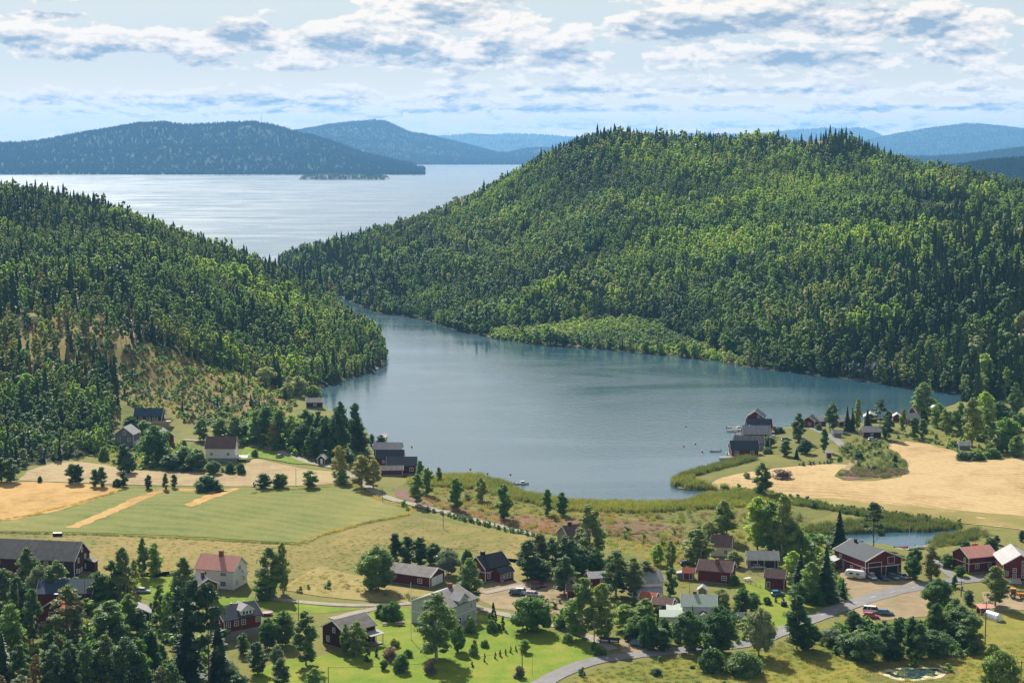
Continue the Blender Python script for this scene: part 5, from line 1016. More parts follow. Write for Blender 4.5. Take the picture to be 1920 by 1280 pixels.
# ------------------------------------------------------------------ single trees and shrubs of the valley
def P_(kind, x, yt, yb, w, label, group=None):
    g = G(x, yb); d = math.hypot(g.y, CH-g.z)/F; plant(kind, (g.x, g.y, g.z-.1), (yb-yt)*d*1.02, w*d*(1.16 if kind in ('birch', 'olive', 'column', 'broad', 'bright', 'spruce') else 1.04), label, group)
LIST = '''
birch 52 1022 1112 44|birch standing against the long barn wall
silver 76 1056 1128 48|round grey green tree in front of the barn
birch 106 1046 1132 48|bushy birch beside the barn corner
broad 128 1092 1150 34|low green tree below the blue metal roof
birch 8 1062 1165 52|birch at the left edge below the barn
birch 36 1076 1190 46|tall dusty birch left of the red cottage
olive 128 1092 1200 62|large yellow grey birch right of the red cottage
bright 22 1130 1262 58|bright green aspen at the lower left edge
birch 62 1100 1205 34|slim birch right in front of the red cottage
broad 100 1178 1262 50|dark green tree under the red cottage
column 186 1068 1140 32|dense dark green tree right of the blue metal roof
column 212 1046 1138 34|darker of the twin alders by the farm lawn
birch 232 1021 1140 40|tallest birch behind the farm lawn
birch 252 1046 1110 20|thin young birch beside the tallest one
birch 268 1005 1081 24|left one of two lone birches at the pasture edge
column 291 1015 1081 28|right one of two lone trees at the pasture edge
bright 207 1124 1206 66|spreading yellow green tree above the little shed
bright 243 1110 1186 34|slender bright birch beside the little shed
birch 262 1140 1192 30|small birch touching the little grey shed roof
olive 40 1262 1330 50|ochre birch at the bottom left corner
brown 70 1222 1316 34|rusty red dead spruce in the lower left wood
brown 4 1262 1330 30|second rusty spruce cut by the left edge
birch 36 1205 1300 44|birch behind the rusty spruce
birch 100 1204 1310 52|light birch right of the rusty spruce
olive 110 1186 1280 34|brownish birch tip above the lower left wood
birch 134 1196 1300 46|birch with drooping top in the lower left wood
column 165 1204 1310 34|dark alder among the lower left birches
birch 198 1186 1300 56|broad birch in the middle of the lower left wood
birch 236 1190 1310 66|widest birch of the lower left wood
bright 262 1196 1300 44|green birch right of the widest one
spruce 132 1215 1310 26|dark spruce tip between lower left birches
spruce 6 1180 1300 44|dark spruce at the left edge behind the aspen
broad 284 1180 1258 40|dense shrubby tree under the little shed
olive 304 1246 1320 40|pale yellow birch at the bottom edge left of the pines
birch 324 1240 1330 40|birch bottom edge beside the pale yellow one
bright 318 1106 1180 34|light young birch behind the pine group
birch 300 1092 1168 26|thin birch above the pine group
birch 344 1041 1142 44|drooping birch beside the small two storey house
pine 338 1104 1262 62|left pine of the dark pine group
pine 362 1092 1290 66|middle pine of the dark pine group
pine 392 1096 1296 74|tallest dark pine in front of the dormer house
spruce 352 1122 1296 60|black green spruce at the foot of the pines
spruce 410 1150 1288 50|dark spruce touching the dormer house
birch 508 1021 1116 52|large birch right of the white house
birch 530 1012 1112 26|narrow tall birch close behind the large one
broad 496 1078 1124 46|low round bushes under the large birch
column 456 1184 1226 22|small upright alder below the dormer house
birch 482 1200 1262 38|small birch on the grass below the dormer house
silver 428 1238 1290 44|grey willow bush at the bottom left of the lawn
broad 504 1156 1216 38|rounded tree right of the dormer house
broad 532 1142 1208 46|dark tree crown behind the weeping birch
birch 574 1142 1246 50|weeping birch on the left side of the lawn
silver 520 1208 1248 26|young grey tree left of the weeping birch
birch 527 1230 1296 32|grey birch at the bottom edge of the lawn
bright 590 1250 1300 34|leafy tree tip at the bottom edge beside the pole
broad 446 1262 1300 44|dark tree tip at the bottom edge
birch 668 1160 1228 42|bushy birch in front of the black red house
birch 648 1166 1226 18|very thin birch by the black red gable
bush 735 1128 1162 46|big dense shrub on the lawn behind the flagpole
bush 714 1132 1156 26|smaller shrub left of the big dense one
purple 732 1212 1236 34|purplish hydrangea bush by the terrace
broad 720 1234 1254 14|tiny round tree on the open lawn
bush 753 1226 1258 36|compact dark ball shrub on the lawn
bush 765 1216 1230 20|flat dark shrub above the ball shrub
palebush 740 1196 1212 20|light shrub above the hydrangea
thuja 690 1210 1240 15|dark conical conifer beside the terrace
thuja 706 1212 1230 10|small conical conifer beside the terrace
birch 818 1106 1236 76|big drooping birch on the lawn in front of the green grey house
broad 858 1168 1220 26|young fruit tree right of the big birch
purple 806 1236 1262 28|dark purple bush in the big birch shade
bush 882 1156 1186 24|round shrub by the green grey house deck
broad 706 1022 1104 62|massive dark oak at the end of the long garage
column 740 998 1058 24|first of three upright trees behind the long garage
column 762 1002 1060 26|second of three upright trees behind the long garage
column 787 1004 1062 26|third of three upright trees behind the long garage
broad 812 1016 1056 30|dark round tree behind the garage ridge
silver 840 1026 1076 48|pale round willow behind the garage doors
bush 876 1032 1072 30|low leafy tree left of the black roofed house
birch 880 1042 1138 46|drooping birch beside the gravel drive
dome 995 1120 1182 80|big round topped clipped tree on the lawn
thuja 925 1126 1166 13|tallest dark cypress in the cypress group
thuja 918 1148 1176 11|left small cypress in the cypress group
thuja 929 1146 1178 12|middle cypress in the cypress group
thuja 943 1152 1180 11|right cypress standing a little apart
bush 922 1160 1184 22|clipped ball bush below the cypresses
palebush 936 1168 1182 10|small light bush between the cypresses
thuja 929 1220 1234 6|first tiny conifer of the row on the lawn
thuja 938 1216 1230 7|second tiny conifer of the row on the lawn
thuja 948 1214 1227 6|third tiny conifer of the row on the lawn
thuja 958 1209 1223 6|fourth tiny conifer of the row on the lawn
thuja 967 1208 1220 6|fifth tiny conifer of the row on the lawn
thuja 909 1222 1240 6|lone slim sapling left of the conifer row
thuja 885 1238 1249 8|little dark conifer low on the lawn
bush 888 1206 1228 18|dark shrub left of the sapling
bush 909 1198 1212 18|yellowish shrub in the flower bed
purple 890 1198 1208 9|small round bush left of the yellowish shrub
purple 974 1248 1269 24|dark purple shrub at the foot of the pole
broad 982 1196 1222 22|little tree beside the lawn pole
bush 1065 1186 1204 22|round shrub near the drive on the right lawn
bush 1114 1202 1218 14|upper shrub of the lawn corner
bush 1122 1210 1228 18|middle shrub of the lawn corner
bush 1133 1216 1228 11|lower shrub of the lawn corner
birch 990 1008 1084 44|left birch of the clump behind the parked cars
birch 1074 1012 1076 40|birch hiding the wall of the brown cottage
olive 1012 996 1072 40|greyish birch of the clump behind the parked cars
birch 1036 1004 1080 38|birch of the clump with the darkest trunk line
birch 1062 1000 1082 44|right birch of the clump behind the parked cars
broad 1008 1044 1088 56|dark undergrowth trees below the birch clump
birch 1105 942 1046 54|tall twin crowned birch by the hidden cottage
broad 1092 1022 1076 44|dense tree between twin birch and clump
broad 1118 1026 1078 34|round tree below the tall twin birch
birch 1058 1040 1112 44|birch standing over the parking yard
birch 1092 1078 1196 58|big dark birch left above the drive
birch 1128 1088 1198 50|big dark birch right above the drive
birch 1155 1028 1118 54|wide birch beside the hidden pale house
birch 1188 1042 1122 40|birch in front of the hidden pale house
olive 1212 1048 1112 44|dusty birch right of the hidden pale house
column 1068 1124 1176 26|dark shrubby tree above the drive verge
bush 1054 1152 1176 34|leafy shrub on the drive verge
bush 1082 1162 1184 30|second leafy shrub on the drive verge
bright 1172 1130 1182 44|bright leafy bush tree behind the mailboxes
bright 1210 1120 1170 40|yellow green tree beside the faded red shed
broad 1190 1152 1200 40|dark round tree above the parked blue cars
broad 1214 1148 1214 34|tree standing right of the parked blue cars
broad 1246 1156 1204 26|small tree below the green veranda
column 1238 1176 1218 34|dark hedge tree along the road
broad 1290 1142 1218 52|left one of two massive dark trees by the road
broad 1350 1132 1222 66|right one of two massive dark trees by the road
silver 1352 1102 1142 34|pale round tree behind the green roofed house
spruce 1298 1132 1168 10|tiny spruce against the white house wall
birch 1258 1010 1066 22|slim birch on the meadow edge
bright 1233 1018 1058 24|small bright tree on the meadow edge
column 1258 1062 1118 20|upright tree left of the orange roofed shed
birch 1306 988 1058 58|broad birch above the cream house
birch 1357 934 1012 42|tall birch at the marsh edge
silver 1330 976 1010 30|low willow left of the marsh birch
birch 1376 1030 1062 32|small round tree beside the cream house
bright 1420 928 1030 48|light green giant birch of the marsh clump
column 1446 936 1036 40|dark middle tree of the marsh clump
birch 1468 922 1042 46|darkest tallest tree of the marsh clump
broad 1492 980 1046 50|round tree at the right end of the marsh clump
birch 1429 864 932 34|lone birch on the golden stubble
spruce 1573 952 1026 34|slim spruce beside the creek pond
pine 1638 942 1026 44|open pine beside the creek pond
spruce 1548 1018 1128 48|tall dark spruce left of the garage hall
spruce 1500 1032 1118 40|dark spruce beside the square storehouse
bright 1486 1030 1092 36|light birch behind the square storehouse
bright 1520 1050 1128 40|bright birch between two dark spruces
broad 1496 1090 1136 40|dark bush tree below the spruces
spruce 1580 1082 1122 16|small spruce at the garage drive
bush 1536 1108 1134 30|shrub under the tall spruce
thuja 1455 1112 1128 8|left of two clipped conifers in the garden
thuja 1468 1112 1130 8|right of two clipped conifers in the garden
broad 1392 1100 1150 34|tree with bare stem in the garden
broad 1412 1108 1144 28|small leafy tree in the garden
bush 1376 1078 1096 24|dark shrub at the red cottage corner
bush 1438 1118 1132 20|garden shrub near the clipped conifers
birch 1494 1112 1216 46|dusty birch on the road bend
silver 1424 1138 1228 58|grey feathery willow by the road
broad 1514 1164 1216 46|dark bush tree below the dusty birch
bush 1335 1216 1256 54|round roadside bush in the foreground meadow
palebush 1396 1222 1262 70|pale feathery bush in the foreground meadow
bush 1230 1252 1264 24|small dark tuft shrub by the road
bush 1298 1246 1252 12|tiny shrub in the foreground meadow
column 1716 1024 1086 24|dark maple right of the garage hall
olive 1746 1020 1086 34|yellowing tree beside the dark maple
column 1706 1032 1082 18|slim tree hugging the dark maple
broad 1776 1036 1062 30|bushy tree behind the little lane
broad 1800 1058 1080 22|small garden tree in front of the red roofed house
birch 1866 1058 1136 46|broad birch in front of the grey roofed barn
broad 1758 1082 1146 50|big round tree beside the village road
broad 1756 1128 1196 34|darker tree behind the big scrub thicket
birch 1788 1118 1184 44|light birch in the right thicket
column 1816 1104 1132 18|young leaning tree near the power pole
bright 1778 1130 1190 40|fresh green tree in the right thicket
broad 1802 1134 1200 56|largest dark tree of the right thicket
column 1820 1150 1216 40|dark right edge tree of the thicket
broad 1750 1180 1228 60|low dark tree in front of the thicket
bush 1830 1192 1222 34|dark bush right below the thicket
palebush 1860 1206 1236 34|pale round bush beside the power pole
palebush 1878 1222 1288 82|big yellowish willow bush at the lower right
broad 1600 1142 1182 28|dark tree left end of the roadside scrub
bush 1616 1162 1186 28|green shrub beside the roadside tree
silver 1560 1176 1208 44|grey green scrub on the verge
broad 1596 1184 1226 50|mid green scrub tree
broad 1626 1182 1238 58|biggest round scrub tree in the lower right
column 1660 1172 1232 30|upright scrub tree behind the biggest one
column 1682 1158 1230 24|pointed young aspen in the scrub
column 1708 1152 1228 24|second pointed young aspen in the scrub
birch 1724 1166 1236 34|light birch at the right end of the scrub
broad 1672 1206 1236 50|low scrub between the pointed aspens
column 1790 1076 1100 10|slim post like sapling beside the road
broad 1900 1020 1050 20|small tree behind the grey roofed barn
column 1868 1002 1020 12|young tree at the edge of the stubble
column 1916 992 1014 12|young tree at the right edge of the stubble
broad 1810 1012 1032 20|round bush tree left behind the red roofed house
broad 1856 1006 1040 28|dark tree behind the red roofed house
column 136 868 906 22|left half of the tree pair on the stubble strip
column 147 868 906 18|right half of the tree pair on the stubble strip
column 178 878 912 16|first of the bushy pair on the field edge
column 190 874 912 18|second of the bushy pair on the field edge
bush 220 897 912 18|dark shrub on the field edge
column 232 882 912 14|small tree beside the dark shrub
column 278 888 916 12|slim tree on the field edge
column 310 886 918 10|thin tree where the golden strip starts
column 326 888 914 12|feathery tree where the golden strip starts
bush 388 892 919 52|wide mound shaped bush on the field edge
bush 75 892 904 10|tiny bush at the end of the stubble strip
column 20 856 904 28|tree at the left end of the orange field
column 3 856 902 22|tree cut by the left edge above the orange field
column 494 886 915 26|first of four round shrubs along the green field
column 520 886 914 22|second of four round shrubs along the green field
column 531 886 913 18|third of four round shrubs along the green field
column 581 880 914 26|fourth of four round shrubs along the green field
thuja 476 902 912 7|tiny conifer between mound bush and round shrubs
olive 636 832 900 32|yellow green birch at the road bend
column 642 878 908 24|dark bush under the road bend birch
olive 678 850 914 38|brownish birch right of the road
olive 700 858 916 28|second brownish birch right of the road
column 630 906 910 6|low tuft at the road bend
birch 782 886 946 28|birch on the fireweed meadow
column 801 874 928 20|dark tree on the near shore
column 787 862 896 14|small tree beside the near left boathouse
birch 823 874 904 14|thin tree on the point of the near shore
column 855 893 956 24|dark oval tree on the near meadow
birch 902 892 938 24|pale birch on the near meadow
column 945 905 974 28|lone dark tree with clear stem by the gravel road
column 1027 915 966 18|left tree of a pair at the bay edge
column 1054 920 966 20|right tree of a pair at the bay edge
bright 548 776 838 34|light birch in the shore wood
column 500 760 836 30|dark alder at the left of the shore wood
birch 524 766 840 32|birch second from the left in the shore wood
column 482 766 832 28|alder at the start of the shore wood
column 574 764 846 34|tall dark alder in the shore wood
birch 598 768 850 32|birch in the middle of the shore wood
broad 612 778 856 38|dense dark tree of the shore wood
column 632 762 860 30|very dark tree of the shore wood
birch 640 748 862 32|tall thin crowned birch above the bay
birch 666 752 852 30|tallest birch standing free against the bay
column 676 794 852 32|rounded alder at the right end of the shore wood
column 697 812 834 12|small tree beside the path to the boathouse
column 715 814 838 18|little tree at the shore by the boathouse path
birch 586 800 858 26|pale birch in the front row of the shore wood
column 560 798 846 26|dark front tree of the shore wood
olive 512 790 842 24|dusty birch in the front row of the shore wood
birch 440 778 830 34|birch behind the white hillside house
column 412 780 828 26|dark tree left behind the white hillside house
birch 378 782 826 28|birch above the bend of the hill road
column 460 790 828 24|alder right behind the white hillside house
broad 290 796 866 56|large tree between two hillside houses
broad 246 778 816 30|dark tree left of the blue metal cabin
bright 270 786 812 26|light tree below the blue metal cabin
column 232 830 884 24|green tree below the grey gable house
broad 242 848 886 26|dark bush tree below the grey gable house
broad 320 850 880 34|bush tree below the narrow red house
bright 346 834 876 40|light green tree on the slope below the road
broad 368 840 880 36|tree left of the white hillside house
broad 400 862 888 26|dark tree under the white hillside house
bush 432 866 886 24|bush under the white house terrace
palebush 452 868 888 20|pale bush right of the white house terrace
palebush 196 838 862 22|yellowish shrub at the wood edge
bush 478 842 856 16|shrub on the bright hillside lawn
bush 344 824 836 16|shrub beside the hill road
silver 560 704 742 34|grey willow at the small cove
silver 540 716 744 24|low willow left of the small cove
silver 500 686 722 36|silvery tree on the cove edge
bright 462 662 704 14|slim light tree on top of the clearing
palebush 586 722 742 30|yellow reed like bush at the cove
birch 1496 772 828 28|tall birch beside the first cabins
broad 1440 816 838 24|tree at the right side of the boathouses
column 1473 824 854 20|dark clipped tree by the parked car
broad 1510 822 850 26|round tree near the lane
column 1545 802 846 14|columnar poplar beside the lane
spruce 1493 838 860 12|small spruce on the shore grass
bush 1440 838 850 22|bush near the nearest boathouse
bush 1462 800 812 22|bush at the far boathouses
birch 1559 752 806 26|birch behind the small woodshed
spruce 1588 758 808 16|left one of two spruces by the bright roofed cabin
spruce 1598 760 808 14|right one of two spruces by the bright roofed cabin
birch 1608 744 806 16|slim birch right of the two spruces
spruce 1626 764 800 16|spruce in front of the pale sheet roof
pine 1650 750 802 34|dark pine above the brown cottage
birch 1664 768 824 26|birch right of the brown cottage
birch 1693 764 812 16|narrow birch by the little white roofed shed
birch 1730 714 786 44|big golden green birch standing against the dark bay
spruce 1732 762 786 16|dark spruce below the big golden birch
column 1714 780 822 16|slim tree below the big golden birch
column 1730 784 820 18|second slim tree below the big golden birch
bush 1535 794 806 14|small bush in front of the red cabins
bush 1611 848 862 20|bush on the weedy meadow
bush 1678 852 866 12|small bush near the stubble edge
bush 1640 872 882 20|dark shrubs in the weedy meadow
silver 1400 884 896 14|small grey shrub in the reeds
purple 1466 880 896 44|purple brown shrub mound on the stubble
bright 1758 754 800 30|bright rounded tree at the bay end
broad 1780 770 806 36|tree below the bay end
birch 1772 764 812 22|slim birch at the bay end
birch 1800 752 814 30|birch of the right wood beside the water
bright 1846 732 800 40|bright crown in the right wood
birch 1822 742 836 38|tall pale birch of the right wood
birch 1850 762 830 30|slender birch of the right wood
broad 1884 780 846 56|large round tree at the edge of the right wood
broad 1874 752 786 36|light green round crown in the right wood
birch 1902 714 790 30|tall birch near the right edge
broad 1912 772 808 28|small round tree with clear stem at the right edge
broad 1790 824 836 22|silvery shrub beside the hay barn
bush 1860 840 858 34|dark scrub right of the hay barn
bush 1830 846 862 40|scrub right below the hay barn
bush 1806 846 862 30|scrub in front of the hay barn
broad 1836 806 826 20|bush behind the hay barn
broad 1908 814 856 30|tree cut by the right edge above the stubble
bright 1880 758 778 30|green bushes at the foot of the right wood
spruce 570 484 548 14|tall thin spruce on the saddle of the left hill
spruce 601 492 552 16|second thin spruce on the saddle
olive 620 522 566 16|dead grey topped spruce on the saddle
'''
seen_l = set()
for ln in LIST.strip().split('\n'):
    a, lab = ln.split('|'); k_, x_, t_, b_, w_ = a.split(); x_, t_, b_, w_ = float(x_), float(t_), float(b_), float(w_)
    assert lab not in seen_l, lab
    seen_l.add(lab); P_(k_, x_, t_, b_, w_, lab, 'conifer row on the lawn' if 'of the row' in lab else None)
# spruces on the bald top of the right hill
for i, (a, b_, hh) in enumerate([(1421,262,28),(1438,262,20),(1466,262,26),(1478,260,22),(1500,258,16),(1521,258,20),(1530,258,18),(1548,262,30),(1556,262,36),(1566,266,34),(1578,270,30),(1188,268,34),(1215,268,28),(1165,268,22)]):
    g = G(a, b_+12); d = g.y/F; plant('spruce', tuple(g), hh*d*1.15, hh*d*.42, 'dark spruce on the skyline of the big right hill', 'skyline spruces', 0)

# ------------------------------------------------------------------ ground vegetation (uncountable)
scrub([(1262,909),(1262,900),(1290,888),(1330,878),(1372,865),(1400,858),(1418,862),(1350,880),(1300,894),(1292,903),(1330,912),(1345,919),(1300,918)], 1.5, ['reed'], [1], .8, 1.25, 'reed bed round the grassy point', 'reeds')
scrub([(1345,912),(1440,924),(1500,940),(1560,952),(1640,962),(1800,984),(1800,992),(1640,972),(1480,946),(1380,922)], 1.6, ['reed', 'scrubdark'], [5, .5], .7, 1.1, 'reeds lining the creek', 'reeds')
scrub([(765,900),(830,895),(870,892),(905,893),(918,902),(950,906),(960,916),(990,926),(1070,941),(1200,945),(1290,941),(1330,926),(1440,932),(1480,942),(1420,948),(1200,962),(1060,958),(960,936),(900,918),(820,912),(765,912)], 1.7, ['reed'], [1], .7, 1.15, 'reeds along the near shore of the bay', 'reeds')
scrub([(1500,992),(1600,976),(1700,978),(1800,985),(1770,996),(1740,996),(1690,996),(1590,1000),(1530,1004)], 1.7, ['reed'], [1], .8, 1.1, 'reeds behind the creek pond', 'reeds')
scrub([(1760,1006),(1800,1000),(1830,990),(1860,1004),(1800,1020),(1745,1030),(1740,1018)], 2.0, ['reed', 'dry'], [1, 1], .7, 1.1, 'tall grass right of the creek pond', 'reeds')
scrub([(760,915),(900,918),(1060,955),(1200,962),(1420,948),(1500,960),(1500,1000),(1380,1030),(1250,1060),(1180,1010),(1000,1000),(880,970),(790,945)], 3.0, ['reed', 'grass', 'dry', 'fireweed', 'scrubdark'], [3, 4, 3, 3, .12], .5, 1.0, 'tall weeds and grass of the wet meadow', 'meadow_grass')
scrub([(735,915),(800,940),(900,975),(1010,1000),(1180,1008),(1180,996),(1000,985),(900,962),(800,930)], 2.6, ['fireweed', 'grass'], [3, 1], .6, 1.0, 'fireweed beside the gravel road', 'meadow_grass')
scrub([(1590,893),(1568,893),(1600,880),(1640,876),(1695,880),(1700,888),(1660,897)], 2.2, ['fireweed', 'reed'], [3, 1], .6, 1.0, 'pink fireweed patch in the stubble field', 'meadow_grass')
scrub([(1570,845),(1600,825),(1650,825),(1680,848),(1705,870),(1700,884),(1600,880),(1590,866)], 2.6, ['reed', 'grass', 'scrub', 'scrubdark'], [3, 3, .5, .3], .5, .9, 'weeds of the meadow beside the stubble field', 'meadow_grass')
scrub([(1670,815),(1760,812),(1860,818),(1920,830),(1920,856),(1850,861),(1812,858),(1790,844),(1745,832),(1690,826)], 3.6, ['grass', 'dry', 'scrub', 'scrubdark'], [3, 3, .9, .8], .5, 1.0, 'rough scrub above the stubble field', 'meadow_grass')
scrub([(1020,1300),(1090,1262),(1180,1240),(1300,1228),(1430,1215),(1500,1190),(1560,1200),(1740,1235),(1830,1225),(1960,1200),(1960,1320),(1600,1320)], 2.2, ['grass', 'dry', 'scrubdark'], [4, 3, .05], .45, 1.0, 'long grass of the foreground meadow', 'meadow_grass')
scrub([(1150,1000),(1300,1000),(1330,1060),(1270,1110),(1240,1080),(1200,1040),(1130,1030)], 2.6, ['grass', 'dry', 'scrubdark'], [4, 4, .15], .5, 1.1, 'rough grass behind the village', 'meadow_grass')
scrub([(-20,1002),(330,1012),(570,1024),(650,1000),(780,972),(985,1008),(1000,1040),(700,1030),(640,1080),(330,1085),(180,1075),(90,1018)], 2.5, ['dry', 'grass'], [3, 1.6], .35, .8, 'dry tufts of the yellow pasture', 'meadow_grass')
scrub([(520,1085),(640,1075),(690,1095),(620,1115),(540,1112)], 2.6, ['dry', 'grass', 'scrubdark'], [3, 2, .5], .5, 1.0, 'weeds beside the farm track', 'meadow_grass')
scrub([(640,1095),(800,1122),(790,1130),(640,1104)], 2.0, ['grass', 'reed', 'fireweed'], [4, 1, 1], .5, .8, 'weeds along the long garage', 'meadow_grass')
scrub([(960,1130),(1070,1120),(1120,1190),(1060,1176),(1000,1160)], 2.2, ['grass', 'scrub', 'scrubdark'], [3, .6, .6], .4, .9, 'weedy verge above the drive', 'undergrowth')
scrub([(-20,1090),(190,1095),(260,1150),(330,1160),(420,1260),(470,1320),(-20,1340)], 4.2, ['scrub', 'scrubdark', 'grass'], [1, 2, 2], .7, 1.7, 'undergrowth of the lower left wood', 'undergrowth')
scrub([(1190,1130),(1400,1130),(1420,1190),(1380,1214),(1200,1222),(1170,1180)], 3.4, ['scrub', 'scrubdark', 'grass'], [1, 2, 2], .6, 1.3, 'garden shrubbery beside the road', 'undergrowth')
scrub([(1470,1020),(1560,1000),(1590,1120),(1560,1140),(1480,1120)], 3.0, ['scrub', 'scrubdark', 'grass'], [1, 2, 2], .6, 1.3, 'undergrowth of the spruce grove', 'undergrowth')
scrub([(1540,1190),(1620,1170),(1760,1170),(1840,1195),(1830,1230),(1740,1238),(1600,1236),(1540,1215)], 2.8, ['scrub', 'scrubdark', 'grass'], [1.5, 1.5, 2], .6, 1.4, 'scrub of the lower right thicket', 'undergrowth')
scrub([(190,850),(225,820),(300,820),(345,830),(385,868),(445,890),(330,884),(235,882),(200,866)], 3.2, ['scrub', 'scrubdark', 'dry', 'grass'], [1.2, 1.2, 2, 2], .6, 1.3, 'weeds round the hillside houses', 'undergrowth')
scrub([(440,800),(520,780),(600,800),(690,830),(690,868),(600,868),(520,846),(440,832)], 3.4, ['scrub', 'scrubdark', 'grass'], [1, 1.5, 1], .7, 1.6, 'undergrowth of the shore wood', 'undergrowth')
scrub([(640,905),(700,935),(770,960),(790,956),(720,930),(665,905)], 2.2, ['grass', 'dry', 'scrubdark'], [2, 3, .2], .5, 1.0, 'grass verge of the gravel road', 'meadow_grass')
def hedge_row(pts, label, k='scrubdark', s=1.4, sc_=(.45, .8), wd=1.2):
    W_ = [np.array(G(a, b_)[:2]) for a, b_ in pts]; Q = []
    for p, q in zip(W_[:-1], W_[1:]):
        L_ = np.hypot(*(q-p)); 
        for t_ in np.arange(0, L_, s): c = p+(q-p)*t_/L_+rng.normal(size=2)*wd*.4; Q.append((c[0], c[1], float(H(*c))-.05))
    n_ = len(Q); h = rng.uniform(*sc_, n_); scatter('hedge_growth', Q, rng.choice(SRCM[k], n_), np.stack([h*.9, h*.9, h], 1), label)
hedge_row([(800,957),(880,978),(950,995),(1010,1006)], 'dark low growth along the gravel road')
hedge_row([(1440,925),(1500,944),(1600,957),(1720,970),(1800,981)], 'dark bushes lining the creek')
hedge_row([(470,925),(640,912)], 'grassy edge between green field and stubble', 'grass', 1.2, (.8, 1.3))
hedge_row([(1500,873),(1560,868),(1640,840)], 'dark bushes along the upper stubble edge', s=2.2)
hedge_row([(560,1019),(600,1004),(680,982),(770,963)], 'rough grassy ditch along the green field', 'dry', 1.0, (.9, 1.5))
hedge_row([(-20,978),(60,966),(160,940),(236,917)], 'weedy edge of the orange grain field', 'dry', 1.0, (.9, 1.4))
hedge_row([(-20,999),(200,1003),(440,1015),(560,1021)], 'green ditch between field and pasture', 'grass', 1.0, (.9, 1.4))
# shore stones
for i, (a, b_, s_) in enumerate([(935,634,2),(955,638,1.6),(965,636,1.2),(1066,650,2.4),(1074,651,1.6),(1082,652,1.2),(1600,708,2.6),(1606,712,2),(1612,714,1.4),(1770,732,2.2),(1790,737,1.8),(860,618,1.4),(700,690,1.6),(690,697,1.2),(706,692,2),(560,333,6),(700,333,7),(1392,684,1.6),(800,603,1.4)]):
    if b_ < 400: continue
    g = onZ(a, b_); o = link('shore_rock', ROCK, None, (float(g[0]), float(g[1])+1, .1)); o.scale = (s_, s_*.8, s_*.6); o.rotation_euler.z = i*1.3; tag(o, 'grey granite rock at the water line of the far shore', 'rock', 'rocks along the far shore')
r = np.random.default_rng(3)
m_cliff = simple('dark_cliff', (.075, .078, .08), .95, .5, .25, bump=.8); U_ = np.linspace(1596, 1722, 60); nv = 14; Vc = []
for j in range(nv):
    for i, a in enumerate(U_):
        x, y = (float(q) for q in onZ(a, 711+(a-1600)*.14)); t = j/(nv-1); hgt = 13*(math.sin(math.pi*i/59)**.5)*(.75+.25*math.sin(i*.9)); k1 = float(r.uniform(-.5, .5))
        Vc.append((x+k1, y+1+t*7+k1*2+2.2*float(vnoise(np.float64(i*.35), np.float64(j*.5), 3)), -1+t*(hgt+1)+k1*.6))
tag(link('cliff', mesh('cliff', Vc, [(j*60+i, j*60+i+1, (j+1)*60+i+1, (j+1)*60+i) for j in range(nv-1) for i in range(59)], [m_cliff])), 'dark steep rock face at the foot of the big right hill', 'cliff')
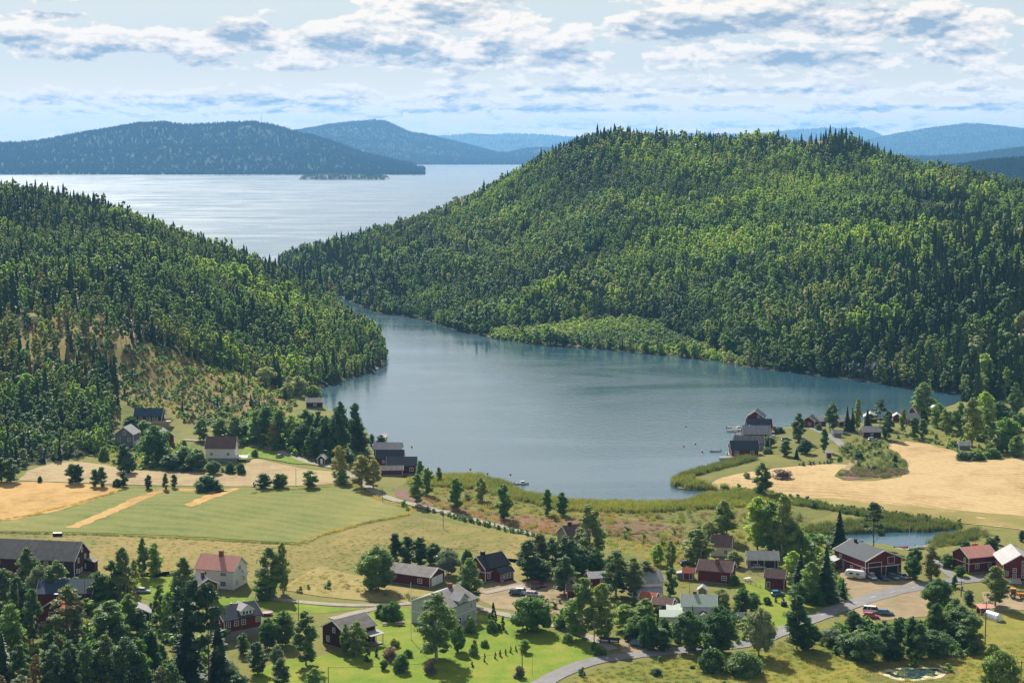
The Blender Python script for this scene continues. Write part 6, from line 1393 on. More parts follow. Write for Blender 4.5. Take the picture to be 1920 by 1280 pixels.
# ------------------------------------------------------------------ vehicles
def loft(mb, sec, m=0, cap=True):
    """sec: list of rings with the same number of points"""
    b = len(mb.v); k = len(sec[0])
    for s_ in sec: mb.v += [tuple(p) for p in s_]
    for i in range(len(sec)-1):
        for j in range(k): mb.f.append((b+i*k+j, b+i*k+(j+1) % k, b+(i+1)*k+(j+1) % k, b+(i+1)*k+j)); mb.m.append(m)
    if cap: mb.f += [tuple(b+j for j in range(k-1, -1, -1)), tuple(b+(len(sec)-1)*k+j for j in range(k))]; mb.m += [m, m]
VP = {}
def wheel_me(rad=.32):
    if ('wh', rad) not in VP:
        VP['wh', rad] = (MB().tube([(0, -.11, 0), (0, .11, 0)], rad, 14).me('tyre', [rubber]), MB().tube([(0, -.12, 0), (0, .12, 0)], rad*.62, 10).me('rim', [rim_m]))
    return VP['wh', rad]
def car(px, py, ang, col, label, kind='wagon', L=4.6, group='parked cars'):
    g = G(px, py); key = (kind, col.name, L)
    if key not in VP:
        W_ = .88; hh = {'wagon': 1.45, 'suv': 1.66, 'van': 1.95, 'sedan': 1.40}[kind]; bl = .88 if kind != 'van' else 1.05; h0 = .28
        st = [(-L/2, .55*bl+.25, .80), (-L/2+.08, bl, .94), (-L/2+.9, bl+.02, 1), (0, bl+.02, 1), (L/2-1.3, bl, 1), (L/2-.5, bl-.13, .96), (L/2-.06, bl-.28, .84), (L/2, .50, .74)]
        def ring(x, zt, s): w = W_*s; return [(x, -w, h0), (x, -w*1.02, (h0+zt)/2), (x, -w*.95, zt-.05), (x, -w*.86, zt), (x, w*.86, zt), (x, w*.95, zt-.05), (x, w*1.02, (h0+zt)/2), (x, w, h0)]
        body = MB(); loft(body, [ring(*s_) for s_ in st])
        back = -L/2+{'wagon': .22, 'suv': .18, 'van': .06, 'sedan': .95}[kind]; fr = L/2-1.05
        if kind == 'van': fr = L/2-.55
        def gr(x, z, w): return [(x, -w, z), (x, w, z)]
        b0, b1 = back, back+(.28 if kind != 'sedan' else .75); f1, f0 = fr-(.85 if kind != 'van' else .7), fr
        gl = MB(); gl.v = [(b0, -.78, bl-.02), (b0, .78, bl-.02), (f0, .78, bl-.04), (f0, -.78, bl-.04), (b1, -.64, hh-.05), (b1, .64, hh-.05), (f1, .64, hh-.05), (f1, -.64, hh-.05)]
        gl.f = [(0, 3, 7, 4), (1, 5, 6, 2), (0, 4, 5, 1), (3, 2, 6, 7), (4, 7, 6, 5)]; gl.m = [0]*5
        rf = MB(); rf.prism([(b1-.06, -.67, hh-.06), (f1+.06, -.67, hh-.06), (f1+.06, .67, hh-.06), (b1-.06, .67, hh-.06)], (0, 0, .07))
        for x in ([b1+.95, b1+1.9] if kind != 'sedan' else [b1+1.0]):
            if x < f1:
                for s in (-1, 1): rf.prism([(x-.05, s*.80, bl-.03), (x+.05, s*.80, bl-.03), (x+.05, s*.66, hh-.03), (x-.05, s*.66, hh-.03)], (0, s*.02, 0))
        hl = MB().box(L/2-.12, -.06, 0, L/2+.0, .20, .14).me('headlight', [lamp_m]); tl = MB().box(-L/2-.02, -.08, 0, -L/2+.08, .10, .26).me('tail_light', [tail_m])
        pl = MB().box(L/2-.02, -.26, .42, L/2+.015, .26, .53).me('number_plate', [white_trim]); bm_ = MB().box(L/2-.2, -.78, .26, L/2+.05, .78, .44).me('bumper', [black_metal])
        VP[key] = (body.me('body', [col], True), gl.me('windows', [glass]), rf.me('car_roof', [col]), hl, tl, pl, bm_, bl)
    body, gl, rf, hl, tl, pl, bm_, bl = VP[key]
    e = link('parked_car' if kind != 'van' else 'parked_van', None, None, tuple(g+Vector((0, 0, .12)))); e.rotation_euler.z = R(ang); tag(e, label, 'car' if kind != 'van' else 'van', group)
    link('body', body, e); link('windows', gl, e); link('car_roof', rf, e); link('number_plate', pl, e); link('bumper', bm_, e)
    for s in (-.72, .60): link('headlight', hl, e, (0, s, bl-.33)); link('tail_light', tl, e, (0, s+.05, bl-.30))
    ty, ri = wheel_me(.34 if kind in ('suv', 'van') else .31)
    for x in (-L/2+.85, L/2-.85):
        for y in (-.80, .80): w_ = link('wheel', ty, e, (x, y, .33)); link('rim', ri, w_)
    return e
c_white = paint('white_car_paint', (.68, .68, .68)); c_silver = paint('silver_car_paint', (.40, .42, .44)); c_red = paint('red_car_paint', (.42, .02, .02)); c_navy = paint('navy_car_paint', (.025, .045, .09))
c_black = paint('black_car_paint', (.025, .027, .03)); c_blue = paint('blue_car_paint', (.08, .20, .30)); c_pred = paint('faded_red_car_paint', (.50, .06, .06)); c_yel = paint('yellow_machine_paint', (.70, .30, .02)); c_boat = paint('white_gelcoat', (.72, .72, .70)); c_grey = paint('grey_car_paint', (.16, .18, .20))
car(1009, 1100, -10, c_red, 'red estate car in the sandy yard beside the clipped tree', 'suv')
car(979, 1112, -12, c_white, 'white estate car behind the navy one in the yard', 'wagon')
car(969, 1115, -14, c_navy, 'dark navy car, lowest left in the sandy yard', 'suv', 4.5)
car(1001, 1118, -14, c_silver, 'pale silver estate car nearest the round tree', 'wagon')
car(1186, 1203, -35, c_black, 'dark car parked above the blue car in the pull-in', 'suv', 4.4)
car(1196, 1210, -30, c_blue, 'blue hatchback parked in the road pull-in', 'wagon', 4.2)
car(1635, 1085, -78, c_white, 'white van like car at the left garage door', 'suv', 4.5)
car(1655, 1086, -72, c_navy, 'navy car in the garage shade, second from left', 'wagon')
car(1675, 1085, -66, c_grey, 'grey car in the garage shade, third from left', 'wagon')
car(1693, 1084, -60, c_silver, 'silver car at the right end of the garage row', 'wagon')
car(1634, 1149, -16, c_white, 'white van parked in the lay-by behind the red car', 'van', 4.8)
car(1633, 1158, -14, c_pred, 'red car at the front of the lay-by', 'wagon', 4.4)
car(1660, 1152, -12, c_blue, 'blue grey car alone on the right of the lay-by', 'wagon', 4.5)
car(268, 1111, -8, c_silver, 'silver car half hidden behind the farm birches', 'wagon')
car(1288, 1059, 15, c_black, 'black car under the lean-to by the cream house', 'wagon')
car(1422, 1066, 5, c_silver, 'pale car inside the open fronted shed', 'wagon', 4.4)
car(1458, 1116, 10, c_blue, 'small blue car beside the square storehouse', 'wagon', 4.0)
car(1474, 826, 5, c_grey, 'grey car on the grass near the boathouses', 'wagon')
car(1506, 828, 5, c_black, 'black car under the trees by the lane', 'suv')
car(1502, 846, 3, c_white, 'white car below the round tree near the lane', 'wagon')
car(1451, 805, 85, c_red, 'red car seen end on by the far boathouses', 'suv')
car(525, 858, 60, c_silver, 'light car on the hillside lawn by the road', 'wagon', 4.2)
car(1636, 826, 12, c_silver, 'pale car beside the brown cottage', 'wagon', 4.2)
def trailer(px, py, ang, label):
    g = G(px, py); e = link('car_trailer', None, None, tuple(g+Vector((0, 0, .1)))); e.rotation_euler.z = R(ang); tag(e, label, 'trailer')
    mb = MB(); mb.box(-1.5, -.75, .45, 1.5, .75, .55)
    for q in ((-1.5, -.75, 1.5, -.70), (-1.5, .70, 1.5, .75), (-1.5, -.7, -1.45, .7), (1.45, -.7, 1.5, .7)): mb.box(q[0], q[1], .55, q[2], q[3], .85)
    mb.ob('bed', grey_wall, e); MB().tube([(1.5, 0, .5), (2.6, 0, .45)], .05, 5).ob('drawbar', black_metal, e)
    ty, ri = wheel_me(.31)
    for y in (-.85, .85): w_ = link('wheel', ty, e, (0, y, .32)); link('rim', ri, w_)
trailer(1003, 1103, -8, 'flat grey trailer behind the red estate car')
# caravan
g = G(1604, 1084); e = link('caravan', None, None, tuple(g+Vector((0, 0, .1)))); e.rotation_euler.z = R(-32); tag(e, 'long white covered caravan at the side of the garage hall', 'caravan')
mb = MB()
def cr(x, s): return [(x, -1.1*s, .55), (x, -1.12*s, 1.4), (x, -1.0*s, 2.1*s+.3), (x, -.6*s, 2.25*s+.3), (x, .6*s, 2.25*s+.3), (x, 1.0*s, 2.1*s+.3), (x, 1.12*s, 1.4), (x, 1.1*s, .55)]
loft(mb, [cr(-3.1, .72), cr(-2.8, .93), cr(-2.0, 1), (cr(2.0, 1)), cr(2.7, .93), cr(3.1, .70)]); mb.ob('body', c_boat, e, None, True)
MB().box(-1.6, -1.14, 1.35, -.4, -1.08, 1.85).ob('side_window', glass, e); MB().box(.6, -1.14, 1.35, 1.6, -1.08, 1.85).ob('side_window', glass, e); MB().tube([(3, 0, .5), (4.2, 0, .4)], .06, 5).ob('drawbar', black_metal, e)
ty, ri = wheel_me(.31)
for y in (-1.0, 1.0): w_ = link('wheel', ty, e, (-.1, y, .32)); link('rim', ri, w_)
# tractor
g = G(1905, 1121); e = link('tractor', None, None, tuple(g+Vector((0, 0, .1)))); e.rotation_euler.z = R(-8); tag(e, 'yellow wheel loader tractor in the barn yard', 'tractor')
MB().box(-.2, -.55, .8, 2.3, .55, 1.5).box(1.9, -.45, .6, 2.4, .45, 1.3).ob('bonnet', c_yel, e)
mb = MB(); [mb.box(x, y, 1.3, x+.08, y+.08, 2.7) for x in (-1.6, -.2) for y in (-.7, .62)]; mb.box(-1.7, -.78, 2.7, -.05, .78, 2.85); mb.box(-1.7, -.75, .9, -.1, .75, 1.35); mb.ob('cab', c_yel, e)
MB().box(-1.5, -.66, 1.4, -.2, .66, 2.68).ob('cab_glass', glass, e); MB().tube([(1.0, .3, 1.5), (1.0, .3, 2.3)], .05, 6).ob('exhaust', black_metal, e)
mb = MB(); mb.prism([(2.6, -1.1, .2), (3.3, -1.1, .15), (3.3, -1.1, .3), (2.8, -1.1, .9)], (0, 2.2, 0)); mb.box(1.2, -.75, .8, 2.8, -.65, .95); mb.box(1.2, .65, .8, 2.8, .75, .95); mb.ob('bucket', c_yel, e)
for x, rr_ in ((-1.0, .78), (1.5, .56)):
    ty, ri = wheel_me(rr_)
    for y in (-.85, .85): w_ = link('wheel', ty, e, (x, y, rr_)); link('rim', ri, w_)
# canopy trailer behind the tractor
g = G(1893, 1104); e = link('carport', None, None, tuple(g)); e.rotation_euler.z = R(-6); tag(e, 'low dark roofed carport between tractor and barn', 'carport')
mb = MB(); [mb.box(x, y, 0, x+.12, y+.12, 2.1) for x in (-2.6, 0, 2.9) for y in (-1.4, 1.3)]; mb.ob('post', wood_grey, e)
MB().prism([(-2.9, -1.8, 2.0), (3.2, -1.8, 2.0), (3.2, 1.7, 2.8), (-2.9, 1.7, 2.8)], (0, 0, .1)).ob('roof', roof_black, e); trailer(1886, 1106, -5, 'small trailer stored under the dark carport')

# ------------------------------------------------------------------ boats
def boat(px, py, ang, L, label, col=None, cabin=False, z=0.0, group=None, seats=2, outb=True):
    x, y = (float(q) for q in onZ(px, py)); zz = z if z else 0
    e = link('motor_boat' if cabin else 'rowing_boat', None, None, (x, y, zz)); e.rotation_euler.z = R(ang); tag(e, label, 'boat', group); col = col or c_boat; B = L*.18
    mb = MB(); secs = []
    for t in (0, .15, .4, .65, .85, .96, 1.0):
        w = B*(1-max(0, (t-.35)/.65)**2.2)*(.88+.12*min(1, t*5)); xx = -L/2+L*t; sh = .52+.22*t*t; kz = -.18+.35*max(0, t-.75)/.25*.8
        secs.append([(xx, -w, sh), (xx, -w*.93, .12), (xx, -w*.4, kz), (xx, w*.4, kz), (xx, w*.93, .12), (xx, w, sh), (xx, w*.86+.001, sh), (xx, w*.78, .16), (xx, -w*.78, .16), (xx, -w*.86-.001, sh)])
    loft(mb, secs); mb.ob('hull', col, e, None, True)
    for i in range(seats): xx = -L*.25+i*L*.28; w = B*.8; MB().box(xx, -w, .36, xx+.28, w, .42).ob('seat', wood_grey, e)
    if outb: MB().box(-L/2-.30, -.15, .25, -L/2-.02, .15, .95).box(-L/2-.22, -.05, -.3, -L/2-.1, .05, .3).ob('outboard_motor', black_metal, e)
    if cabin:
        mb = MB(); w = B*.72; mb.prism([(-L*.12, -w, .45), (L*.26, -w*.8, .5), (L*.16, -w*.75, 1.15), (-L*.08, -w*.85, 1.25)], (0, 2*w*.85, 0)); mb.ob('cabin', c_boat, e)
        MB().prism([(L*.17, -w*.70, 1.1), (L*.25, -w*.74, .62), (L*.25, w*.62, .62), (L*.17, w*.56, 1.1)], (.03, 0, .02)).ob('windscreen', glass, e)
        MB().box(-L*.07, -w-.005, .75, L*.13, -w*.86, 1.02).ob('side_window', glass, e)
    return e
boat(979, 907, 4, 5.4, 'white cabin motor boat moored off the near reeds', cabin=True)
boat(877, 892, 8, 3.8, 'white motor boat nosed into the near reeds', cabin=True)
boat(918, 899, -5, 2.6, 'small white dinghy at the reed edge', outb=False)
boat(959, 907, -8, 2.0, 'tiny pale dinghy left of the cabin boat', outb=False)
boat(1341, 846, 184, 4.8, 'open white boat riding beside the orange buoys', seats=3)
boat(1390, 861, 4, 5.2, 'white rowing boat tied under the two window boathouse')
boat(1365, 850, 80, 4.6, 'white boat standing behind the nearest pier', z=.0)
boat(1384, 804, 5, 6.2, 'white cabin boat at the far boathouse pier', cabin=True)
boat(1372, 802, 10, 4.6, 'open boat outermost at the far pier')
boat(1388, 815, -15, 4.2, 'white boat between the slate roofed boathouses')
boat(1449, 826, -12, 5.4, 'white boat laid up on the grass beside the boathouses', cabin=True, z=1.3)
boat(1437, 835, 0, 5.0, 'grey boat tarped at the boathouse landing', c_grey, z=1.0)
boat(1691, 1028, 6, 4.8, 'orange red rowing boat at the pond pier', c_pred, z=0.0)
boat(1712, 1033, 20, 4.2, 'white boat among the things at the pond landing', z=.8)
boat(1728, 1032, -20, 4.0, 'second white boat at the pond landing', z=.9)
boat(1480, 1012, 15, 3.6, 'small dinghy on the pond bank beside the marsh clump', z=.7)
pier(1674, 1030, 5, 3.6, 2.4, 'small plank landing beside the orange red boat', .5)
pier(1700, 1031, 10, 6, 2.2, 'plank landing of the creek pond', .7)
c_or = paint('orange_buoy', (.60, .10, .04))
bmk = bmesh.new(); bmesh.ops.create_uvsphere(bmk, u_segments=10, v_segments=8, radius=.42); BU = bpy.data.meshes.new('buoy'); bmk.to_mesh(BU); bmk.free(); BU.materials.append(c_or)
BW = BU.copy(); BW.materials[0] = c_boat
for a, b_, w_, l in [(772,838,0,'orange mooring buoy off the near left boathouse'),(882,880,0,'orange buoy left behind the reeds'),(914,888,0,'orange buoy between two dinghies'),(957,890,0,'small orange buoy beyond the cabin boat'),(1282,837,0,'lone orange buoy left of the buoy group'),(1304,832,0,'upper orange buoy of the group near the white boat'),(1316,845,1,'white buoy close to the open white boat'),(1317,848,0,'orange buoy touching the white buoy'),(1286,800,0,'farthest small orange buoy')]:
    x, y = (float(q) for q in onZ(a, b_)); tag(link('buoy', BW if w_ else BU, None, (x, y, .15)), l, 'buoy', 'mooring buoys')

# ------------------------------------------------------------------ poles, flagpoles, lamps and small things
def pole(px, yb, yt, label, kind='pole', arm=0, stay=None, rad=.14, m=None, tilt=0):
    g = G(px, yb); d = math.hypot(g.y, CH-g.z)/F; h = (yb-yt)*d*1.02
    e = link({'pole': 'utility_pole', 'flag': 'flagpole', 'lamp': 'street_lamp', 'post': 'post'}[kind], None, None, tuple(g)); tag(e, label, {'pole': 'pole', 'flag': 'flagpole', 'lamp': 'lamp', 'post': 'post'}[kind])
    mm = m or (white_trim if kind == 'flag' else pole_m if kind != 'lamp' else rim_m)
    MB().tube([(0, 0, -.5), (tilt*h, 0, h)], [rad, rad*.6], 8).ob('shaft', mm, e)
    if kind == 'pole' and arm:
        MB().box(-arm, -.06, h-.6, arm, .06, h-.45).ob('crossarm', pole_m, e)
        for x in (-arm*.85, 0, arm*.85): MB().tube([(x, 0, h-.45), (x, 0, h-.2)], .06, 6).ob('insulator', white_trim, e)
    if kind == 'flag': MB().tube([(0, 0, h), (0, 0, h+.18)], .12, 8).ob('finial', simple('gilt', (.5, .35, .08), .3), e)
    if kind == 'lamp': MB().tube([(0, 0, h-.1), (-.5, 0, h+.25), (-1.1, 0, h+.25)], .04, 5).ob('arm', mm, e); MB().box(-1.7, -.12, h+.16, -1.0, .12, h+.30).ob('lamp_head', lamp_m, e)
    if stay: MB().tube([(0, 0, h*.97), (stay[0], stay[1], 0)], .03, 4).ob('stay', pole_m, e)
    return e, g, h
A1 = pole(560, 1186, 1124, 'grey wooden pole beside the farm track', rad=.13)
pole(616, 1300, 1250, 'brown post at the bottom edge of the lawn')
pole(979, 1268, 1216, 'wooden pole standing on the lower lawn', rad=.15)
pole(998, 1266, 1222, 'thin bare pole right of the lawn pole', 'post', rad=.05)
pole(1114, 1204, 1147, 'pale pole with a stay beside the mailboxes', rad=.15, stay=(-5.5, .5), m=wood_grey)
pole(831, 990, 948, 'lone wooden pole in the yellow pasture', rad=.13)
pole(1122, 1050, 1004, 'dark pole right of the tall twin birch', rad=.13)
pole(1847, 1206, 1128, 'dark power pole in the lower right meadow', arm=1.0, rad=.16)
A2 = pole(1802, 1118, 1088, 'power pole with transformer beside the village road', arm=.9, rad=.17); MB().box(-.35, -.75, A2[2]*.45, .35, -.18, A2[2]*.45+1.1).ob('transformer', found, A2[0])
pole(1914, 1282, 1238, 'power pole with crossarm at the lower right corner', arm=1.3, rad=.15)
pole(160, 1148, 1078, 'grey pole in front of the dark red outbuilding', rad=.12)
pole(1293, 1118, 1086, 'thin pole in the garden behind the green roofed house', rad=.08)
pole(555, 910, 878, 'thin pole on the pale stubble strip', rad=.1)
pole(717, 940, 912, 'thin pole beside the gravel road to the bay', rad=.1)
pole(1323, 1172, 1164, 'short lamp post in front of the white house', 'post', rad=.06)
pole(771, 1199, 1094, 'tall white flagpole on the lawn', 'flag', rad=.10)
pole(1443, 850, 806, 'white flagpole beside the boathouses', 'flag', rad=.08)
pole(1704, 1030, 986, 'white flagpole at the creek pond', 'flag', rad=.08)
pole(610, 858, 826, 'street lamp behind the roadside hut', 'lamp', rad=.06)
pole(615, 868, 845, 'second street lamp beside the roadside hut', 'lamp', rad=.06)
pole(680, 912, 890, 'street lamp at the brownish birches', 'lamp', rad=.06)
pole(906, 1152, 1136, 'low lamp post beside the gravel drive', 'post', rad=.06)
# mailbox stand
g = G(1143, 1208); e = link('mailbox_stand', None, None, tuple(g)); e.rotation_euler.z = R(-14); tag(e, 'row of pale mailboxes under a small black roof by the road', 'mailboxes')
mb = MB(); mb.box(-2.5, .1, .6, 2.5, .2, 1.6); [mb.box(x, .1, 0, x+.12, .22, 1.6) for x in (-2.5, -.05, 2.38)]; mb.ob('back_board', black_wall, e); MB().prism([(-2.8, -.5, 1.6), (2.8, -.5, 1.6), (2.8, .15, 1.95), (-2.8, .15, 1.95)], (0, 0, .06)).prism([(-2.8, .15, 1.95), (2.8, .15, 1.95), (2.8, .6, 1.65), (-2.8, .6, 1.65)], (0, 0, .06)).ob('roof', roof_black, e)
bx = MB().box(0, -.25, 0, .40, .1, .32).me('mailbox', [c_boat])
for i in range(9):
    if i != 4: link('mailbox', bx, e, (-2.25+i*.5, 0, .95))
# wrapped hay bale
g = G(108, 1005); e = MB().tube([(-1.5, 0, 0), (-1.45, 0, 0), (1.45, .15, 0), (1.5, .15, 0)], [.55, .66, .66, .55], 16).ob('hay_bale', black_metal, None, (g.x, g.y, g.z+.62)); tag(e, 'long black plastic wrapped bale on the pasture edge', 'bale')
# glasshouse
m_pc, n, b, o = base_mat('clear_plastic'); b.inputs['Base Color'].default_value = (.62, .68, .66, 1); b.inputs['Roughness'].default_value = .25; b.inputs['Transmission Weight'].default_value = .45; b.inputs['Specular IOR Level'].default_value = .6
g = G(1874, 1164); e = link('greenhouse', None, None, tuple(g)); e.rotation_euler.z = R(28); tag(e, 'small arched greenhouse of clear plastic in the garden', 'greenhouse')
arc = [(math.cos(a)*1.5, math.sin(a)*2.1) for a in np.linspace(0, math.pi, 13)]
mb = MB(); k_ = len(arc); mb.v = [(x, y_, z_) for y_ in (0, 4.6) for x, z_ in arc]; mb.f = [(i, i+1, k_+i+1, k_+i) for i in range(k_-1)]; mb.m = [0]*(k_-1); mb.ob('cover', m_pc, e, None, True)
mb = MB(); mb.poly([(x, 0, z_) for x, z_ in arc][::-1]); mb.poly([(x, 4.6, z_) for x, z_ in arc]); mb.ob('end_panel', m_pc, e)
for y_ in np.linspace(0, 4.6, 6): MB().tube([(x*1.01, y_, z_*1.01) for x, z_ in arc], .035, 4).ob('hoop', white_trim, e)
MB().box(-1.6, -.1, 0, 1.6, -.02, .25).box(-.45, -.06, 0, .45, -.02, 1.8).ob('door', white_trim, e)
# red roofed pavilion
g = G(1846, 1152); e = link('garden_pavilion', None, None, tuple(g)); e.rotation_euler.z = R(10); tag(e, 'open garden pavilion with flat pinkish red roof', 'pavilion')
mb = MB(); [mb.box(x, y_, 0, x+.1, y_+.1, 2.3) for x in (-1.9, 1.8) for y_ in (-1.3, 1.2)]; mb.tube([(-1.9, -1.3, 1.2), (0, -1.3, 2.2)], .04, 4); mb.tube([(1.85, -1.3, 1.2), (0, -1.3, 2.2)], .04, 4); mb.ob('post', white_trim, e)
MB().prism([(-2.3, -1.7, 2.25), (2.2, -1.7, 2.25), (2.2, 1.6, 2.75), (-2.3, 1.6, 2.75)], (0, 0, .1)).ob('roof', roof_pink, e); MB().box(-1.85, 1.15, .1, 1.85, 1.2, 1.6).ob('back_panel', red_wall, e)
# wood fences
def fence(pts, label, hgt=1.0, n_r=2, m=None, gap=2.2):
    W_ = [G(a, b_) for a, b_ in pts]; e = link('fence', None, None, tuple(W_[0])); tag(e, label, 'fence'); m = m or wood_grey; O_ = W_[0]
    for p, q in zip(W_[:-1], W_[1:]):
        L_ = (q-p).length; k = max(1, int(L_/gap)); d = (q-p)/k
        for i in range(k+1): a = p+d*i-O_; MB().box(a.x-.06, a.y-.06, a.z-.3, a.x+.06, a.y+.06, a.z+hgt).ob('post', m, e)
        for j in range(n_r): z_ = hgt*(.45+.45*j); a, b_ = p-O_, q-O_; MB().tube([(a.x, a.y-.08, a.z+z_), (b_.x, b_.y-.08, b_.z+z_)], .06, 4).ob('rail', m, e)
fence([(1389,1072),(1436,1079)], 'brown rail fence behind the square storehouse', 1.1, 3)
fence([(1398,1092),(1426,1102)], 'short rail fence in the cottage garden', 1.0, 2)
fence([(1276,1056),(1300,1040),(1318,1046)], 'sloping plank fence beside the cream house', 1.2, 2)
# garden odds: hammock frame, tables, logs, trampoline
def table(px, py, ang, label, s=1.0, m=None):
    g = G(px, py); e = link('garden_table', None, None, tuple(g+Vector((0, 0, .05)))); e.rotation_euler.z = R(ang); e.scale = (s, s, s); tag(e, label, 'table'); m = m or wood_grey
    MB().box(-.9, -.4, .70, .9, .4, .76).ob('table_top', m, e); MB().box(-.9, -.85, .42, .9, -.6, .47).ob('bench', m, e); MB().box(-.9, .6, .42, .9, .85, .47).ob('bench', m, e)
    for x in (-.7, .65): MB().prism([(x, -.75, 0), (x, -.65, 0), (x, .1, .7), (x, 0, .7)], (.06, 0, 0)).prism([(x, .75, 0), (x, .65, 0), (x, -.1, .7), (x, 0, .7)][::-1], (.06, 0, 0)).ob('leg', m, e)
table(751, 1172, 15, 'grey picnic table in the shade behind the big shrub', 1.3); table(722, 1172, 0, 'brown garden table on the upper lawn', .9, wood_raw); table(887, 1164, 20, 'white garden table on the deck side', 1, white_trim)
table(1402, 1088, 20, 'garden furniture beside the cottage fence', 1.1, white_trim); table(1898, 1050, 0, 'white bench table behind the red roofed house', 1, white_trim)
g = G(500, 1152); e = link('trampoline', None, None, tuple(g)); tag(e, 'round trampoline with pink edge pad behind the dormer house', 'trampoline')
ring = [(math.cos(a)*1.6, math.sin(a)*1.6, .75) for a in np.linspace(0, 6.283, 21)]; MB().tube(ring, .16, 6, cap=False).ob('edge_pad', simple('pink_pad', (.6, .18, .28)), e); MB().poly([(x*.95, y_*.95, .76) for x, y_, _ in ring[:-1]]).ob('jump_mat', black_metal, e)
for a in range(4): MB().tube([(math.cos(a*1.57)*1.5, math.sin(a*1.57)*1.5, 0), (math.cos(a*1.57)*1.55, math.sin(a*1.57)*1.55, .75)], .04, 5).ob('leg', rim_m, e)
g = G(1470, 1136); e = MB().prism([(-.9, -.5, 0), (.9, -.5, 0), (.7, -.3, 1.3), (-.7, -.3, 1.3)], (0, 1.0, 0)).ob('compost_bin', black_metal, None, tuple(g)); tag(e, 'black compost bin on the lawn below the clipped conifers', 'bin')
g = G(1388, 1156); e = MB().prism([(-1.3, -.9, .1), (1.3, -.6, .1), (1.2, .9, 1.1), (-1.2, .6, 1.1)], (0, 0, .08)).box(-1, -.4, 0, 1, .4, .4).ob('cold_frame', [roof_white], None, tuple(g)); tag(e, 'tilted white lid of a garden frame beside the dark trees', 'garden frame')
for i, (a, b_, l) in enumerate([(1050, 1104, 'stacked firewood beside the little birch'), (1030, 1086, 'pale timber pile at the yard edge'), (1072, 1086, 'second timber pile near the red shed')]):
    g = G(a, b_); e = link('log_pile', None, None, tuple(g)); e.rotation_euler.z = R(-15+i*20); tag(e, l, 'log pile'); lg = CACHE.setdefault('log', MB().tube([(-1.2, 0, 0), (1.2, 0, 0)], .16, 7).me('log', [wood_raw]))
    for r0 in range(3):
        for c0 in range(6-r0): link('log', lg, e, (.1*math.sin(c0*3), (c0+r0*.5)*.31-.8, .16+r0*.27))
# deck clutter of the hillside and outlying sheds
table(288, 792, 0, 'table on the timber terrace below the blue metal cabin', 1.2, white_trim); table(434, 858, 0, 'terrace table of the white hillside house', 1, white_trim)

def wire(p, q, label, sag=1.2):
    pts = [p+(q-p)*t-Vector((0, 0, 4*sag*t*(1-t))) for t in [i/12 for i in range(13)]]; o = pts[0].copy()
    tag(MB().tube([a-o for a in pts], .035, 4).ob('power_line', black_metal, None, tuple(o)), label, 'cable')
def tip(px, yb, yt): g = G(px, yb); return g+Vector((0, 0, (yb-yt)*math.hypot(g.y, CH-g.z)/F*1.02-.2))
wire(tip(1847, 1206, 1128), tip(1914, 1282, 1238), 'thin power line between the two lower right poles')
wire(tip(1847, 1206, 1128), tip(1802, 1118, 1088), 'thin power line running up to the transformer pole')
wire(tip(979, 1268, 1216), tip(1114, 1204, 1147), 'thin cable from the lawn pole to the mailbox pole')
wire(tip(979, 1268, 1216), tip(616, 1300, 1250), 'thin cable crossing the lawn to the lower post')

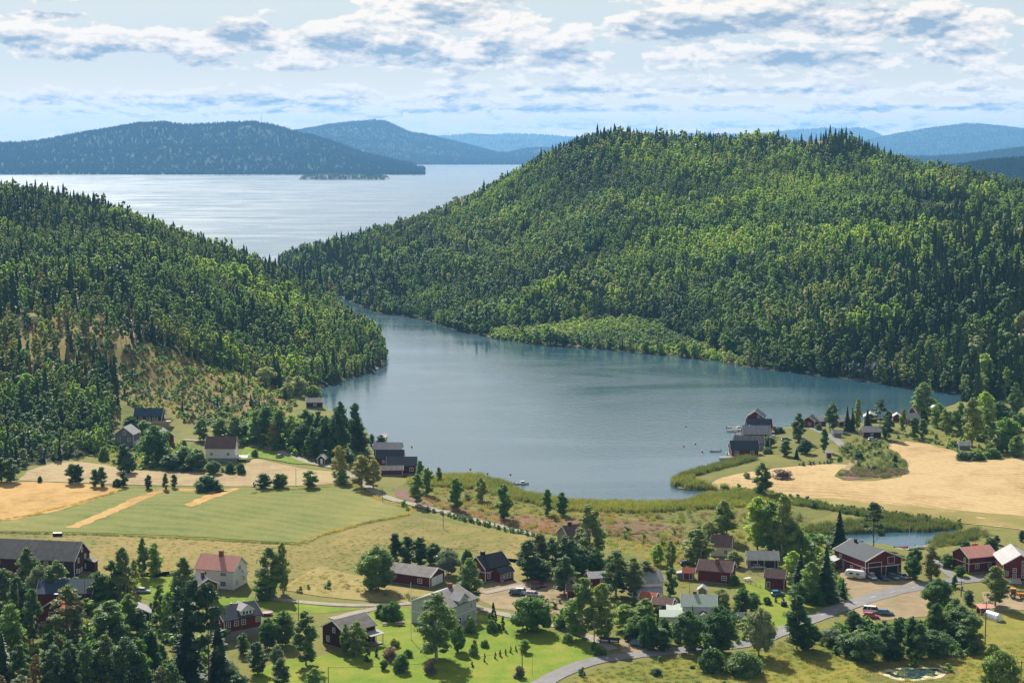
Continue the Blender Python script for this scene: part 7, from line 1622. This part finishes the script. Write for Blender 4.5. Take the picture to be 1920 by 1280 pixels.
# ------------------------------------------------------------------ far hills across the sea
m_far = ground_mat('far_forest', [((.012,.028,.014),0),((.018,.038,.019),.5),((.026,.046,.022),1)], (.0015,.01,.05), .95, .3)  # tones match the darkened far tree leaves
def far_hill(name, sil, base_py, depth, label, back=1500, tree=26, seed=1, front=None, small=1.0, dens=24, maxn=16000, z0=0.0):
    """a wooded ridge: skyline in pixels, foot on the water at the row base_py, crest depth metres behind the foot"""
    px = np.array([p[0] for p in sil], float); py = np.array([p[1] for p in sil], float)
    _, D0 = onZ(960, base_py, z0); Dc = D0+depth; nu, nv = 150, 40
    U = np.linspace(px[0], px[-1], nu); S_ = np.interp(U, px, py)
    S_ = S_+tree*.75*F/Dc*.6
    _, _, Zc = atD(U, S_, Dc); Zc = np.maximum(Zc-z0, 0)
    Vv = np.linspace(-.02, 1.7, nv); UU, VV = np.meshgrid(U, Vv); X_ = (UU-960)/F*(D0+depth*.5); Y_ = D0+VV*depth
    f = np.where(VV < 1, sst(VV)**.8, 1-sst((VV-1)/.7)*.95)
    Z_ = z0+np.interp(UU, U, Zc)*f
    rel = np.clip(VV, 0, 1)*np.clip(1.05-VV, 0, 1)*4
    Z_ = Z_+rel*np.interp(UU, U, Zc)*.16*fbm(X_/600, Y_/500, seed)
    Z_ = np.where(VV < 0, z0-3, Z_)
    # keep X on the photo ray at the crest
    X_ = (UU-960)/F*(D0+VV*depth)
    V = np.stack([X_, Y_, Z_], -1).reshape(-1, 3); idx = np.arange(nu*nv).reshape(nv, nu)
    Fq = np.stack([idx[:-1, :-1], idx[:-1, 1:], idx[1:, 1:], idx[1:, :-1]], -1).reshape(-1, 4)
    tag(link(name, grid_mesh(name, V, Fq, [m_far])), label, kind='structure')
    r = np.random.default_rng(seed); k = maxn; uu = r.uniform(0, nu-1.01, k); vv = r.uniform(.02, (1.12-Vv[0])/(Vv[-1]-Vv[0]), k)*(nv-1)
    i, j = vv.astype(int), uu.astype(int); a, b_ = vv-i, uu-j
    Pn = np.stack([X_, Y_, Z_], -1); pt = (Pn[i, j].T*(1-a)*(1-b_)+Pn[i+1, j].T*a*(1-b_)+Pn[i, j+1].T*(1-a)*b_+Pn[i+1, j+1].T*a*b_).T
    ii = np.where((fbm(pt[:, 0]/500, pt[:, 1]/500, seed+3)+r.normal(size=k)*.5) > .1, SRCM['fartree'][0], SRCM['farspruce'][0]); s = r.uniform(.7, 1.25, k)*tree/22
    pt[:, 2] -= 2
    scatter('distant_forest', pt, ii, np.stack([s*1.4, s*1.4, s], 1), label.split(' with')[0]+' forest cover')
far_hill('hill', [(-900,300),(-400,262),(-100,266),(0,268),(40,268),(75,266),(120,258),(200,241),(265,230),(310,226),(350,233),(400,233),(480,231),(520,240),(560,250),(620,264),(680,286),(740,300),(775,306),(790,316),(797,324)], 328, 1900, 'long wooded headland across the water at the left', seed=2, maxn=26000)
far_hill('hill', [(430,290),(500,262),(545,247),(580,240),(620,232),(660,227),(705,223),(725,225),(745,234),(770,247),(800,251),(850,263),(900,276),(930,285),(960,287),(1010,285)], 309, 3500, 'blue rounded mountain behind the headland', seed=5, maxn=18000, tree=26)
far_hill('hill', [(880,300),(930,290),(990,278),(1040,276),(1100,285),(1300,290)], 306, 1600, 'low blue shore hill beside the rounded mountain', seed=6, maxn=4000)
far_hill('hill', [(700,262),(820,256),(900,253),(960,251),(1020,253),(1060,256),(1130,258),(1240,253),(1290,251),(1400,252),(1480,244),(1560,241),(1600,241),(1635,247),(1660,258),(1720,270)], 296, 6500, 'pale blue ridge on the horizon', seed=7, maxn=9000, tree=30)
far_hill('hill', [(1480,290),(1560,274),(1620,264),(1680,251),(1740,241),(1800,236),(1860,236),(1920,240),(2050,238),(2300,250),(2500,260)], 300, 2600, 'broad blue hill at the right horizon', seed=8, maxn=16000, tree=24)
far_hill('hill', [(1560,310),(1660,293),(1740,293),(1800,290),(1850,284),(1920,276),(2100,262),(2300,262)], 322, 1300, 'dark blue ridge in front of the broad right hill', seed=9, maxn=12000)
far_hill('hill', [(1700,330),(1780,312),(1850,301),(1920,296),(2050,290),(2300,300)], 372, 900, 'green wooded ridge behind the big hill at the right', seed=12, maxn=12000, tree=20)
# the small wooded island
r = np.random.default_rng(33); IX0, ID = onZ(556, 337); IX1, _ = onZ(726, 337); D_ = float(ID)
U = np.linspace(0, 1, 60); Vv = np.linspace(0, 1, 16); UU, VV = np.meshgrid(U, Vv)
hh = 22*np.sin(np.pi*np.clip(UU*.97+.02, 0, 1))**.45*np.sin(np.pi*VV)**.6*(1-.35*UU)+2; hh = np.where((UU <= 0) | (UU >= 1) | (VV <= 0) | (VV >= 1), -2, hh)
X_ = float(IX0)+(float(IX1)-float(IX0))*UU; Y_ = D_+VV*260
V = np.stack([X_, Y_, hh], -1).reshape(-1, 3); idx = np.arange(60*16).reshape(16, 60); Fq = np.stack([idx[:-1, :-1], idx[:-1, 1:], idx[1:, 1:], idx[1:, :-1]], -1).reshape(-1, 4)
tag(link('island', grid_mesh('island', V, Fq, [rock_m])), 'small rocky island off the headland', kind='structure')
q = r.uniform(.03, .97, (2400, 2)); px_ = float(IX0)+(float(IX1)-float(IX0))*q[:, 0]; py_ = D_+q[:, 1]*260
zz = 22*np.sin(np.pi*q[:, 0])**.45*np.sin(np.pi*q[:, 1])**.6*(1-.35*q[:, 0])
scatter('distant_forest', np.stack([px_, py_, zz-1], 1), np.where(r.uniform(size=2400) < .5, SRCM['spruce'][0], SRCM['broad'][0]), np.stack([r.uniform(.6, 1, 2400)]*3, 1)*.85, 'trees covering the small island')
# mast on the headland
Xm, Ym, Zm = atD(490, 233, float(onZ(960, 328)[1])+1900); mb = MB()
hM = 17/F*Ym
for k in range(3):
    a = k*2.094; mb.tube([(math.cos(a)*1.6, math.sin(a)*1.6, -15), (math.cos(a)*.9, math.sin(a)*.9, hM)], .35, 4)
for z_ in np.arange(0, hM, 6): mb.tube([(1.4, 0, z_), (-.7, 1.2, z_+3)], .2, 3); mb.tube([(-.7, 1.2, z_), (-.7, -1.2, z_+3)], .2, 3)
tag(mb.ob('radio_mast', pole_m, None, (float(Xm), float(Ym), float(Zm))), 'thin radio mast on top of the far headland', 'mast')
# tiny white houses on the far shore
for i, (a, b_, w_) in enumerate([(1040, 308, 26), (846, 308, 20), (902, 308, 16), (915, 309, 20), (1005, 309, 15), (73, 327, 14)]):
    x_, y_ = (float(q) for q in onZ(a, b_)); t = MB(); t.box(0, 0, 0, w_, 9, 5); t.prism([(-.5, -.5, 5), (-.5, 9.5, 5), (-.5, 4.5, 9)], (w_+1, 0, 0), 1)
    tag(t.ob('far_house', [white_wall, roof_grey], None, (x_, y_-20, 1)), 'tiny pale house on the far shore below the blue hills', 'house', 'far shore houses')
# ------------------------------------------------------------------ air
hz = bpy.data.materials.new('air'); hz.use_nodes = True; n = NT(hz.node_tree)
pv = n.new('ShaderNodeVolumePrincipled'); pv.inputs['Color'].default_value = (.24, .56, 1.0, 1); pv.inputs['Density'].default_value = 4.0e-5
pv.inputs['Anisotropy'].default_value = .15; o = n.new('ShaderNodeOutputMaterial'); n.t.links.new(pv.outputs[0], o.inputs['Volume'])
mb = MB(); mb.box(-42000, -900, -6, 42000, 29000, 560); tag(mb.ob('haze', hz), 'thin blue summer haze over sea and hills', kind='stuff')
